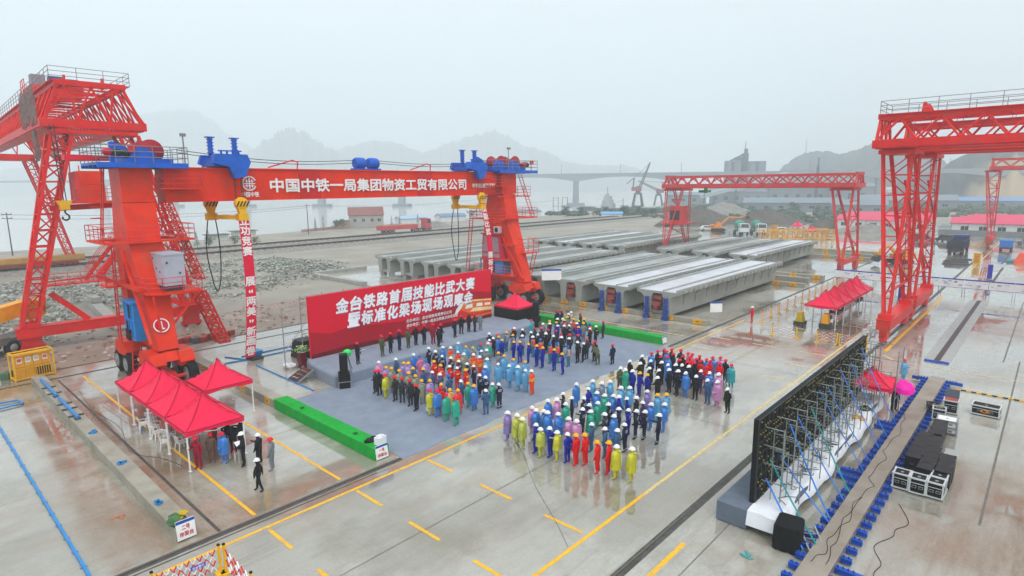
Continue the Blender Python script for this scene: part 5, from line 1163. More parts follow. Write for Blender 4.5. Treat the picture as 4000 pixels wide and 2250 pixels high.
# poster boards
for i in range(17):
    b = 22.7-2.46*i; R = thing('poster_board', 'x', 'poster board', (93.0, b-1.2, 0), 0, 'blue edged white poster boards in a row')
    R['label'] = 'white poster board with blue top edge, %s from the crane beams end of the row' % ('first second third fourth fifth sixth seventh eighth ninth tenth eleventh twelfth thirteenth fourteenth fifteenth sixteenth seventeenth'.split()[i])
    c = MB(); c.bb((-.03, -1.2, .95), (.03, 1.2, 2.1)); c.build('board', WHITE, R); c = MB(); c.bb((-.04, -1.21, 1.96), (-.031, 1.21, 2.11)); c.bb((-.04, -1.21, .94), (-.031, 1.21, .99)); c.build('blue_edge', mat('poster_blue', '2238B8', .4), R)
    c = MB(); random.seed(100+i)
    for k in range(random.choice((4, 6, 8))): c.box((-.034, random.uniform(-1, 1), random.uniform(1.1, 1.8)), (.006, random.uniform(.15, .4), random.uniform(.06, .18)), 0, random.choice((0, 1, 1, 2)))
    for k in range(5): c.box((-.034, random.uniform(-.6, .6), 1.1+.16*k), (.006, random.uniform(.4, .9), .02), 0, 2)
    c.build('picture', [mat('poster_dark', '4A5670', .5), mat('poster_grey', '9AA4B8', .5), mat('poster_lilac', 'C4C8E4', .5)], R)
    for y in (-1.1, 1.1): c = MB(); c.tube((.05, y, 0), (.05, y, 1.95), .025, 5); c.tube((.05, y, 1.5), (.7, y, 0), .02, 5); c.build('leg', STEEL, R)
for a, b, lb in ((82.5, 12.9, 'violet blue vertical flag sign beside the front gantry foot'), (110.3, 6.6, 'violet blue vertical flag sign on the slab beyond the posters')):
    R = thing('flag_sign', lb, 'sign', (a, b, 0), 0, 'violet blue flag signs'); c = MB(); c.bb((-.03, -.3, .2), (.03, .3, 2.3)); c.build('panel', mat('flag_violet', '3A30B0', .5), R); c = MB(); c.bb((-.3, -.35, 0), (.3, .35, .08)); c.tube((.05, 0, .08), (.05, 0, 2.3), .025, 5); c.build('stand', DGREY, R)
board_sign(59.6, 25.6, .9, 1.3, 1.1, (), 'white notice board with blue header standing before the concrete beams', -.75, .05)
board_sign(55.6, 44.6, 2.9, 2.4, 1.35, (), 'white notice board with blue header on the far crane leg deck', -.75, .05)
# ---------------------------------------------------------------- stacked concrete bridge beams
BEAMC = mat('beam_concrete', '9EA29C', .55, var=.14, scale=.35, dirt='8A8C86', dirt_amt=.55)
BEAMT = mat('beam_top_pale', 'A0A5A2', .4, var=.14, scale=.3, dirt='9A9C98', dirt_amt=.5)
SHEETW = mat('beam_sheet_white', 'CFD2D8', .3, var=.08, scale=.4, dirt='B8BCC0', dirt_amt=.6)
JACKB = mat('jack_blue', '2A4C9C', .45); ANCH = mat('anchor_red', '9A4844', .6)
def tbeam(L=31.5, sheet=False, jacks=False, anchors=False):
    R = thing('concrete_beam', 'x', 'concrete beam', (0, 0, 0), 0, 'precast concrete bridge beams in storage')
    m = MB()
    sec = [(-1.5, .55), (1.5, .55), (1.62, 2.35), (1.85, 2.6), (2.35, 2.78), (2.35, 3.02), (-2.35, 3.02), (-2.35, 2.78), (-1.85, 2.6), (-1.62, 2.35)]
    m.prism(sec, L-2.4, lambda y, z, d: (1.2+d, y, z))
    for x in (0, L-1.2):                                  # solid end blocks
        for s in (-1, 1): m.prism([(s*.72, .55), (s*1.5, .55), (s*1.62, 2.35), (s*1.85, 2.6), (s*2.35, 2.78), (s*2.35, 2.8), (s*.5, 2.8), (s*.62, 2.5), (s*.72, 2.3)], 1.2, lambda y, z, d, x=x: (x+d*1.001, y, z))
        m.bb((x, -2.35, 2.795), (x+1.2, 2.35, 3.02)); m.bb((x+.3, -.74, .55), (x+1.2, .74, .9))
    for i in range(1, 11):                                # diaphragm ribs
        x = L*i/11
        for s in (-1, 1): m.prism([(1.45, 1.15), (1.62, 1.3), (1.72, 2.2), (2.1, 2.62), (1.6, 2.62)], .22, lambda y, z, d, x=x, s=s: (x+d, s*y, z))
    m.build('girder', BEAMC, R)
    m = MB()
    for s in (-1, 1): m.bb((.0, s*2.35, 3.02), (L, s*2.2, 3.3)); 
    m.bb((0, -.75, 3.02), (L, -.62, 3.2)); m.build('ballast_curb', BEAMT, R)
    m = MB(); m.bb((.05, -2.18, 3.02), (L-.05, -.76, 3.05)); m.bb((.05, -.6, 3.02), (L-.05, 2.18, 3.05)); m.build('deck_surface', SHEETW if sheet else BEAMT, R)
    b_ = MB(); n = int(L/1.25)
    for i in range(n+1):
        x = .3+i*(L-.6)/n
        for s in (-1, 1): b_.bb((x-.28, s*2.34, 2.8), (x+.28, s*2.47, 3.1)); b_.prism([(2.1, 2.62), (2.35, 2.6), (2.35, 2.8), (2.1, 2.76)], .12, lambda y, z, d, x=x, s=s: (x+d, s*y, z))
    b_.build('bracket', BEAMC, R)
    if jacks:
        for s in (-1.12, 1.12):
            j = MB(); j.bb((-.45, s-.34, 0), (.0, s+.34, .3))
            for k in range(9): j.lathe([(.14, 0), (.27+.07*(k < 4), .06), (.27+.07*(k < 4), .15), (.14, .21)], (-.22, s, .3+k*.235), 10)
            j.build('screw_jack', JACKB, R)
    if anchors:
        a_ = MB(); a_.bb((-.2, -.46, 1.45), (.4, .46, 1.85)); a_.taper((0, 0, .95), (0, 0, 1.45), .4, .45, .45, .85); a_.bb((.1, -.5, 2.1), (.3, .5, 2.5)); a_.build('anchor_cover', ANCH, R)
    for x in (.6, L-.9):
        p = MB(); [p.bb((x-.35, s-.4, 0), (x+.35, s+.4, .55)) for s in (-1.1, 1.1)]; p.build('bearing_block', CONC, R)
    return R
bs = [(56.4, 30.8, 31.5, 1, 1, 'nearest of the front storage row, white sheeting on top'), (56.4, 36.6, 31.5, 1, 1, 'second of the front storage row, white sheeting on top'), (56.4, 42.3, 31.5, 0, 2, 'third of the front storage row with bare top'), (56.4, 48.1, 31.5, 0, 2, 'fourth of the front storage row, beside the far red crane leg'),
 (56.5, 56.6, 31, 0, 0, 'fifth of the front row, half hidden by the far crane leg'), (56.5, 62.4, 31, 0, 0, 'sixth of the front storage row, just behind the backdrop'), (56.5, 68.4, 31, 0, 0, 'seventh of the front storage row, end face seen above the backdrop'), (56.5, 74.3, 31, 0, 0, 'last but one of the front storage row, end above the backdrop'), (56.5, 80.2, 31, 0, 0, 'outermost of the front storage row, next to the rubble'),
 (94.6, 36.6, 31, 1, 0, 'nearest of the back storage row, white sheeting on top'), (94.6, 43.0, 31, 0, 0, 'second of the back storage row'), (94.6, 49.6, 31, 0, 0, 'third of the back storage row'), (94.6, 60.5, 31, 0, 0, 'fourth of the back storage row'), (94.6, 66.5, 31, 0, 0, 'fifth of the back storage row'), (94.6, 72.6, 31, 1, 0, 'sixth of the back storage row'), (94.6, 78.8, 31, 0, 0, 'outermost of the back storage row')]
protos = {}
for a, b, L, sh_, jk, lb in bs:
    key = (L, sh_, jk)
    if key not in protos: o = protos[key] = tbeam(L, bool(sh_), jk == 1, jk >= 1); o.location = (a, b, 0)
    else: o = dup(protos[key], (a, b, 0))
    o['label'] = 'long grey concrete beam, '+lb
YP = [26.2, 29.4, 31.9, 34.9, 37.6, 40.6, 43.3, 46.3]
kerb(56.5, 57.3, 25.2, 48.5, .5, 'wet concrete kerb with yellow plates under the near beam ends', ())
for a, ys, lb in ((56.5, YP, None), (86.3, (28.6, 26.3), 'concrete kerb with yellow plates under the far ends of the front beams'), (95.5, (25.9, 29.2, 32.2, 35.4), 'concrete kerb with yellow plates under the back beam row'), (124.5, (26.5, 29.4, 32.2), 'distant concrete kerb with yellow plates at the back beam row end'), (136, (26.2, 29.4, 32.3, 35.5), 'farthest concrete kerb with yellow plates behind the stored beams')):
    R = [o for o in COL.objects if o.get('label', '').startswith('wet concrete kerb')][0] if lb is None else kerb(a, a+.8, 24.9, 60 if a > 60 else 48, .6, lb)
    for p in ys: q = MB(); q.bb((a-.05, p-.5, .1), (a, p+.5, .58 if a < 60 else .66)); q.box((a-.052, p, .34), (.006, .36, .14), 0, 1); q.world('yellow_plate', [YPATCH, mat('plate_scrawl', 'A8721C', .6)], R)
for a, b0, b1, lb in ((90.6, 25.6, 30.5, 'short dark concrete block on the wet slab between the beam rows'), (128.2, 25.4, 30, 'short grey concrete block beyond the mid gantry leg')):
    m = MB(); m.bb((a, b0, 0), (a+.9, b1, .75)); m.bb((a+.1, b0, .75), (a+.8, b1, .8), 1); m.solo('concrete_block', [CONCW, CONC], lb, 'concrete block')
m = MB(); m.prism([(0, 0), (14, 0), (14, .55), (0, .55)], .9, lambda x, y, d: (49-d, 74+x, y)); m.prism([(0, 0), (10, 0), (10, .55), (0, .55)], .9, lambda x, y, d: (49+x, 89+d, y)); m.solo('retaining_kerb', CONC, 'low concrete edge wall bounding the slab beside the rubble', 'concrete kerb')
m = MB(); m.prism([(69.5, 0), (89.5, 0), (89.5, .9), (71, .5), (69.5, .2)], 1.1, lambda x, y, d: (16+d+(x-70)*.08, x, y)); m.bb((17.3, 84, .9), (18.2, 86.5, 1.5)); m.solo('concrete_ramp', CONC, 'grey concrete footing running up the rubble slope behind the left truss leg', 'concrete footing')
# pipes and rods on the slab near the backdrop
m = MB()
for p, q in (((20.4, 50.3, .05), (25.3, 50.2, .05)), ((20.2, 49.0, .05), (25.0, 49.0, .05)), ((20.1, 46.8, .04), (20.05, 37.6, .04)), ((19.4, 51.2, .05), (20.3, 49.0, .05)), ((18.6, 49.3, .05), (20.4, 49.0, .05))): m.bar(p, q, .08)
m.solo('blue_rail', PIPEBL, 'thin blue rails laid on the concrete behind the green kerb', 'rail')
m = MB(); m.bar((3.98, 55, .06), (3.98, 20.5, .06), .1); 
for i in range(24): m.box((3.98, 54-i*1.4, .02), (.22, .04, .03))
m.solo('blue_rail', PIPEBL, 'long light blue rail running across the bottom left slab', 'rail')
m = MB(); m.path([(1, 51.6, .1), (4.64, 51.23, .1), (5.6, 51.13, .1), (5.7, 50.02, .1), (4.48, 49.92, .1), (1, 50.3, .1)], .06, 6); m.solo('blue_pipe', PIPEBL, 'small bent blue pipe frame lying on the left slab', 'frame')
t = thing('blue_jack', 'small blue machine foot at the bottom of the long red banner', 'machine', (20.9, 48.9, 0)); c = MB(); c.taper((0, 0, .25), (0, 0, .7), .5, 1.0, .8, 1.2); c.build('body', PIPEBL, t); c = MB(); c.bb((-.5, -.6, 0), (.5, .6, .25)); c.build('foot', DGREY, t)
for (a, b, r, hexc, lb) in ((7.6, 26.6, .3, 'C07040', 'flat orange scrap lying near the kerb end'), (5.9, 29.0, .2, 'B86850', 'small reddish wood scraps on the left slab'), (24.6, 22.5, .5, '6A60C8', 'flattened violet bottle wrap on the road by the carpet'), (21.5, 7.5, .6, '4A9A98', 'torn teal paper lying on the slab at the bottom right')):
    m = MB(); random.seed(int(a*10)); 
    for i in range(4): m.box((a+random.uniform(-.15, .15), b+random.uniform(-.15, .15), .012+.006*i), (random.uniform(.15, .4), .12, .012), random.random()*3)
    m.solo('litter_scrap', mat('scrap_'+hexc, hexc, .6), lb, 'litter')
# ---------------------------------------------------------------- far yard, shore and harbour
def gable_house(name, label, cat, a, b, w, d, he, hr, rz, wall, roof, group=None, wins=(), over=.3, stripes=None):
    """ridge along local x; w along x, d along y"""
    R = thing(name, label, cat, (a, b, 0), rz, group)
    m = MB(); m.prism([(-d/2, 0), (d/2, 0), (d/2, he), (0, hr), (-d/2, he)], w, lambda y, z, q: (-w/2+q, y, z)); m.build('wall', wall, R)
    r = MB(); L = w+2*over; sl = (hr-he)/(d/2)
    for s in (-1, 1): r.add([(-L/2, s*(d/2+over), he-sl*over+.05), (L/2, s*(d/2+over), he-sl*over+.05), (L/2, 0, hr+.05), (-L/2, 0, hr+.05), (-L/2, s*(d/2+over), he-sl*over+.2), (L/2, s*(d/2+over), he-sl*over+.2), (L/2, 0, hr+.2), (-L/2, 0, hr+.2)], [(0, 1, 2, 3), (7, 6, 5, 4), (0, 4, 5, 1), (1, 5, 6, 2), (2, 6, 7, 3), (3, 7, 4, 0)])
    r.build('roof', roof, R)
    for (side, x, z, ww, hh) in wins:
        q = MB(); 
        if side in 'fb': s = -1 if side == 'f' else 1; q.box((x, s*(d/2+.02), z), (ww, .06, hh)); q.box((x, s*(d/2+.03), z), (.06, .07, hh), 0, 1); q.box((x, s*(d/2+.03), z-hh/2), (ww+.1, .1, .06), 0, 1)
        else: s = -1 if side == 'l' else 1; q.box((s*(w/2+.02), x, z), (.06, ww, hh)); q.box((s*(w/2+.03), x, z), (.07, .06, hh), 0, 1)
        q.build('window', [GLASS, WHITE], R)
    if stripes:
        q = MB(); n = int(w/3.6)
        for i in range(n+1): x = -w/2+w*i/n; q.box((x, -d/2-.02, he/2), (.12, .05, he))
        q.box((0, -d/2-.02, he-.08), (w, .06, .16)); q.build('trim', stripes, R)
    return R
PREW = mat('cabin_wall_white', 'D8DADA', .6, var=.06); PRER = mat('cabin_roof_rose', 'D84A6A', .5, var=.06, scale=.4); TRIMR = mat('cabin_trim_rose', 'B85068', .5)
for i, a in enumerate((209, 217, 225, 233)):
    nm = ('front', 'second', 'third', 'rearmost')[i]
    gable_house('site_cabin', 'long white site cabin with pink red roof, %s of the right hand block' % nm, 'site cabin', a, -4-i*1.0, 52, 6.5, 3.0, 4.3, -math.pi/2, PREW, PRER, 'pink roofed site cabins', [('f', x, 1.6, 1.7, 1.1) for x in range(-23, 24, 4)] if i == 0 else [], .4, TRIMR)
    gable_house('site_cabin', 'long white site cabin with pink red roof, %s of the left hand block' % nm, 'site cabin', a+2, 39.5+i*.8, 24, 6.5, 3.0, 4.3, -math.pi/2, PREW, PRER, 'pink roofed site cabins', [('f', x, 1.6, 1.7, 1.1) for x in range(-10, 11, 4)]+[('r', 0, 1.5, 1.2, 2.2)], .4, TRIMR)
def low_wall(name, pts, h, m, label, cat, th=.3):
    q = MB(); 
    for p, r in zip(pts[:-1], pts[1:]): q.bar((p[0], p[1], h/2), (r[0], r[1], h/2), th, h)
    return q.solo(name, m, label, cat)
low_wall('boundary_wall', [(199, 24), (198, -30)], 1.5, mat('wall_grey_dark', '7C8084', .8), 'low dark grey boundary wall in front of the pink roofed cabins', 'boundary wall')
def heap(label, a, b, w, d, h, m, seed, name='soil_heap', cat='soil heap'):
    rnd = random.Random(seed); q = MB(); N, M = 26, 9; ph = [rnd.uniform(0, 6) for _ in range(6)]
    for j in range(M+1):
        t = j/M
        for i in range(N):
            A = 2*math.pi*i/N; r = (1-t)*(1+.18*math.sin(2*A+ph[0])+.12*math.sin(3*A+ph[1])+.07*math.sin(7*A+ph[2]))
            z = h*(t**.8)*(1+.12*math.sin(3*A+ph[3])*(1-t))+rnd.uniform(-.05, .05)*h; q.v.append((a+w/2*r*math.cos(A), b+d/2*r*math.sin(A), max(0, z) if t > 0 else -.05))
    for j in range(M):
        for i in range(N): q.f.append((j*N+i, j*N+(i+1) % N, (j+1)*N+(i+1) % N, (j+1)*N+i)); q.m.append(0); q.sm.append(True)
    return q.solo(name, m, label, cat)
SOIL = mat('dark_soil', '5A544E', .95, var=.3, scale=.5, bump=.5); SOILG = mat('grey_soil', '86847E', .95, var=.25, scale=.5, bump=.5)
heap('long dark soil heap behind the orange excavator', 212, 100, 46, 30, 6, SOIL, 1); heap('dark soil heap stretching right behind the mixer trucks', 226, 80, 34, 24, 5, SOIL, 2); heap('greyer soil heap farther back towards the harbour', 262, 112, 40, 26, 6.5, SOILG, 3)
heap('low grey earth bank in front of the left cabins', 196, 40, 12, 26, 2.6, SOILG, 4); heap('low earth bank next to the white pickup', 214, 56, 14, 10, 3, SOIL, 5); heap('small pale sand heap beside the dark dump truck', 168, 12.2, 4, 4, 1.2, mat('sand', 'B8A488', .95, var=.2), 6)
heap('earth mound right of the long red lorry', 137, 162, 12, 6, 2.2, SOILG, 7)
# trees
LEAF = {k: mat('leaf_'+k, h, .8, var=.25, scale=1.5, spec=.2) for k, h in (('dark', '2E4436'), ('mid', '3E5A40'), ('grey', '4A5E50'))}
BARK = mat('bark', '4A4038', .9)
def tree(kind, h, w, lf, seed, trunk=.2):
    rnd = random.Random(seed); R = thing('tree', 'x', 'tree')
    t = MB(); t.tube((0, 0, 0), (.02*h, 0, h*.55), .03*h*.5, 6, .014*h*.5)
    for k in range(5): A = k*1.3+rnd.random(); t.tube((.008*h, 0, h*(.25+.06*k)), (w*.28*math.cos(A), w*.28*math.sin(A), h*(.45+.08*k)), .01*h*.5, 5, .004*h)
    t.build('trunk', BARK, R); c = MB()
    cl = [(rnd.gauss(0, .26), rnd.gauss(0, .26), rnd.random()) for _ in range(26)]
    for i in range(420):
        if kind == 'cone': z = rnd.random()**1.3; r = (1-z)*.5*(rnd.random()**.5); A = rnd.random()*6.28; p = Vector((w*r*math.cos(A), w*r*math.sin(A), h*(trunk+(1-trunk)*z)))
        else:
            q = rnd.choice(cl); d = Vector((rnd.gauss(0, 1), rnd.gauss(0, 1), rnd.gauss(0, 1))).normalized()*rnd.random()**.4*.17
            p = Vector((w*(q[0]*.75+d.x), w*(q[1]*.75+d.y), h*(trunk+.1+(1-trunk-.18)*q[2])+w*d.z*.8))
        s = w*rnd.uniform(.03, .065); u = Vector((rnd.gauss(0, 1), rnd.gauss(0, 1), rnd.gauss(0, 1))).normalized(); v = u.orthogonal().normalized()
        c.add([p+u*s, p+v*s*.6, p-u*s, p-v*s*.6], [(0, 1, 2, 3)], rnd.choice((0, 0, 1)))
    c.build('crown', [LEAF[lf], LEAF['grey' if lf != 'grey' else 'mid']], R); return R
tp = [tree('cone', 5, 1.8, 'dark', 1), tree('round', 5, 4.5, 'mid', 2), tree('round', 6, 6, 'dark', 3), tree('round', 4, 5.5, 'grey', 4, .1)]
used = [False]*4
def plant_tree(k, a, b, s, label, group):
    o = tp[k] if not used[k] else copy_tree(tp[k]); used[k] = True
    o.location = (a, b, 0); o.scale = (s, s, s*random.uniform(.9, 1.1)); o.rotation_euler = (0, 0, random.random()*6); o['label'] = label; o['group'] = group
random.seed(41)
for i, (a, b, s) in enumerate(((50.6, 150.5, .8), (53.6, 152, .9), (57.2, 154.5, .95))): plant_tree(0, a, b, s, 'small pointed conifer on the shore behind the long banner, %s from the left' % ('first', 'second', 'third')[i], 'conifers on the shore')
for i, (a, b, s) in enumerate(((101, 181, .9), (104.5, 182, 1.0), (128, 176, .8), (133, 178, .8), (143, 180, .9))): plant_tree(0, a, b, s, 'small dark conifer near the brick shore house, %s from the left' % ('first', 'second', 'third', 'fourth', 'fifth')[i], 'conifers by the shore house')
for i, (a, b, s) in enumerate(((55.6, 150, .55), (61, 148, .6), (66, 148, .5), (112, 183, .8), (109, 182, .55), (172, 180, .9), (178, 178, 1.0), (183, 177, .8))): plant_tree(1, a, b, s, 'small bushy green tree along the shore, %s from the left' % ('first', 'second', 'third', 'fourth', 'fifth', 'sixth', 'seventh', 'eighth')[i], 'bushy trees along the shore')
n1 = 'first second third fourth fifth sixth seventh eighth ninth tenth eleventh twelfth thirteenth fourteenth fifteenth sixteenth'.split()
for i in range(16):
    t_ = i/15; a = 214+36*t_+random.uniform(-2, 2); b = 170-36*t_+random.uniform(-3, 3); plant_tree(2, a, b, random.uniform(.5, .85)*(1.35 if i == 10 else 1), 'dark green tree in the row before the harbour, %s from the left' % n1[i], 'tree row before the harbour')
for i in range(12):
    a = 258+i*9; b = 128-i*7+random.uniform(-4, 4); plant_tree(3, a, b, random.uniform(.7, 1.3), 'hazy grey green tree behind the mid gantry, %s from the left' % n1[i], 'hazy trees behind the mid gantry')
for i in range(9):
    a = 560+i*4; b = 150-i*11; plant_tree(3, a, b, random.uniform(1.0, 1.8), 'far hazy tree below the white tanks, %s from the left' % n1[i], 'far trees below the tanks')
# shore house, sheds, walls
BRK = mat('brick_pale_red', 'A88880', .85, var=.12, scale=1.5); BRKG = mat('gable_grey', 'A8A6A0', .85, var=.1)
gable_house('brick_house', 'pale brick house with reddish gable roof on the shore', 'house', 124.6, 187, 12, 9, 4.4, 7.0, -.55, BRKG, mat('roof_brown_red', '8A5A54', .7, var=.15), None, [('f', -4, 2.6, 1, 1.2), ('f', -1, 2.6, 1, 1.2), ('f', 2, 2.6, 1, 1.2), ('f', 4.5, 2.6, 1, 1.2), ('l', 0, 2.4, 1.1, 1.2), ('r', 0, 2.4, 1.2, 1.2)])
m = MB(); m.box((114.4, 186.8, 1.3), (5, 4, 2.6), -.55); m.box((114.4, 186.8, 2.7), (5.4, 4.4, .2), -.55, 1); m.solo('lean_to', [BRK, mat('roof_slate', '6A6A6C', .7)], 'low brick outbuilding left of the shore house', 'outbuilding')
gable_house('blue_roof_shed', 'low shed with pale blue roof behind the long red lorry', 'shed', 147, 189, 12, 5, 2.0, 2.9, -.2, PREW, mat('roof_pale_blue', '9ABCD8', .5))
gable_house('blue_roof_shed', 'low blue grey shed on the shore right of the red lorry', 'shed', 165, 186, 12, 5, 2.2, 3.2, -.2, PREW, mat('roof_slate_blue', '6E88A8', .5))
gable_house('blue_roof_shed', 'bright blue roofed shed among the dark harbour trees', 'shed', 223.5, 145.5, 9, 5, 1.8, 2.6, -1.0, PREW, mat('roof_sky_blue', '6AA4D4', .5))
low_wall('shore_wall', [(40, 153), (46, 154), (58, 157)], 1.4, mat('wall_white', 'C8CAC4', .8), 'short whitewashed shore wall behind the long banner', 'shore wall')
low_wall('shore_wall', [(96, 181), (112, 187), (113, 188)], .9, BRK, 'low brick wall beside the shore house', 'shore wall')
gable_house('long_shed', 'long low grey shed on the bank left of the tree row', 'shed', 206, 184, 22, 6, 2.4, 3.4, -.1, PREW, mat('roof_slate_green', '7A8C90', .6))
for a, b, w_, h_, lb in ((66, 172, 5, 1.6, 'small grey hut on the bank with a dark slab roof'), (76, 178, 6, 1.8, 'flat roofed shelter on the bank beside the pole')):
    R = thing('hut', lb, 'hut', (a, b, 0)); m = MB(); m.bb((-w_/2, -1.5, 0), (w_/2, 1.5, h_)); m.build('wall', mat('wall_white', 'C8CAC4', .8), R); m = MB(); m.bb((-w_/2-.6, -2, h_), (w_/2+.6, 2, h_+.2)); m.build('roof', mat('roof_slate', '6A6A6C', .7), R)
# poles and wires
def pole(a, b, h, label, arms=1):
    R = thing('utility_pole', label, 'utility pole', (a, b, 0), 0, 'wooden utility poles along the shore'); m = MB(); m.tube((0, 0, 0), (0, 0, h), .16, 6, .1); m.build('shaft', mat('pole_grey', '5C5E60', .8), R)
    m = MB()
    for k in range(arms): m.bar((-.9, 0, h-.4-k*.9), (.9, 0, h-.4-k*.9), .12); [m.lathe([(.05, 0), (.07, .1), (.04, .22)], (x, 0, h-.34-k*.9), 6) for x in (-.8, 0, .8)]
    m.build('crossarm', DGREY, R)
pole(21.5, 170, 9.5, 'utility pole seen at the left edge beside the truss gantry', 2); pole(93.5, 172, 9.2, 'utility pole standing on the bank left of the brick house'); pole(184, 188, 9, 'utility pole seen under the girder right of the red lorry')
m = MB()
for (p, q) in (((21.5, 170, 9), (93.5, 172, 8.8)), ((21.5, 170, 8.1), (93.5, 172, 8.2)), ((93.5, 172, 8.8), (184, 188, 8.6)), ((21.5, 170, 9), (-60, 176, 9)), ((184, 188, 8.6), (236, 186, 7))):
    m.path([Vector(p).lerp(Vector(q), t/10)-V(0, 0, 1.2*math.sin(math.pi*t/10)) for t in range(11)], .035, 4)
m.solo('power_line', ROPE, 'thin overhead wires sagging between the shore poles', 'power line')
for a, b, lb in ((235, 186, 'left one of two tall H shaped pole frames by the water'), (249, 191, 'right one of two tall H shaped pole frames by the water')):
    R = thing('pole_frame', lb, 'pole frame', (a, b, 0), 0, 'H shaped pole frames by the water'); m = MB(); m.tube((0, -1.6, 0), (0, -1.6, 8.6), .15, 6); m.tube((0, 1.6, 0), (0, 1.6, 8.6), .15, 6); m.build('post', mat('pole_grey', '5C5E60', .8), R); m = MB(); m.bar((0, -1.6, 8.2), (0, 1.6, 8.2), .14); m.bar((0, -1.6, 4), (0, 1.6, 4), .12); m.build('crossbar', DGREY, R)
# vehicles -----------------------------------------------------
TY = mat('tyre', '1E1F20', .8)
def wheels(R, pts, r=.5, w=.3, rim=RIM):
    for x, y in pts:
        A = Matrix.Rotation(math.pi/2, 3, 'X'); q = MB(); q.lathe([(r*.5, -w/2), (r*.9, -w/2), (r, -w*.3), (r, w*.3), (r*.9, w/2), (r*.5, w/2)], (x, y, r), 14, 0, A); k = q.build('wheel', TY, R)
        h = MB(); h.lathe([(0, -w/2-.02), (r*.52, -w/2-.02), (r*.52, w/2+.02), (0, w/2+.02)], (x, y, r), 12, 0, A); h.build('rim', rim, k)
def cab(R, x0, x1, w, z0, z1, m, slope=.25, glass=GLASS):
    c = MB(); c.prism([(x0, z0), (x1, z0), (x1, z0+(z1-z0)*.5), (x1-slope, z1), (x0, z1)], w, lambda x, z, d: (x, -w/2+d, z)); k = c.build('cab', m, R)
    g = MB(); zz = z0+(z1-z0)*.52; g.add([(x1+.01, -w*.44, zz), (x1+.01, w*.44, zz), (x1-slope+.03, w*.42, z1-.08), (x1-slope+.03, -w*.42, z1-.08)], [(0, 1, 2, 3)])
    for s in (-1, 1): g.add([(x0+(x1-x0)*.35, s*(w/2+.01), zz), (x1-.15, s*(w/2+.01), zz), (x1-slope-.1, s*(w/2+.01), z1-.15), (x0+(x1-x0)*.35, s*(w/2+.01), z1-.15)], [(0, 1, 2, 3)])
    g.build('window', glass, k)
    l = MB()
    for s in (-1, 1): l.box((x1+.02, s*w*.36, z0+.3), (.05, .35, .2))
    l.build('headlight', WHITE, k); return k
# red articulated lorry
R = thing('lorry', 'long red articulated lorry with low loaded trailer on the far road', 'lorry', (108, 155.6, 0), -.13)
LR = mat('lorry_red', 'C0444C', .5, dirt='9A6060'); m = MB(); m.bb((0, -1.25, 1.0), (13.6, 1.25, 1.25)); m.bb((0, -1.3, 1.25), (13.6, -1.2, 2.3)); m.bb((0, 1.2, 1.25), (13.6, 1.3, 2.3)); m.bb((0, -1.3, 1.25), (.1, 1.3, 2.3))
for i in range(9): m.bb((i*1.65, -1.34, 1.25), (i*1.65+.12, -1.3, 2.3))
m.build('trailer', LR, R); m = MB(); m.bb((.2, -1.15, 1.3), (13.3, 1.15, 2.35)); 
for i in range(30): m.ico((.6+i*.42, random.uniform(-.7, .7), 2.35), (1.4, 1.2, .4), 0, .3)
m.build('load', mat('load_sand_red', 'B07058', .9, var=.2), R)
m = MB(); m.bb((13.2, -.5, .6), (19.3, .5, 1.0)); m.build('chassis', DGREY, R); cab(R, 16.2, 18.6, 2.45, .9, 4.0, LR, .2); m = MB(); m.bb((15.6, -1.1, 3.6), (17.4, 1.1, 4.25)); m.build('roof_fairing', LR, R)
wheels(R, [(x, s*1.05) for x in (2.0, 3.4, 4.8, 12.6, 14, 16.9, 18.2) for s in (-1, 1)], .52, .4)
# dark dump truck seen from behind
R = thing('dump_truck', 'big dark blue grey dump truck seen from behind on the wet road', 'dump truck', (145.4, 14.6, 0), -.02)
DT = mat('truck_dark_blue', '323A52', .45, dirt='5A5C60'); m = MB(); z0, z1 = 1.1, 2.7
m.bb((.1, -1.3, z0), (7.6, 1.3, z0+.1)); m.bb((.1, -1.35, z0), (7.6, -1.25, z1)); m.bb((.1, 1.25, z0), (7.6, 1.35, z1)); m.bb((7.5, -1.3, z0), (7.7, 1.3, z1+.4)); 
for i in range(8): m.bb((.3+i, -1.42, z0), (.45+i, -1.35, z1)); m.bb((.3+i, 1.35, z0), (.45+i, 1.42, z1))
m.build('tipper_body', DT, R); m = MB(); m.bb((0, -1.32, z0-.1), (.1, 1.32, z1)); m.bb((-.05, -.9, 1.5), (0, .9, 2.2)); m.build('tailgate', mat('tailgate_dark', '2A2F40', .5), R)
m = MB(); m.bb((-.05, -1.2, .65), (.2, -.8, .85)); m.bb((-.05, .8, .65), (.2, 1.2, .85)); m.build('tail_light', mat('tail_red', 'A03038', .4), R)
m = MB(); m.bb((0, -.45, .55), (10, .45, 1.0)); m.bb((-.1, -1.2, .5), (.15, 1.2, .65)); m.build('chassis', DGREY, R); cab(R, 7.9, 10.1, 2.4, .9, 3.4, mat('cab_blue', '2A4A94', .4), .15); wheels(R, [(x, s*1.0) for x in (1.4, 2.8, 8.8) for s in (-1, 1)], .52, .45)
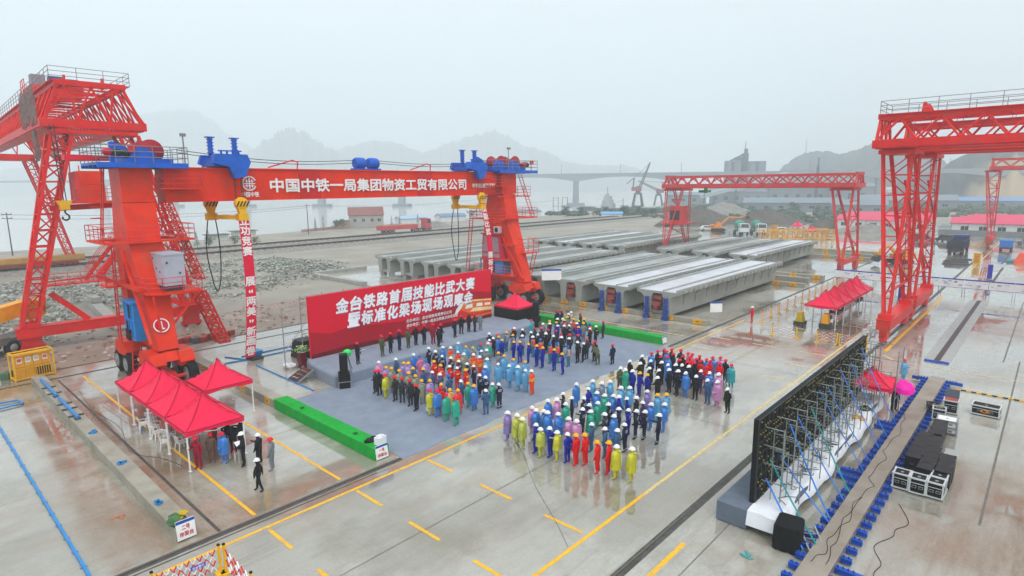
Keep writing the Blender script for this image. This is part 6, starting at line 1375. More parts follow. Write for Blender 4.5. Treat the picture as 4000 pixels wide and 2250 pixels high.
# concrete mixer trucks
def mixer(a, b, rz, label):
    R = thing('mixer_truck', label, 'mixer truck', (a, b, 0), rz, 'white and green mixer trucks'); m = MB(); m.bb((-5.5, -.45, .7), (2.4, .45, 1.05)); m.build('chassis', DGREY, R); cab(R, .6, 2.7, 2.4, .9, 3.2, mat('mixer_cab_white', 'D8E0E2', .4), .15)
    m = MB(); m.lathe([(.5, -2.6), (.9, -2.2), (1.35, -.8), (1.4, .6), (1.0, 2.0), (.7, 2.3), (0, 2.3)], (-2.6, 0, 2.6), 18, 0, Matrix.Rotation(math.pi/2+.22, 3, 'Y')); m.build('drum', mat('mixer_drum_green', '3C8A74', .45, dirt='7A9088'), R)
    m = MB(); m.bar((-4.6, -.9, 1.0), (-4.9, -.5, 2.6), .18); m.bar((-4.6, .9, 1.0), (-4.9, .5, 2.6), .18); m.taper((-5.2, 0, 2.2), (-5.4, 0, 3.9), .5, .7, .9, 1.0); m.bb((-.4, -.9, 1.0), (.1, .9, 2.6)); m.build('hopper', mat('mixer_frame_green', '2E6A5A', .5), R); wheels(R, [(x, s*1.0) for x in (-4.6, -3.3, 1.7) for s in (-1, 1)], .5, .4)
mixer(169, 66.2, -2.5, 'white cabbed mixer truck with green drum, left one of the pair'); mixer(170.6, 62.0, -2.5, 'white cabbed mixer truck with green drum, right one of the pair')
def car(a, b, rz, label, cat, m, pick=False, suv=False):
    R = thing('pickup_truck' if pick else 'parked_car', label, cat, (a, b, 0), rz); L = 4.7; h = 1.5 if not suv else 1.75; c = MB()
    if pick: prof = [(-2.5, .4), (2.5, .4), (2.5, .95), (1.5, 1.05), (.9, 1.75), (-.5, 1.75), (-.6, 1.0), (-2.5, 1.0)]
    else: prof = [(-2.3, .35), (2.3, .35), (2.3, .8), (1.3, .95), (.7, h), (-1.4 if not suv else -1.9, h), (-2.1, .98), (-2.3, .9)]
    c.prism(prof, 1.8, lambda x, z, d: (x, -.9+d, z)); c.build('body', m, R); g = MB()
    x0 = -.45 if pick else -1.6
    for s in (-1, 1): g.add([(x0, s*.91, 1.05), (1.1, s*.91, 1.05), (.7, s*.91, h-.1 if not pick else 1.65), (x0+.2, s*.91, h-.1 if not pick else 1.65)], [(0, 1, 2, 3)])
    g.add([(1.28, -.8, 1.0), (1.28, .8, 1.0), (.76, .75, h-.04 if not pick else 1.7), (.76, -.75, h-.04 if not pick else 1.7)], [(0, 1, 2, 3)]); g.build('window', GLASS, R); wheels(R, [(x, s*.8) for x in (-1.5, 1.5) for s in (-1, 1)], .34, .24)
CW = mat('car_white', 'E0E2E4', .3, var=.03)
car(178, 80.5, -.9, 'white car parked left of the orange excavator', 'car', CW); car(178.8, 59.6, 2.6, 'white van like car parked right of the mixer trucks', 'car', CW, suv=True); car(201.5, 61, 2.8, 'pale grey pickup truck parked far behind the mixer trucks', 'pickup truck', mat('pickup_grey', 'C4CACC', .4), pick=True); car(190, 98, -.6, 'far white car under the mid gantry operator cabin', 'car', CW)
car(176, 24, -1.6, 'dark car parked near the pink roofed cabins', 'car', mat('car_dark', '3A3E44', .35), suv=True); car(176, 19.6, 1.0, 'dark small van beside the cyclist', 'van', mat('van_dark', '44484A', .4), suv=True); car(178, 4.5, 1.6, 'grey car by the low boundary wall', 'car', mat('car_grey', '8A9094', .35))
R = thing('light_truck', 'small truck with bright blue tarpaulin seen from behind', 'truck', (158, 7.5, 0), 0.0); m = MB(); m.bb((0, -1.0, .9), (3.6, 1.0, 2.3)); m.build('tarpaulin', mat('tarp_blue', '2A78C8', .5), R); m = MB(); m.bb((-.1, -.95, .55), (5, .95, .9)); m.build('chassis', DGREY, R); cab(R, 3.8, 5.3, 1.9, .6, 2.2, mat('cab_grey', '5C6670', .4)); wheels(R, [(x, s*.85) for x in (.9, 4.5) for s in (-1, 1)], .4, .3)
def excavator(a, b, rz, hexc, label, arm=((0, 1.9), (2.6, 4.4), (5.6, 4.2), (7.4, 4.8))):
    Y_ = mat('excavator_'+hexc, hexc, .5, dirt='8A7A60'); R = thing('excavator', label, 'excavator', (a, b, 0), rz, 'excavators by the soil heaps'); m = MB()
    for s in (-1, 1): m.prism([(-1.8, .1), (1.8, .1), (2.0, .45), (1.7, .85), (-1.7, .85), (-2.0, .45)], .55, lambda x, z, d, s=s: (x, s*1.05-.27+d, z))
    m.build('track', TY, R); m = MB(); m.bb((-2.2, -1.2, 1.0), (.9, 1.2, 1.75)); m.bb((-2.3, -1.2, 1.1), (-1.2, 1.2, 2.1)); m.build('body', Y_, R); c = MB(); c.prism([(-.4, 1.1), (1.1, 1.1), (1.1, 1.9), (.6, 2.8), (-.4, 2.8)], 1.0, lambda x, z, d: (x, .2+d, z)); k = c.build('cab', Y_, R); c = MB(); c.bb((-.2, 1.2, 1.8), (.6, 1.22, 2.6)); c.build('window', GLASS, k)
    m = MB(); 
    for p, q in zip(arm[:-1], arm[1:]): m.taper((p[0]+.4, -.2, p[1]), (q[0]+.4, -.2, q[1]), .4, .6, .35, .45, up=(0, 1, 0))
    m.build('boom', Y_, R); e = arm[-1]; m = MB(); m.prism([(0, 0), (.9, -.2), (1.1, -.9), (.3, -1.2), (-.2, -.6)], 1.0, lambda x, z, d: (e[0]+.4+x, -.7+d, e[1]+z)); m.build('bucket', DGREY, R)
excavator(176.5, 76.5, -1.0, 'E89030', 'orange excavator with raised boom among the parked vehicles'); excavator(186, 98, -.4, 'D06058', 'hazy red excavator with folded arm left of the orange one', ((0, 1.9), (-1.5, 4.6), (2.6, 3.4), (4.2, 2.2)))
excavator(123.2, 20.2, 2.4, 'E8A020', 'yellow machine standing behind the tall gantry legs', ((0, 1.9), (1.6, 3.2), (2.8, 2.6), (3.2, 1.6)))
R = thing('dump_cart', 'small red brown machine beside the white van like car', 'machine', (171, 60.4, 0), .4); m = MB(); m.bb((-1.6, -.8, .6), (1.6, .8, 1.3)); m.bb((.6, -.7, 1.3), (1.5, .7, 2.0)); m.build('body', mat('machine_red_brown', 'A0604A', .6), R); wheels(R, [(x, s*.7) for x in (-1, 1) for s in (-1, 1)], .4, .3)
m = MB(); m.bb((173.6, 58.4, 0), (174.8, 59.8, 2.6)); m.bb((173.5, 58.3, 2.6), (174.9, 59.9, 2.7)); m.solo('yellow_cabinet', mat('cabinet_ochre', 'D8A050', .6), 'ochre site toilet box by the white van like car', 'cabinet')
m = MB(); m.bb((128.9, 9.2, .1), (129.7, 10.2, 2.0)); m.bb((128.8, 9.1, 2.0), (129.8, 10.3, 2.1)); m.bb((128.88, 9.4, .5), (128.9, 10.0, 1.7), 1); m.solo('electric_cabinet', [YPATCH, mat('cabinet_door', 'C88A18', .5)], 'yellow electrical cabinet beside the crane rail past the posters', 'cabinet')
R = thing('tarpaulin_pile', 'orange red tarpaulin over materials at the right edge', 'covered pile', (138.6, 3.6, 0)); m = MB(); m.taper((0, 0, 0), (0, 0, 1.7), 3.2, 4.6, 1.8, 3.4); m.build('tarpaulin', mat('tarp_orange', 'E85838', .6), R); m = MB(); m.bb((-1.8, -2.5, 0), (1.8, 2.5, .35)); m.build('base', mat('tarp_teal', '4A8A90', .6), R)
R = thing('steel_basin', 'long bright blue steel trough at the right edge of the slab', 'trough', (112, .6, 0)); m = MB(); m.bb((-8, -1.5, .1), (8, 1.5, .9)); m.build('trough', PIPEBL, R); m = MB(); m.bb((-8, -1.6, .9), (8, -1.4, 1.0)); m.bb((-8, 1.4, .9), (8, 1.6, 1.0)); m.build('rim', CBLUE, R)
# yellow launching girder lying on the ground
R = thing('launching_girder', 'yellow lattice launching girder lying beyond the stored beams', 'launching girder', (163.2, 49.4, 0), -.72); LY = mat('girder_ochre', 'DDAA50', .6, dirt='A88A50'); L = 19
for s in (-1, 1):
    m = MB(); m.lattice([(-L/2, s*2.2-.4, .3), (-L/2, s*2.2+.4, .3), (-L/2, s*2.2, 2.4)], [(L/2, s*2.2-.4, .3), (L/2, s*2.2+.4, .3), (L/2, s*2.2, 2.4)], 14, .24, .12, zig=False); m.bar((-L/2, s*2.2, 2.45), (L/2, s*2.2, 2.45), .5, .2); m.build('truss', LY, R)
m = MB(); 
for x in (-L/2, 0, L/2): m.bar((x, -2.2, .4), (x, 2.2, .4), .25)
m.build('cross_beam', mat('girder_end_red', 'C04038', .5), R)
# steel debris on the wet road
for a, b, r_, L, lb in ((128, 12.4, -1.3, 3.8, 'dark steel beams lying on the wet road, nearest bundle'), (132, 12.8, -1.35, 3.6, 'dark steel beams lying on the wet road, middle bundle'), (136.5, 12.5, -1.25, 3.2, 'dark steel beams lying on the wet road, farthest bundle')):
    m = MB(); 
    for k in range(3): m.box((a+.35*k, b+.1*k, .1), (L, .16, .16), r_)
    m.solo('steel_beam', DGREY, lb, 'steel beams', 'steel beam bundles on the road')
# left edge: yellow crane truck, electrical cage, wagons
R = thing('crane_truck', 'yellow mobile crane with lowered boom at the left edge of the picture', 'mobile crane', (5.0, 66.2, 0), 0.55); m = MB(); m.bb((-7, -1.2, 1.0), (5.2, 1.2, 1.5)); m.bb((-7, -1.25, 1.5), (2, 1.25, 1.65)); m.build('chassis', mat('chassis_grey', '6A6660', .6, dirt='4A4238'), R)
m = MB(); m.taper((-7, 0, 2.5), (4.8, 0, 3.8), 1.3, 1.5, 1.0, 1.2, up=(0, 0, 1)); m.taper((4.6, 0, 3.5), (6.0, 0, 3.5), 1.1, 1.9, .9, 1.2, up=(0, 0, 1)); m.prism([(5.0, 4.0), (6.4, 4.4), (6.2, 2.8), (5.2, 2.6)], .9, lambda x, z, d: (x, -.45+d, z)); m.build('boom', mat('crane_yellow', 'F0A818', .4, dirt='B07818'), R)
m = MB(); m.bb((-6.5, -1.2, 1.7), (-2.4, 1.2, 3.0)); m.bb((-4.2, -1.3, 1.65), (-2.0, -.3, 2.9)); m.build('superstructure', mat('crane_yellow', 'F0A818', .4), R); m = MB()
for k in range(5): m.lathe([(.5, -.05), (.5, .05)], (5.7, -.4+.2*k, 3.3), 12, 0, Matrix.Rotation(math.pi/2, 3, 'X'))
m.build('boom_sheave', mat('sheave_dark', '8A6420', .5), R); wheels(R, [(x, s*1.05) for x in (-5, -3.6, 2.2, 3.8) for s in (-1, 1)], .66, .45)
R = thing('electric_cage', 'yellow caged electrical cabinet with warning notices at the left edge', 'electrical cabinet', (7.4, 57.2, 0), .12); m = MB()
for x in (-1.25, 1.25):
    for y in (-.55, .55): m.bar((x, y, 0), (x, y, 2.05), .08)
for z in (.12, 2.05): 
    for y in (-.55, .55): m.bar((-1.25, y, z), (1.25, y, z), .08)
    for x in (-1.25, 1.25): m.bar((x, -.55, z), (x, .55, z), .08)
for i in range(8): m.bar((.1+.15*i, -.56, .1), (.1+.15*i, -.56, .95), .035)
m.bar((-1.25, -.55, .95), (1.25, -.55, .95), .05); m.build('cage', YEL, R)
m = MB(); m.bb((-1.1, -.35, .1), (1.1, .4, 1.85)); m.bb((-1.12, -.4, 1.85), (1.12, .45, 1.95)); 
for x in (-.55, 0, .55): m.bb((x-.01, -.36, .15), (x+.01, -.35, 1.8), 1)
m.bb((-1.1, -.36, .95), (1.1, -.35, .98), 1); m.bb((.1, -.37, .2), (1.05, -.36, .8), 2); m.build('cabinet', [mat('cabinet_yellow', 'E8A828', .5), mat('cabinet_seam', 'A87818', .5), mat('cabinet_dark', '4A3818', .6)], R)
m = MB()
for x, k in ((-.85, 0), (-.3, 1), (.2, 1), (.75, 0)): m.bb((x-.17, -.372, 1.3), (x+.17, -.362, 1.72), 0); m.bb((x-.13, -.378, 1.42), (x+.13, -.373, 1.66), 2 if k == 0 else 1)
m.build('notice', [WHITE, mat('notice_grey', 'C8C0B8', .5), mat('notice_orange', 'E86018', .5)], R)
for i, (a0, a1, lb) in enumerate(((-12, 8, 'yellow ochre rail wagon on the far track, leftmost'), (9.5, 26.5, 'yellow ochre rail wagon on the far track next to the truss gantry'))):
    R = thing('rail_wagon', lb, 'rail wagon', ((a0+a1)/2, 131, .9), 0, 'rail wagons on the far track'); w_ = (a1-a0)/2; m = MB(); m.bb((-w_, -1.3, 1.0), (w_, 1.3, 1.9)); m.build('deck', mat('wagon_ochre', 'B88A48', .7, dirt='8A7050'), R); m = MB(); m.bb((-w_, -1.35, .75), (w_, -1.25, 1.05)); m.bb((-w_, 1.25, .75), (w_, 1.35, 1.05)); m.build('side_sill', mat('wagon_brown', '8A5A3A', .7), R); wheels(R, [(x, s*.72) for x in (-w_+1.5, -w_+3, w_-3, w_-1.5) for s in (-1, 1)], .42, .14)
m = MB(); random.seed(51)
for i in range(14): a = -12+i*1.5; m.box((a, 57.6+random.uniform(-.5, .6), .25), (random.uniform(.5, 1.2), random.uniform(.3, .6), .5), random.random(), random.choice((0, 1, 2)))
m.solo('scrap_pile', [mat('scrap_red', 'A03A38', .6), mat('scrap_grey', '585A5C', .6), mat('scrap_green', '4A6A50', .6)], 'row of red and grey scrap parts along the slab edge beside the yellow cage', 'scrap')
m = MB()
for i in range(9): a = 18.6+i*.55; m.box((a, 58.8+random.uniform(-.6, .5), .25), (random.uniform(.5, .9), random.uniform(.3, .7), .45), random.random(), random.choice((0, 0, 1)))
m.solo('scrap_pile', [mat('scrap_red', 'A03A38', .6), mat('scrap_grey', '585A5C', .6)], 'heap of red and grey machine parts by the crane tyre at the slab edge', 'scrap')
# harbour ------------------------------------------------------
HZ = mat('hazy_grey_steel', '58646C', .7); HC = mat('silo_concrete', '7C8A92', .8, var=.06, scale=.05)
def bridge():
    R = thing('road_bridge', 'long pale road bridge on tall piers crossing the hazy estuary', 'bridge', (402, 297, -2.8)); P = Vector((372, 372, 0)); Q = Vector((640, -60, 0)); P2 = P+(P-Q)*1.9
    d = MB(); d.bar((P2.x, P2.y, 23.3), (Q.x, Q.y, 23.3), 12, 1.6); u = (Q-P).normalized(); piers = [Vector((402, 297, 0))+u*76*k for k in range(-6, 5)]
    for c_ in piers:
        for k in range(10):
            t0, t1 = -38+7.6*k, -38+7.6*(k+1); h = lambda t: 1.4+3.8*(1-abs(t)/38)**2; a_, b_ = c_+u*t0, c_+u*t1; n_ = Vector((-u.y, u.x, 0))*3.5
            d.add([a_-n_+V(0, 0, 22.5-h(t0)), b_-n_+V(0, 0, 22.5-h(t1)), b_+n_+V(0, 0, 22.5-h(t1)), a_+n_+V(0, 0, 22.5-h(t0)), a_-n_+V(0, 0, 22.6), b_-n_+V(0, 0, 22.6), b_+n_+V(0, 0, 22.6), a_+n_+V(0, 0, 22.6)], [(0, 1, 2, 3), (0, 1, 5, 4), (2, 3, 7, 6)])
    d.world('deck', mat('bridge_concrete', '8A969C', .8, var=.05, scale=.05), R)
    for c_ in piers: p = MB(); p.taper((c_.x, c_.y, -3), (c_.x, c_.y, 18), 6.4, 5, 5, 4, up=(u.x, u.y, 0)); p.box((c_.x, c_.y, -1.6), (14, 11, 3), math.atan2(u.y, u.x)); p.world('pier', HC, R)
    l = MB()
    for k in range(30): c_ = P2.lerp(Q, k/30); l.tube((c_.x, c_.y, 24), (c_.x, c_.y, 32), .16, 4)
    l.world('lamp_post', HZ, R)
bridge()
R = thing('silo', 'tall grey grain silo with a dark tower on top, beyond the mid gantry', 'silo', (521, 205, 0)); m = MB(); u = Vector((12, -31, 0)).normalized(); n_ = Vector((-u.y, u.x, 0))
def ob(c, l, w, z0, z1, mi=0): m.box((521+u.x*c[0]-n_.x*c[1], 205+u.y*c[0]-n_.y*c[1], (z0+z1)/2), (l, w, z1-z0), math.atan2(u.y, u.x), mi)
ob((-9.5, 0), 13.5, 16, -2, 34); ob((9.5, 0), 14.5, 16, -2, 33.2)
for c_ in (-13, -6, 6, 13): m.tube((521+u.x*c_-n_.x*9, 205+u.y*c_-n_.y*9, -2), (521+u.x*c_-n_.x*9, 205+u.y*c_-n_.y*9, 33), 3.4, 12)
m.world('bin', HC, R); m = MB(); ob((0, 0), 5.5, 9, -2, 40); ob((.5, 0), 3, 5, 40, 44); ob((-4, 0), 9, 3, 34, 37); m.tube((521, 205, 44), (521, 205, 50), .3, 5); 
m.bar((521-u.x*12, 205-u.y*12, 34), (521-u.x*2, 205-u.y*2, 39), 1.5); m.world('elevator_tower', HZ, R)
for i, (a, b, r, h, lb) in enumerate(((587, 125.5, 4.4, 8, 'white storage tank with domed roof, left of three below the hill'), (588.5, 116.8, 4.2, 8, 'white storage tank with domed roof, middle of three below the hill'), (590.5, 107.8, 4.2, 8.4, 'white storage tank with domed roof, right of three below the hill'))):
    R = thing('storage_tank', lb, 'storage tank', (a, b, 2), 0, 'white storage tanks below the hill'); m = MB(); m.lathe([(r, 0), (r, h-1)], (0, 0, 0), 20); m.build('shell', mat('tank_white', 'E4E6E4', .6), R); m = MB(); m.lathe([(r+.1, h-1), (r*.7, h-.4), (0, h)], (0, 0, 0), 20); m.build('roof', mat('tank_white', 'E4E6E4', .6), R)
heap('far green bank carrying the white tanks', 600, 112, 60, 90, 3.2, mat('bank_green', '55624E', .95, var=.2), 9, 'earth_bank', 'earth bank')
def portal_crane(a, b, s, label, rz, boomel):
    R = thing('harbour_crane', label, 'harbour crane', (a, b, 1), rz, 'hazy harbour cranes on the quay'); m = MB(); 
    for x in (-3, 3):
        for y in (-3, 3): m.taper((x*s, y*s, 0), (x*.55*s, y*.55*s, 8*s), 1.0*s, 1.0*s, .8*s, .8*s)
    m.bb((-2.2*s, -2.2*s, 7.4*s), (2.2*s, 2.2*s, 8.4*s)); m.lathe([(1.6*s, 8.4*s), (1.2*s, 12.5*s)], (0, 0, 0), 10); m.build('portal', HZ, R); m = MB(); m.bb((-4*s, -1.5*s, 9.6*s), (2*s, 1.5*s, 12*s)); m.build('machinery_house', mat('crane_house_red', '9A5A64', .6), R)
    m = MB(); e = Vector((math.cos(boomel)*17*s, 0, 11*s+math.sin(boomel)*17*s)); m.lattice([(1.5*s, -.9*s, 11*s), (1.5*s, .9*s, 11*s), (.4*s, 0, 12.4*s)], [e+V(0, -.25, 0), e+V(0, .25, 0), e+V(-.3, 0, .4)], 10, .35*s, .2*s); m.bar((-3*s, 0, 12*s), (-2.6*s, 0, 17.5*s), .8*s); m.bar((-2.6*s, 0, 17.5*s), e, .2*s); m.bar((-2.6*s, 0, 17.5*s), (-7*s, 0, 14*s), .5*s); m.build('boom', HZ, R)
portal_crane(327, 194, 1.0, 'grey harbour crane with steep raised jib and red house', -.95, 1.15); portal_crane(349, 192, .85, 'grey harbour crane with low jib, right of the raised one', 2.1, .45)
R = thing('cargo_ship', 'hazy cargo ship moored below the harbour cranes', 'ship', (310, 205, -2.8), -1.35); m = MB()
prof = [(-16, 0), (14, 0), (17.5, 4.6), (16, 4.2), (8, 3.2), (-8, 3.2), (-10, 4.0), (-17, 4.0)]; m.prism(prof, 7, lambda x, z, d: (x, -3.5+d, z)); m.build('hull', mat('hull_dark', '4A5058', .6), R); m = MB(); m.bb((-3, -3, 3.2), (4, 3, 6)); m.bb((-2.4, -2.8, 6), (3, 2.8, 8.4)); m.bb((-1.6, -2.6, 8.4), (2, 2.6, 10.6)); m.bb((-1, -1, 10.6), (.6, 1, 12)); m.build('superstructure', mat('ship_white', 'A8AEB0', .6), R); m = MB(); m.tube((0, 0, 12), (0, 0, 16), .2, 5); m.tube((10, 0, 3), (10, 0, 9), .2, 5); m.bar((10, 0, 8), (4, 0, 6), .15); m.build('mast', HZ, R)
FAC = [('hazy grey factory hall below the silo', 425, 168, 44, 24, 9, -1.15), ('hazy grey factory hall right of the silo', 440, 132, 46, 22, 11, -1.1), ('dark harbour shed behind the cranes', 395, 196, 26, 14, 7, -1.0), ('pale warehouse with low gable behind the mid gantry leg', 318, 70, 22, 16, 4.2, -1.35), ('long grey warehouse behind the tall gantry legs', 380, 62, 44, 20, 5, -1.4), ('blue roofed warehouse at the foot of the right hill', 420, 32, 34, 14, 4, -1.5), ('low hazy warehouse under the mid gantry girder', 330, 104, 46, 18, 4.5, -1.25), ('tiny far office block beside the chimney', 430, 100, 24, 14, 12, -1.25)]
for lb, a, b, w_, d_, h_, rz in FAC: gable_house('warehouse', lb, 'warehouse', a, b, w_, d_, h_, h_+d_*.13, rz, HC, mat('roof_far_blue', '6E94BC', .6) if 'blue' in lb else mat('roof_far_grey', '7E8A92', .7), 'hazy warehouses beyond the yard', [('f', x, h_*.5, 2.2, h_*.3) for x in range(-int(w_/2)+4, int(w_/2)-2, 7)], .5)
R = thing('conveyor', 'long sloping conveyor gallery rising to the silo', 'conveyor', (415, 170, 0)); m = MB(); m.bar((380, 178, 6), (448, 146, 21), 2.4, 2.6); m.world('gallery', mat('gallery_pale', 'A8B4BA', .7), R); m = MB()
for t_ in (.15, .4, .65, .9): c_ = V(380, 178, 6).lerp(V(448, 146, 21), t_); m.bar((c_.x-1.5, c_.y, 0), (c_.x, c_.y, c_.z), .5); m.bar((c_.x+1.5, c_.y, 0), (c_.x, c_.y, c_.z), .5)
m.world('trestle', HZ, R)
R = thing('lattice_mast', 'thin lattice chimney mast behind the mid gantry', 'mast', (404.5, 113.4, 0)); m = MB(); m.lattice([(-.9, -.9, 0), (.9, -.9, 0), (.9, .9, 0), (-.9, .9, 0)], [(-.5, -.5, 25), (.5, -.5, 25), (.5, .5, 25), (-.5, .5, 25)], 12, .25, .12); m.build('tower', HZ, R); m = MB(); m.tube((0, 0, 0), (0, 0, 30), .45, 6); m.build('pipe', HZ, R)
R = thing('radio_mast', 'tiny radio mast on top of the right hill', 'mast', (1288, 386, 0)); hz_ = 14.2+.0497*1345; m = MB(); m.tube((0, 0, hz_-8), (0, 0, hz_+22), 1.2, 5, .4); m.build('tower', HZ, R)

# low scrub between the yard and the harbour
sc = MB(); random.seed(61)
for i in range(1500):
    a = random.uniform(228, 560); b = random.uniform(0, 190)
    if b > 190-(a-228)*.12 or (a < 300 and b < 40) : continue
    s_ = random.uniform(.8, 2.6); 
    for k in range(5): sc.ico((a+random.uniform(-s_, s_), b+random.uniform(-s_, s_), s_*.35), (s_*1.3, s_*1.2, s_*random.uniform(.6, 1.1)), random.choice((0, 1, 2)), .4)
tag(sc.build('undergrowth', [LEAF['dark'], LEAF['mid'], LEAF['grey']]), 'hazy dark scrub covering the flat land before the harbour and hills', 'scrub', kind='stuff')
m = MB()
for i in range(16): m.bar((49.72, 4.0-.28*i, .05), (49.72, 4.0-.28*(i+1), .05), .07, .07, i % 2)
m.solo('hazard_pole', [YEL, YBLK], 'yellow and black striped pole lying across the slab behind the clamps', 'pole')
# ---------------------------------------------------------------- people
CL = {k: mat('cloth_'+k, h, r, var=.1, scale=6, spec=.25) for k, h, r in (('black', '1A1B22', .8), ('charcoal', '34343A', .85), ('grey', '7E8288', .85), ('navy', '1C2240', .8), ('royal', '14249A', .75), ('steel', '3A5C86', .7), ('red', 'E0141C', .7), ('crimson', '94142E', .75), ('orange', 'F2521E', .7), ('olive', '55583E', .85), ('brown', '6A5248', .85), ('beige', 'C4B4A8', .8), ('rose', 'D87C9C', .75), ('teal', '2C7C96', .75), ('purple', '46305A', .8), ('khaki', '6A5C48', .85), ('jeans', '34507E', .85), ('dark', '1E2230', .85), ('pink', 'D8909C', .7))}
def stripe_mat(name, base, stripe, bands, back=True, leg=None, extra=None):
    m = mat(name, base, .75, var=.1, scale=6, spec=.25); n, l, b = nodes(m); src = b.inputs['Base Color'].links[0].from_socket
    t = n.new('ShaderNodeTexCoord'); s = n.new('ShaderNodeSeparateXYZ'); l.new(t.outputs['Object'], s.inputs[0])
    def cmp(sock, lo, hi):
        a = n.new('ShaderNodeMath'); a.operation = 'COMPARE'; l.new(sock, a.inputs[0]); a.inputs[1].default_value = (lo+hi)/2; a.inputs[2].default_value = (hi-lo)/2; return a.outputs[0]
    def op(o, p, q):
        a = n.new('ShaderNodeMath'); a.operation = o; l.new(p, a.inputs[0])
        if isinstance(q, (int, float)): a.inputs[1].default_value = q
        else: l.new(q, a.inputs[1])
        return a.outputs[0]
    f = None
    for lo, hi in bands:
        c_ = cmp(s.outputs[2], lo, hi); f = c_ if f is None else op('MAXIMUM', f, c_)
    if back: f = op('MULTIPLY', f, op('LESS_THAN', s.outputs[1], -.02)); f = op('MULTIPLY', f, cmp(s.outputs[0], -.135, .135))
    if leg:
        for lo, hi in leg: f = op('MAXIMUM', f, cmp(s.outputs[2], lo, hi))
    x = n.new('ShaderNodeMix'); x.data_type = 'RGBA'; l.new(f, x.inputs[0]); l.new(src, x.inputs[6]); x.inputs[7].default_value = lin(stripe); l.new(x.outputs[2], b.inputs['Base Color']); return m
WK = {'navy': stripe_mat('workwear_navy', '1A1E38', 'B8BCC0', [(1.22, 1.27), (1.31, 1.36)], True, [(.2, .25)]), 'royal': stripe_mat('workwear_royal', '16269A', 'C0C4C8', [(1.22, 1.27), (1.31, 1.36)]), 'charcoal': stripe_mat('workwear_charcoal', '38383E', 'B8BCC0', [(1.22, 1.27), (1.31, 1.36)]), 'black': stripe_mat('printed_black', '1A1B20', 'C8C8C8', [(1.28, 1.33)]),
      'red': stripe_mat('workwear_red', 'DC1818', 'F0C858', [(1.2, 1.3)], True), 'orange': stripe_mat('workwear_orange', 'F04A1C', 'F4B83C', [(1.0, 1.1), (1.14, 1.2)], False)}
RC = {k: mat('raincoat_'+k, h, .32, var=.12, scale=5, spec=.6, bump=.2) for k, h in (('blue', '3478C8'), ('sky', '58A0CC'), ('pink', 'C488B8'), ('lilac', 'A488C0'), ('purple', '8472B4'), ('yellow', 'C4C028'), ('lime', 'B2B84C'), ('khaki', '8A8C78'), ('green', '20A084'), ('teal', '30A0A8'), ('red', 'E0201C'), ('amber', 'E8A850'), ('steel', '3A6AA0'), ('grey', '7C8898'), ('black', '202228'))}
HT = {'W': mat('helmet_white', 'F0F0F0', .25, var=.02), 'Y': mat('helmet_yellow', 'F4B414', .25, var=.03), 'R': mat('helmet_red', 'DE1838', .25, var=.03), 'B': mat('helmet_blue', '2A62C4', .25, var=.03)}
VST = mat('vest_orange', 'F4502C', .6, var=.08); VSP = mat('vest_pale_pink', 'C8988C', .6, var=.08); VSK = mat('vest_rosy_grey', 'A08CA4', .6, var=.08)
HAIR = mat('hair_black', '15120F', .6); SHOE = mat('shoe_dark', '18181A', .6); SHOEW = mat('shoe_white', 'D8D8D8', .6); EYE = mat('eye_dark', '1A1210', .4); LIP = mat('lip', '9A4A44', .5)
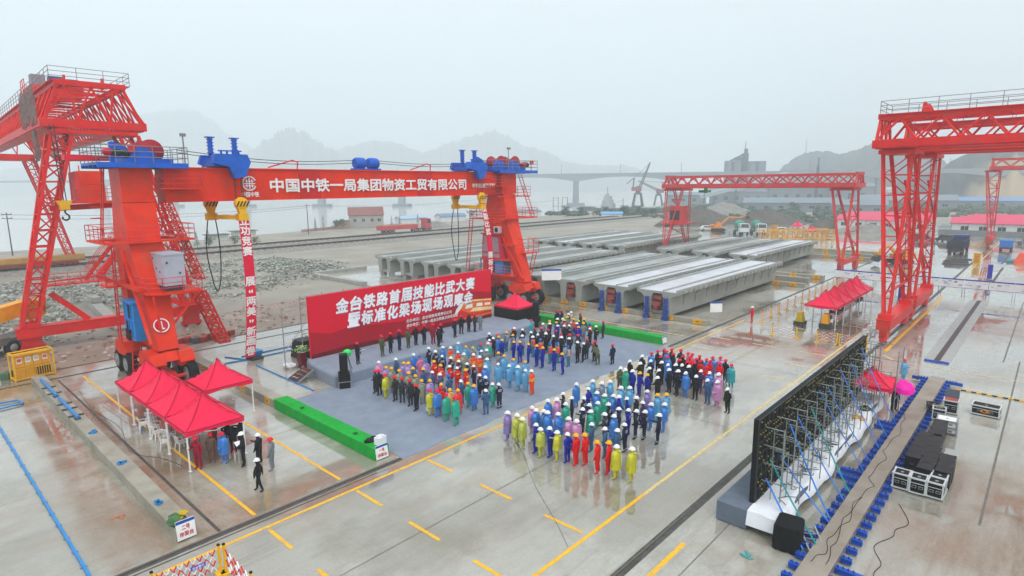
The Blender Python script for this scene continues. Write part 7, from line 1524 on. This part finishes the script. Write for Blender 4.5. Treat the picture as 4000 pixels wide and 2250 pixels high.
def body(pose):
    J = []; E = []
    def j(p, r, k): J.append((Vector(p), r, k)); return len(J)-1
    def e(a, b): E.append((a, b))
    lean = .0; bow = pose == 'bow'
    def T(p):                                  # torso tilt
        p = Vector(p)
        if bow and p.z > .95: q = p-V(0, 0, .95); q = Matrix.Rotation(-.75, 3, 'X')@q; p = q+V(0, 0, .95)
        return p
    pel = j((0, 0, .93), (.155, .115), 't'); sp_ = j(T((0, .0, 1.1)), (.15, .11), 't'); ch = j(T((0, 0, 1.29)), (.165, .12), 't'); nb = j(T((0, -.01, 1.43)), (.075, .075), 't'); nk = j(T((0, .005, 1.5)), (.055, .055), 's'); h1 = j(T((0, .015, 1.585)), (.075, .085), 's'); h2 = j(T((0, .01, 1.67)), (.078, .09), 's')
    for a, b in ((pel, sp_), (sp_, ch), (ch, nb), (nb, nk), (nk, h1), (h1, h2)): e(a, b)
    n_ = j(T((0, .115, 1.6)), (.014, .02), 's'); e(h1, n_)
    for s in (-1, 1):
        sh = j(T((s*.165, -.005, 1.385)), (.075, .075), 't'); e(ch, sh)
        D = {'stand': ((.235, -.02, 1.12), (.235, .06, .9)), 'front': ((.245, -.02, 1.13), (.075, .2, 1.0)), 'back': ((.25, -.06, 1.14), (.08, -.185, .97)), 'fold': ((.24, .03, 1.13), (-.06, .21, 1.17)), 'phone': ((.24, .05, 1.14), (.09, .3, 1.25)), 'camera': ((.22, .14, 1.24), (.08, .26, 1.48)), 'walk': ((.23, -.08*s, 1.13), (.225, .1*-s, .92)), 'bow': ((.21, .05, 1.1), (.1, .12, .95))}[pose]
        if pose == 'phone' and s < 0: D = ((.235, -.02, 1.12), (.235, .06, .9))
        ep, wp = (T((s*q[0], q[1], q[2])) for q in D); el = j(ep, (.056, .056), 'a'); wr = j(wp, (.04, .04), 'a'); e(sh, el); e(el, wr)
        d = (wp-ep).normalized(); side = d.cross(V(0, 1, 0)).normalized() if abs(d.y) < .9 else V(s, 0, 0); nrm = side.cross(d)
        pm = j(wp+d*.07, (.036, .02), 'h'); e(wr, pm)
        for f in range(4):
            o = side*(.024-.016*f); L = (.03, .036, .034, .026)[f]; k1 = j(wp+d*(.1)+o, (.009, .009), 'h'); k2 = j(wp+d*(.1+L)+o+nrm*.008, (.008, .008), 'h'); k3 = j(wp+d*(.1+L*1.7)+o+nrm*.025, (.007, .007), 'h'); e(pm, k1); e(k1, k2); e(k2, k3)
        th = j(wp+d*.06+side*.045, (.011, .011), 'h'); t2 = j(wp+d*.095+side*.055+nrm*.012, (.009, .009), 'h'); e(pm, th); e(th, t2)
        st = .16*s if pose == 'walk' else 0
        hp = j((s*.088, 0, .87), (.1, .105), 'l'); kn = j((s*.1, .02+st*.55, .49), (.066, .07), 'l'); an = j((s*.105, -.02+st, .1), (.047, .05), 'l'); to = j((s*.125, .13+st, .045), (.045, .035), 'f'); e(pel, hp); e(hp, kn); e(kn, an); e(an, to)
    me = bpy.data.meshes.new('body'); me.from_pydata([p for p, r, k in J], E, []); o = bpy.data.objects.new('body', me); COL.objects.link(o)
    o.modifiers.new('Skin', 'SKIN').use_smooth_shade = True
    for i, (p, r, k) in enumerate(J): v = me.skin_vertices[0].data[i]; v.radius = r; v.use_root = (i == 0)
    ss = o.modifiers.new('Sub', 'SUBSURF'); ss.levels = 1; ss.render_levels = 1
    dg = bpy.context.evaluated_depsgraph_get(); dg.update(); out = bpy.data.meshes.new_from_object(o.evaluated_get(dg)); bpy.data.objects.remove(o)
    segs = [(J[a][0], J[b][0], J[b][2] if J[b][2] != 't' else J[a][2] if J[a][2] != 's' else 't') for a, b in E]
    for k in range(6): out.materials.append(None)
    for p in out.polygons:
        c = p.center; best = min(segs, key=lambda s: (lambda ab, ac: (ac-ab*max(0, min(1, ac.dot(ab)/max(1e-9, ab.dot(ab))))).length)(s[1]-s[0], c-s[0]))[2]
        hc = T(V(0, .015, 1.6)); d = c-hc
        if best in 'ta' or (best == 'l' and c.z > .84): k = 0
        elif best == 'l': k = 1 if c.z > .1 else 2
        elif best == 'f': k = 2
        elif best == 's' and (d.y < -.015 or d.z > .075) and d.z > -.06: k = 4
        else: k = 3
        p.material_index = k; p.use_smooth = True
    bm = bmesh.new(); bm.from_mesh(out)          # eyes and mouth on the face
    for x in (-.032, .032):
        vs = [bm.verts.new(T(V(x+dx, .1, 1.625+dz))) for dx, dz in ((-.014, 0), (0, -.007), (.014, 0), (0, .007))]; bm.faces.new(vs).material_index = 5
    vs = [bm.verts.new(T(V(dx, .098, 1.553+dz))) for dx, dz in ((-.02, 0), (0, -.006), (.02, 0), (0, .005))]; bm.faces.new(vs).material_index = 5
    bm.to_mesh(out); bm.free(); return out
POSES = {p: body(p) for p in ('stand', 'front', 'back', 'fold', 'phone', 'camera', 'walk', 'bow')}
HATOFF = {'bow': (Matrix.Rotation(-.75, 4, 'X'), .95)}
def hat_mesh():
    m = MB(); P = []; n = 16
    prof = [(1.0, 0), (.98, .03), (.88, .075), (.62, .115), (.3, .134), (0, .138)]
    vs = []
    for r, z in prof:
        for i in range(n): t = 2*math.pi*i/n; vs.append((.105*r*math.cos(t), .124*r*math.sin(t)+.005, 1.655+z))
    k = len(prof); m.add(vs, [(j*n+i, j*n+(i+1) % n, (j+1)*n+(i+1) % n, (j+1)*n+i) for j in range(k-1) for i in range(n)], 0, True)
    br = []
    for i in range(n):
        t = 2*math.pi*i/n; f = max(0, math.sin(t)); br += [(.105*math.cos(t), .124*math.sin(t)+.005, 1.66), ((.115)*math.cos(t), (.133+.042*f*f)*math.sin(t)+.005, 1.65-.012*f)]
    m.add(br, [(2*i, 2*i+1, 2*((i+1) % n)+1, 2*((i+1) % n)) for i in range(n)], 0, True)
    for i in range(6):
        t0, t1 = -.9+.3*i, -.9+.3*(i+1); m.bar((0, .116*math.sin(t0), 1.66+.13*math.cos(t0)), (0, .116*math.sin(t1), 1.66+.13*math.cos(t1)), .03, .02)
    return m
def coat_mesh(hem, seed, hood=True):
    rnd = random.Random(seed); m = MB(); n = 22; ph = rnd.random()*6; vs = []
    L = [(1.49, .085, .085), (1.455, .13, .11), (1.41, .225, .14), (1.33, .258, .16), (1.12, .272, .175), (.95, .262, .18), ((.95+hem)/2, .255, .185), (hem, .265, .19)]
    for k, (z, a, b) in enumerate(L):
        for i in range(n):
            t = 2*math.pi*i/n; f = 1+(.016*k)*math.sin(5*t+ph+.35*k)+.011*k*math.sin(9*t+ph*2)*.7; vs.append((a*f*math.cos(t), b*f*math.sin(t)+.01, z+(rnd.uniform(-.02, .02) if k == len(L)-1 else 0)))
    k = len(L); m.add(vs, [(j*n+i, j*n+(i+1) % n, (j+1)*n+(i+1) % n, (j+1)*n+i) for j in range(k-1) for i in range(n)], 0, True)
    if hood: m.ico((0, -.1, 1.49), (.24, .17, .16), 0, .12)
    return m
def vest_mesh():
    m = MB(); n = 18; vs = []
    L = [(1.46, .1, .1), (1.42, .17, .13), (1.34, .19, .148), (1.2, .178, .145), (1.05, .185, .145), (.93, .19, .15)]
    for z, a, b in L:
        for i in range(n): t = 2*math.pi*i/n; vs.append((a*math.cos(t), b*math.sin(t), z))
    m.add(vs, [(j*n+i, j*n+(i+1) % n, (j+1)*n+(i+1) % n, (j+1)*n+i) for j in range(5) for i in range(n)], 0, True); return m
def keep(m, name):
    o = m.build(name, WHITE); d = o.data; bpy.data.objects.remove(o); return d
HATM = keep(hat_mesh(), 'hard_hat'); COATM = [keep(coat_mesh(h, i), 'raincoat') for i, h in enumerate((.48, .6, .72, .55))]; VESTM = keep(vest_mesh(), 'vest')
_cache = {}
def variant(me, mats):
    k = (me.name, tuple(m.name for m in mats))
    if k not in _cache:
        c = me.copy(); c.materials.clear()
        for m in mats: c.materials.append(m)
        _cache[k] = c
    return _cache[k]
CN = {'black': 'black', 'charcoal': 'dark grey', 'grey': 'light grey', 'navy': 'navy', 'royal': 'royal blue', 'steel': 'slate blue', 'red': 'red', 'crimson': 'crimson', 'orange': 'orange', 'olive': 'olive', 'brown': 'brown', 'beige': 'beige', 'rose': 'rose pink', 'teal': 'teal', 'purple': 'purple', 'khaki': 'khaki', 'blue': 'blue', 'sky': 'sky blue', 'pink': 'pink', 'lilac': 'lilac', 'yellow': 'yellow', 'lime': 'lime', 'green': 'green', 'amber': 'amber', 'jeans': 'jeans', 'dark': 'dark'}
HN = {'W': 'white helmet', 'Y': 'yellow helmet', 'R': 'red helmet', 'B': 'blue helmet', 'N': 'no helmet'}
PLACE = {'C': 'on the carpet', 'Y': 'in near road crowd', 'E': 'in far road crowd', 'S': 'on the stage', 'B': 'behind the stage tent', 'T': 'by near tents', 'L': 'alone on the slab'}
GRP = {'C': 'people standing on the carpet', 'Y': 'people standing on the road', 'E': 'people at the far end of the road crowd', 'S': 'people lined up on the stage', 'B': 'people waiting behind the stage', 'T': 'people by the near tents', 'L': 'people standing alone on the slab'}
ORD = 'first second third fourth fifth sixth seventh eighth ninth tenth eleventh twelfth thirteenth fourteenth fifteenth sixteenth seventeenth eighteenth nineteenth twentieth'.split(); NUM = 'one two three four five six seven eight nine ten eleven twelve thirteen fourteen fifteen sixteen seventeen eighteen nineteen twenty'.split()
PEOPLE = """23.87 35.06 W p pink - C 0;23.79 34.12 Y p lilac - C 0;25.31 34.93 W c steel - C 0;25.15 33.96 Y p lilac - C 0;25.06 33.17 Y p lilac - C 0;26.81 34.87 W p blue - C 0;26.78 34.01 B c rose - C 0;26.35 32.79 B p lilac - C 0;22.65 33.89 R c charcoal - C 0;22.57 33.24 R c black - C 0;22.57 32.51 R p yellow - C 0;23.59 33.15 Y p khaki - C 0;23.66 32.38 Y p khaki - C 0;24.54 31.99 Y c steel - C 0;24.94 31.32 Y c steel - C 0;23.68 31.43 Y p khaki - C 0;23.88 30.97 Y p khaki - C 0;25.06 30.57 W c steel - C 0;25.07 29.76 W c steel - C 0;25.17 28.86 B c steel - C 0;22.62 31.54 R c charcoal jeans C 0;22.73 30.92 R c charcoal - C 0;22.74 30.04 R c charcoal - C 0;22.48 29.09 R c black jeans C 0;23.53 29.75 Y p khaki red C 0;23.79 29.31 Y p lilac - C 0;23.76 28.08 Y c brown - C 0;25.10 27.69 W c steel - C 0;28.57 35.20 W v navy - C 0;28.39 34.11 W v navy - C 0;28.18 33.11 W v navy - C 0;26.66 32.20 Y r red - C 0;26.36 31.30 Y r red - C 0;29.91 35.07 W p blue - C 0;29.89 34.18 W r orange - C 0;29.73 33.06 W r orange - C 0;31.46 34.94 W p sky - C 0;31.22 33.73 Y p sky - C 0;29.37 31.89 W p khaki - C 0;28.07 32.04 W v navy - C 0;28.11 31.21 W v navy - C 0;26.90 30.75 W r red - C 0;26.91 30.09 W r red - C 0;28.11 30.38 W v navy - C 0;26.69 28.89 Y r red - C 0;22.60 27.79 R p yellow - C 0;22.70 27.24 R p blue - C 0;23.49 27.04 Y p amber - C 0;23.81 26.51 Y p red - C 0;22.62 26.35 R p green - C 0;22.56 25.38 R p green - C 0;23.16 27.41 R c red - C 0;31.19 32.95 Y c grey - C 0;32.19 33.05 R c teal - C 0;31.14 31.94 W c grey - C 0;31.29 31.42 W c grey - C 0;29.80 31.39 W r orange - C 0;29.63 30.55 W r orange - C 0;29.44 29.60 W p sky - C 0;28.03 29.51 W v navy - C 0;28.22 28.58 W p blue - C 0;26.78 27.72 W v navy - C 0;26.67 27.01 W v navy - C 0;25.18 27.05 Y p green - C 0;24.97 26.34 Y p blue jeans C 0;24.96 25.27 W c steel - C 0;26.17 25.83 W p green - C 0;26.27 25.34 W v navy - C 0;29.43 28.48 W p sky - C 0;31.14 30.08 Y c grey - C 0;30.93 29.27 Y p sky - C 0;31.03 28.44 Y p sky - C 0;29.64 27.57 W p sky red C 0;29.56 26.68 W p sky red C 0;31.22 27.46 Y p sky - C 0;29.74 26.12 W p sky red C 0;29.63 25.43 W r orange red C 0;35.03 34.90 W c navy - C 0;34.34 33.84 W c black - C 0;33.84 33.72 W c rose - C 0;32.90 32.88 W p green - C 0;34.79 33.62 Y p blue - C 0;34.65 33.08 Y c royal - C 0;35.27 34.20 R c brown - C 0;36.32 34.14 Y h sky teal C 0;36.46 33.44 Y h sky teal C 0;34.70 31.83 Y c royal - C 0;34.63 31.05 Y c royal - C 0;34.98 30.46 Y c royal - C 0;36.33 32.23 W h sky teal C 0;36.68 31.41 W h orange teal C 0;36.28 30.27 B h orange teal C 0;34.74 29.35 Y c royal - C 0;34.71 28.76 Y c royal - C 0;36.04 29.03 B h orange teal C 0;34.74 27.59 Y c royal - C 0;36.46 28.63 B h orange teal C 0;38.27 34.97 W c navy - C 0;37.46 34.41 R c black - C 0;38.34 34.06 W c black - C 0;41.41 35.63 R p teal - C 0;41.11 33.96 W c grey - C 0;42.32 34.23 Y c navy - C 0;41.43 33.50 W c navy - C 0;42.42 33.45 Y c royal - C 0;41.64 32.69 W c royal - C 0;46.35 36.47 R c navy - C 0;46.51 36.00 R c navy - C 0;43.21 33.97 W c black - C 0;44.13 34.05 W c grey - C 0;46.04 34.74 W c charcoal - C 0;46.62 34.83 W c beige - C 0;44.53 33.72 Y c grey - C 0;43.36 33.33 Y h orange - C 0;42.99 32.19 Y c grey - C 0;42.26 31.88 W v navy - C 0;41.72 31.95 W c black - C 0;44.28 32.79 Y h orange - C 0;44.28 32.29 Y c royal - C 0;43.43 31.77 W h orange - C 0;42.29 30.78 Y c royal - C 0;46.72 33.83 R c charcoal - C 0;39.31 33.46 R c charcoal - C 0;39.27 32.65 R c charcoal - C 0;39.31 31.93 R c charcoal - C 0;39.90 31.55 R c charcoal - C 0;39.25 30.38 R c charcoal - C 0;39.14 29.46 R c charcoal - C 0;39.40 28.78 R c charcoal - C 0;38.14 32.90 W c black - C 0;37.92 31.93 W c black - C 0;38.13 31.19 W c black - C 0;38.27 30.47 W c black - C 0;38.09 29.53 W c black - C 0;38.22 28.84 W c black - C 0;36.39 27.44 B h pink teal C 0;34.55 26.58 Y c royal - C 0;37.60 27.45 W c black - C 0;38.06 27.28 W c black - C 0;38.88 27.49 R c charcoal - C 0;38.79 26.67 R c black - C 0;38.27 25.94 R b olive - C 0;39.15 25.15 R c navy - C 0;42.54 29.71 W c black - C 0;43.60 29.85 W v black - C 0;45.48 30.34 R c charcoal jeans C 0;44.01 30.74 B h orange - C 0;44.78 31.99 Y c charcoal - C 0;43.38 31.05 Y c grey - C 0;23.07 21.67 W p purple royal Y 0.25;23.04 20.95 W p lime - Y 0.25;22.88 20.34 W p lime royal Y 0.25;24.71 21.23 W p pink - Y 0.25;24.51 20.77 W p blue - Y 0.25;24.59 20.28 W p steel - Y 0.25;24.45 19.80 W p blue - Y 0.25;26.07 21.11 W p blue - Y 0.25;26.35 20.69 W p pink - Y 0.25;24.76 19.34 W p blue - Y 0.25;26.23 19.92 W p green - Y 0.25;22.89 19.44 W c royal - Y 0.25;23.04 18.52 W c royal - Y 0.25;22.95 18.03 W p yellow royal Y 0.25;22.70 18.89 W p lime - Y 0.25;24.70 18.56 W p pink - Y 0.25;24.54 17.85 W p pink - Y 0.25;26.21 18.81 W v navy - Y 0.25;23.16 16.93 Y c red khaki Y 0.25;23.52 16.59 Y c red - Y 0.25;23.07 17.44 W c royal - Y 0.25;29.58 21.70 W p blue - Y 0.30;30.86 21.24 W p sky - Y 0.30;30.82 20.58 W p grey - Y 0.30;31.22 20.17 W p sky - Y 0.30;29.34 20.59 W c royal - Y 0.30;29.07 19.78 W p blue - Y 0.30;29.07 19.18 W p green - Y 0.30;29.26 18.72 W p blue - Y 0.30;27.30 20.29 W v navy - Y 0.30;27.72 19.81 W v navy - Y 0.30;27.72 21.28 W v navy - Y 0.30;27.18 19.02 W v navy - Y 0.30;27.73 18.78 W p green - Y 0.30;26.41 18.36 W p green - Y 0.30;27.83 18.02 W v navy - Y 0.30;29.21 18.23 W c royal - Y 0.30;29.58 17.89 W c royal - Y 0.30;30.71 19.02 W p sky - Y 0.30;30.94 18.55 W p sky - Y 0.30;29.74 17.42 W c black - Y 0.30;29.66 16.86 W c purple - Y 0.30;31.41 17.58 W p purple - Y 0.30;29.67 16.37 W p blue - Y 0.30;27.84 17.38 W v navy - Y 0.30;28.01 16.86 W v royal - Y 0.30;26.44 17.37 W v charcoal - Y 0.30;26.47 16.87 W p blue - Y 0.30;24.99 17.29 W c steel - Y 0.30;27.97 16.35 W v navy - Y 0.30;28.22 15.93 W v navy jeans Y 0.30;28.18 15.07 W v navy - Y 0.30;26.14 15.88 W v navy - Y 0.30;31.05 16.63 Y p sky - Y 0.30;31.43 16.29 Y p sky - Y 0.30;29.89 15.63 W p blue - Y 0.30;24.90 16.32 W c steel - Y 0.30;24.91 15.60 W c steel - Y 0.30;23.18 15.61 Y c red - Y 0.10;23.44 15.19 Y c red - Y 0.10;23.32 14.66 W p yellow jeans Y 0.10;23.54 13.94 W p yellow black Y 0.10;34.24 21.38 W c olive royal E 1.10;34.25 20.88 W p green - E 1.10;36.23 21.73 W c black - E 1.10;34.25 20.35 W c royal - E 1.10;34.17 19.79 Y c royal - E 1.10;34.30 19.26 Y c royal - E 1.10;36.03 20.86 W c black - E 1.10;37.81 21.71 W c black - E 1.10;37.35 20.68 W c navy - E 1.10;35.78 19.92 W c black - E 1.10;38.86 21.57 R p blue - E 1.10;35.76 19.20 W c black - E 1.10;33.98 18.33 W c black - E 1.10;37.36 19.83 W c black - E 1.10;39.64 21.40 R c black - E 1.10;38.80 20.70 R c black - E 1.10;40.47 21.38 R c charcoal - E 1.10;40.17 20.93 R p blue - E 1.10;39.01 20.20 R p blue - E 1.10;40.70 20.77 R c charcoal - E 1.10;39.78 20.18 R c black - E 1.10;37.35 19.33 W p blue - E 1.10;37.41 18.83 W c navy - E 1.10;36.16 18.59 W c black - E 1.10;36.01 17.96 W c black jeans E 1.10;38.60 19.13 R c black - E 1.10;40.87 20.12 R c charcoal - E 1.30;39.75 19.37 R c black - E 1.30;40.66 19.48 R c rose - E 1.30;38.83 18.56 R c black - E 1.30;39.69 18.87 R c red - E 1.30;40.40 19.01 R c rose - E 1.30;39.86 18.40 R c black - E 1.30;38.69 18.03 R v black - E 1.30;40.61 18.45 R c charcoal - E 1.30;39.41 17.89 R c red - E 1.30;37.52 18.35 W c navy - E 1.30;37.88 18.00 W c navy - E 1.30;36.13 17.38 W p blue - E 1.30;37.52 17.03 W c purple - E 1.30;36.03 16.63 W c black - E 1.30;40.40 17.83 R p blue - E 1.30;40.84 17.60 R p blue - E 1.30;40.03 17.47 R c red - E 1.30;38.54 17.05 R c red - E 1.30;37.39 16.28 W p blue - E 1.30;35.87 15.69 W c steel - E 1.30;37.16 15.59 W p pink - E 1.30;35.85 15.04 W p pink black E 1.30;41.15 17.20 R p pink - E 1.30;39.87 16.66 R c red - E 1.30;40.83 16.61 R c navy - E 1.30;39.75 15.75 R p teal - E 1.30;35.17 14.04 W c black - E 1.30;24.14 38.08 R c black - S 3.14;26.63 38.42 R c olive - S 3.14;27.63 38.73 R c black - S 3.14;28.61 38.86 R c navy - S 3.14;29.52 38.86 R c olive - S 3.14;30.49 39.09 R c black - S 3.14;31.07 38.68 R c black - S 3.14;31.70 38.23 R c crimson - S 3.14;31.46 37.23 R c black - S 3.14;32.54 38.21 R c black - S 3.14;34.45 38.52 R c navy - S 3.14;35.65 39.00 R c black - S 3.14;36.68 39.10 R c black - S 3.14;37.04 38.66 R c charcoal - S 3.14;37.84 38.72 R c grey - S 3.14;45.86 44.37 R c black - B 2.60;45.93 43.57 R c black - B 2.60;45.99 42.82 R c black - B 2.60;46.11 42.34 R c black - B 2.60;11.75 29.79 W c black - T 0.60;12.37 29.37 W c black - T 0.60;11.09 26.61 W c black jeans T 0.60;12.49 28.21 R c grey black T 0.60;10.80 31.46 R c brown - T 2.20;11.25 30.95 R p blue - T 2.20;12.10 31.88 W c black - T 2.20;10.07 31.26 R c crimson - T 2.20;49.37 7.09 R p sky - L 2.40;42.39 6.39 N c black - L 2.40;157.25 19.50 N c teal - L 1.50;60.99 22.34 W c red - L 0.50"""
PEOPLE += ';12.15 32.7 R c black - T 2.6;11.75 33.5 N c crimson - T 1.0;12.55 31.95 N c black - T .4'
rows_ = [r.split() for r in PEOPLE.split(';')]
def look(r):
    _, _, h, t, top, bot, c_, _ = r
    w = {'p': '%s raincoat', 'v': '%s work jacket', 'r': '%s work suit', 'h': '%s safety vest', 'c': '%s jacket', 'b': 'bowing in %s jacket'}[t] % CN[top]
    if bot != '-': w += ', '+(CN[bot]+' trousers' if bot != 'jeans' else 'jeans')
    return w, HN[h], PLACE[c_]
def screen_x(a, b):
    d = Vector((a, b, 1))-Vector((0, 0, CAM_H)); return d.dot(_RX)/d.dot(_F)
grp = {}
for i, r in enumerate(rows_): grp.setdefault(look(r), []).append(i)
labels = {}
for k, ix in grp.items():
    ix.sort(key=lambda i: screen_x(float(rows_[i][0]), float(rows_[i][1])))
    for q, i in enumerate(ix): labels[i] = '%s and %s, %s' % k if len(ix) == 1 else '%s, %s, %s from left of %s %s' % (k[0], k[1], ORD[q], NUM[len(ix)-1], k[2])
random.seed(77)
DEFB = {'c': 'dark', 'p': 'dark', 'v': None, 'r': None, 'h': 'jeans', 'b': 'dark'}
for i, r in enumerate(rows_):
    a, b, h, t, top, bot, crowd, face = float(r[0]), float(r[1]), r[2], r[3], r[4], r[5], r[6], float(r[7])
    if crowd == 'S': b += .15
    pose = random.choice({'C': ['stand', 'stand', 'front', 'back', 'front'], 'Y': ['stand', 'stand', 'front', 'back', 'phone'], 'E': ['stand', 'front', 'back', 'fold', 'phone'], 'S': ['front', 'stand', 'front', 'back'], 'B': ['front'], 'T': ['stand', 'front', 'phone'], 'L': ['stand', 'phone']}[crowd])
    if t == 'b': pose = 'bow'
    if crowd == 'S' and a < 25: pose = 'phone'
    if crowd == 'T' and abs(a-11.09) < .1: pose = 'walk'; 
    if crowd == 'C' and t == 'c' and top in ('teal', 'rose') and a > 27: pose = 'camera'
    rz = face+random.gauss(0, .22)+(.25 if crowd == 'S' else 0)
    zz = .9 if crowd == 'S' else (.014 if crowd == 'C' else 0)
    R = thing('person', labels[i], 'person', (a, b, zz), rz, GRP[crowd]); s = random.uniform(.94, 1.05); R.rotation_euler = (random.uniform(-.035, .035), random.uniform(-.035, .035), rz); R.scale = (s*random.uniform(1.1, 1.24), s*random.uniform(1.12, 1.3), s)
    jm = WK[top] if t in 'vr' and top in WK else CL.get(top, CL['dark'])
    if t == 'h': jm = CL['teal'] if top != 'orange' or bot == 'teal' else CL['royal']
    if t == 'p': jm = RC[top]
    if bot != '-': bm_ = CL[bot]
    elif t in 'vr' or top == 'royal' or (top == 'red' and t == 'c' and crowd == 'Y'): bm_ = jm
    elif crowd == 'C' and t == 'p' and top == 'sky': bm_ = CL['steel']
    else: bm_ = CL[random.choice(('dark', 'dark', 'black', 'jeans' if crowd != 'S' else 'dark'))]
    bo = bpy.data.objects.new('body', variant(POSES[pose], (jm, bm_, SHOEW if random.random() < .22 else SHOE, SKIN, HAIR, EYE))); COL.objects.link(bo); bo.parent = R
    if h != 'N': ho = bpy.data.objects.new('hard_hat', variant(HATM, (HT[h],))); COL.objects.link(ho); ho.parent = R
    if h != 'N' and pose == 'bow': M_, z_ = HATOFF['bow']; ho.matrix_local = Matrix.Translation((0, 0, z_))@M_@Matrix.Translation((0, 0, -z_))
    if t == 'p': co = bpy.data.objects.new('raincoat', variant(random.choice(COATM), (RC[top],))); COL.objects.link(co); co.parent = R
    if t == 'h': co = bpy.data.objects.new('safety_vest', variant(VESTM, ({'orange': VST, 'pink': VSP}.get(top, VSK),))); COL.objects.link(co); co.parent = R
# things carried
def held(name, label, cat, loc, build): R = thing(name, label, cat, loc); build(R)
held('paper', 'white papers held by the speaker in front of the backdrop', 'paper', (24.35, 37.85, 2.05), lambda R: MB().box((0, 0, 0), (.42, .3, .02), .5, 0, Matrix.Rotation(-.5, 3, 'X')).build('sheet', WHITE, R))
held('clipboard', 'white papers held by the man near the tent corner', 'paper', (11.75, 30.35, 1.05), lambda R: MB().box((0, 0, 0), (.3, .4, .02), .3, 0, Matrix.Rotation(.4, 3, 'X')).build('sheet', WHITE, R))
held('carrier_bag', 'white carrier bag at the feet of the front carpet row', 'bag', (23.0, 28.55, .014), lambda R: MB().taper((0, 0, 0), (0, 0, .42), .36, .16, .26, .1).build('sack', WCLOTH, R))
for o in list(COL.objects):
    if o.parent is None and o.get('category') and not o.get('kind'): o['kind'] = 'thing'
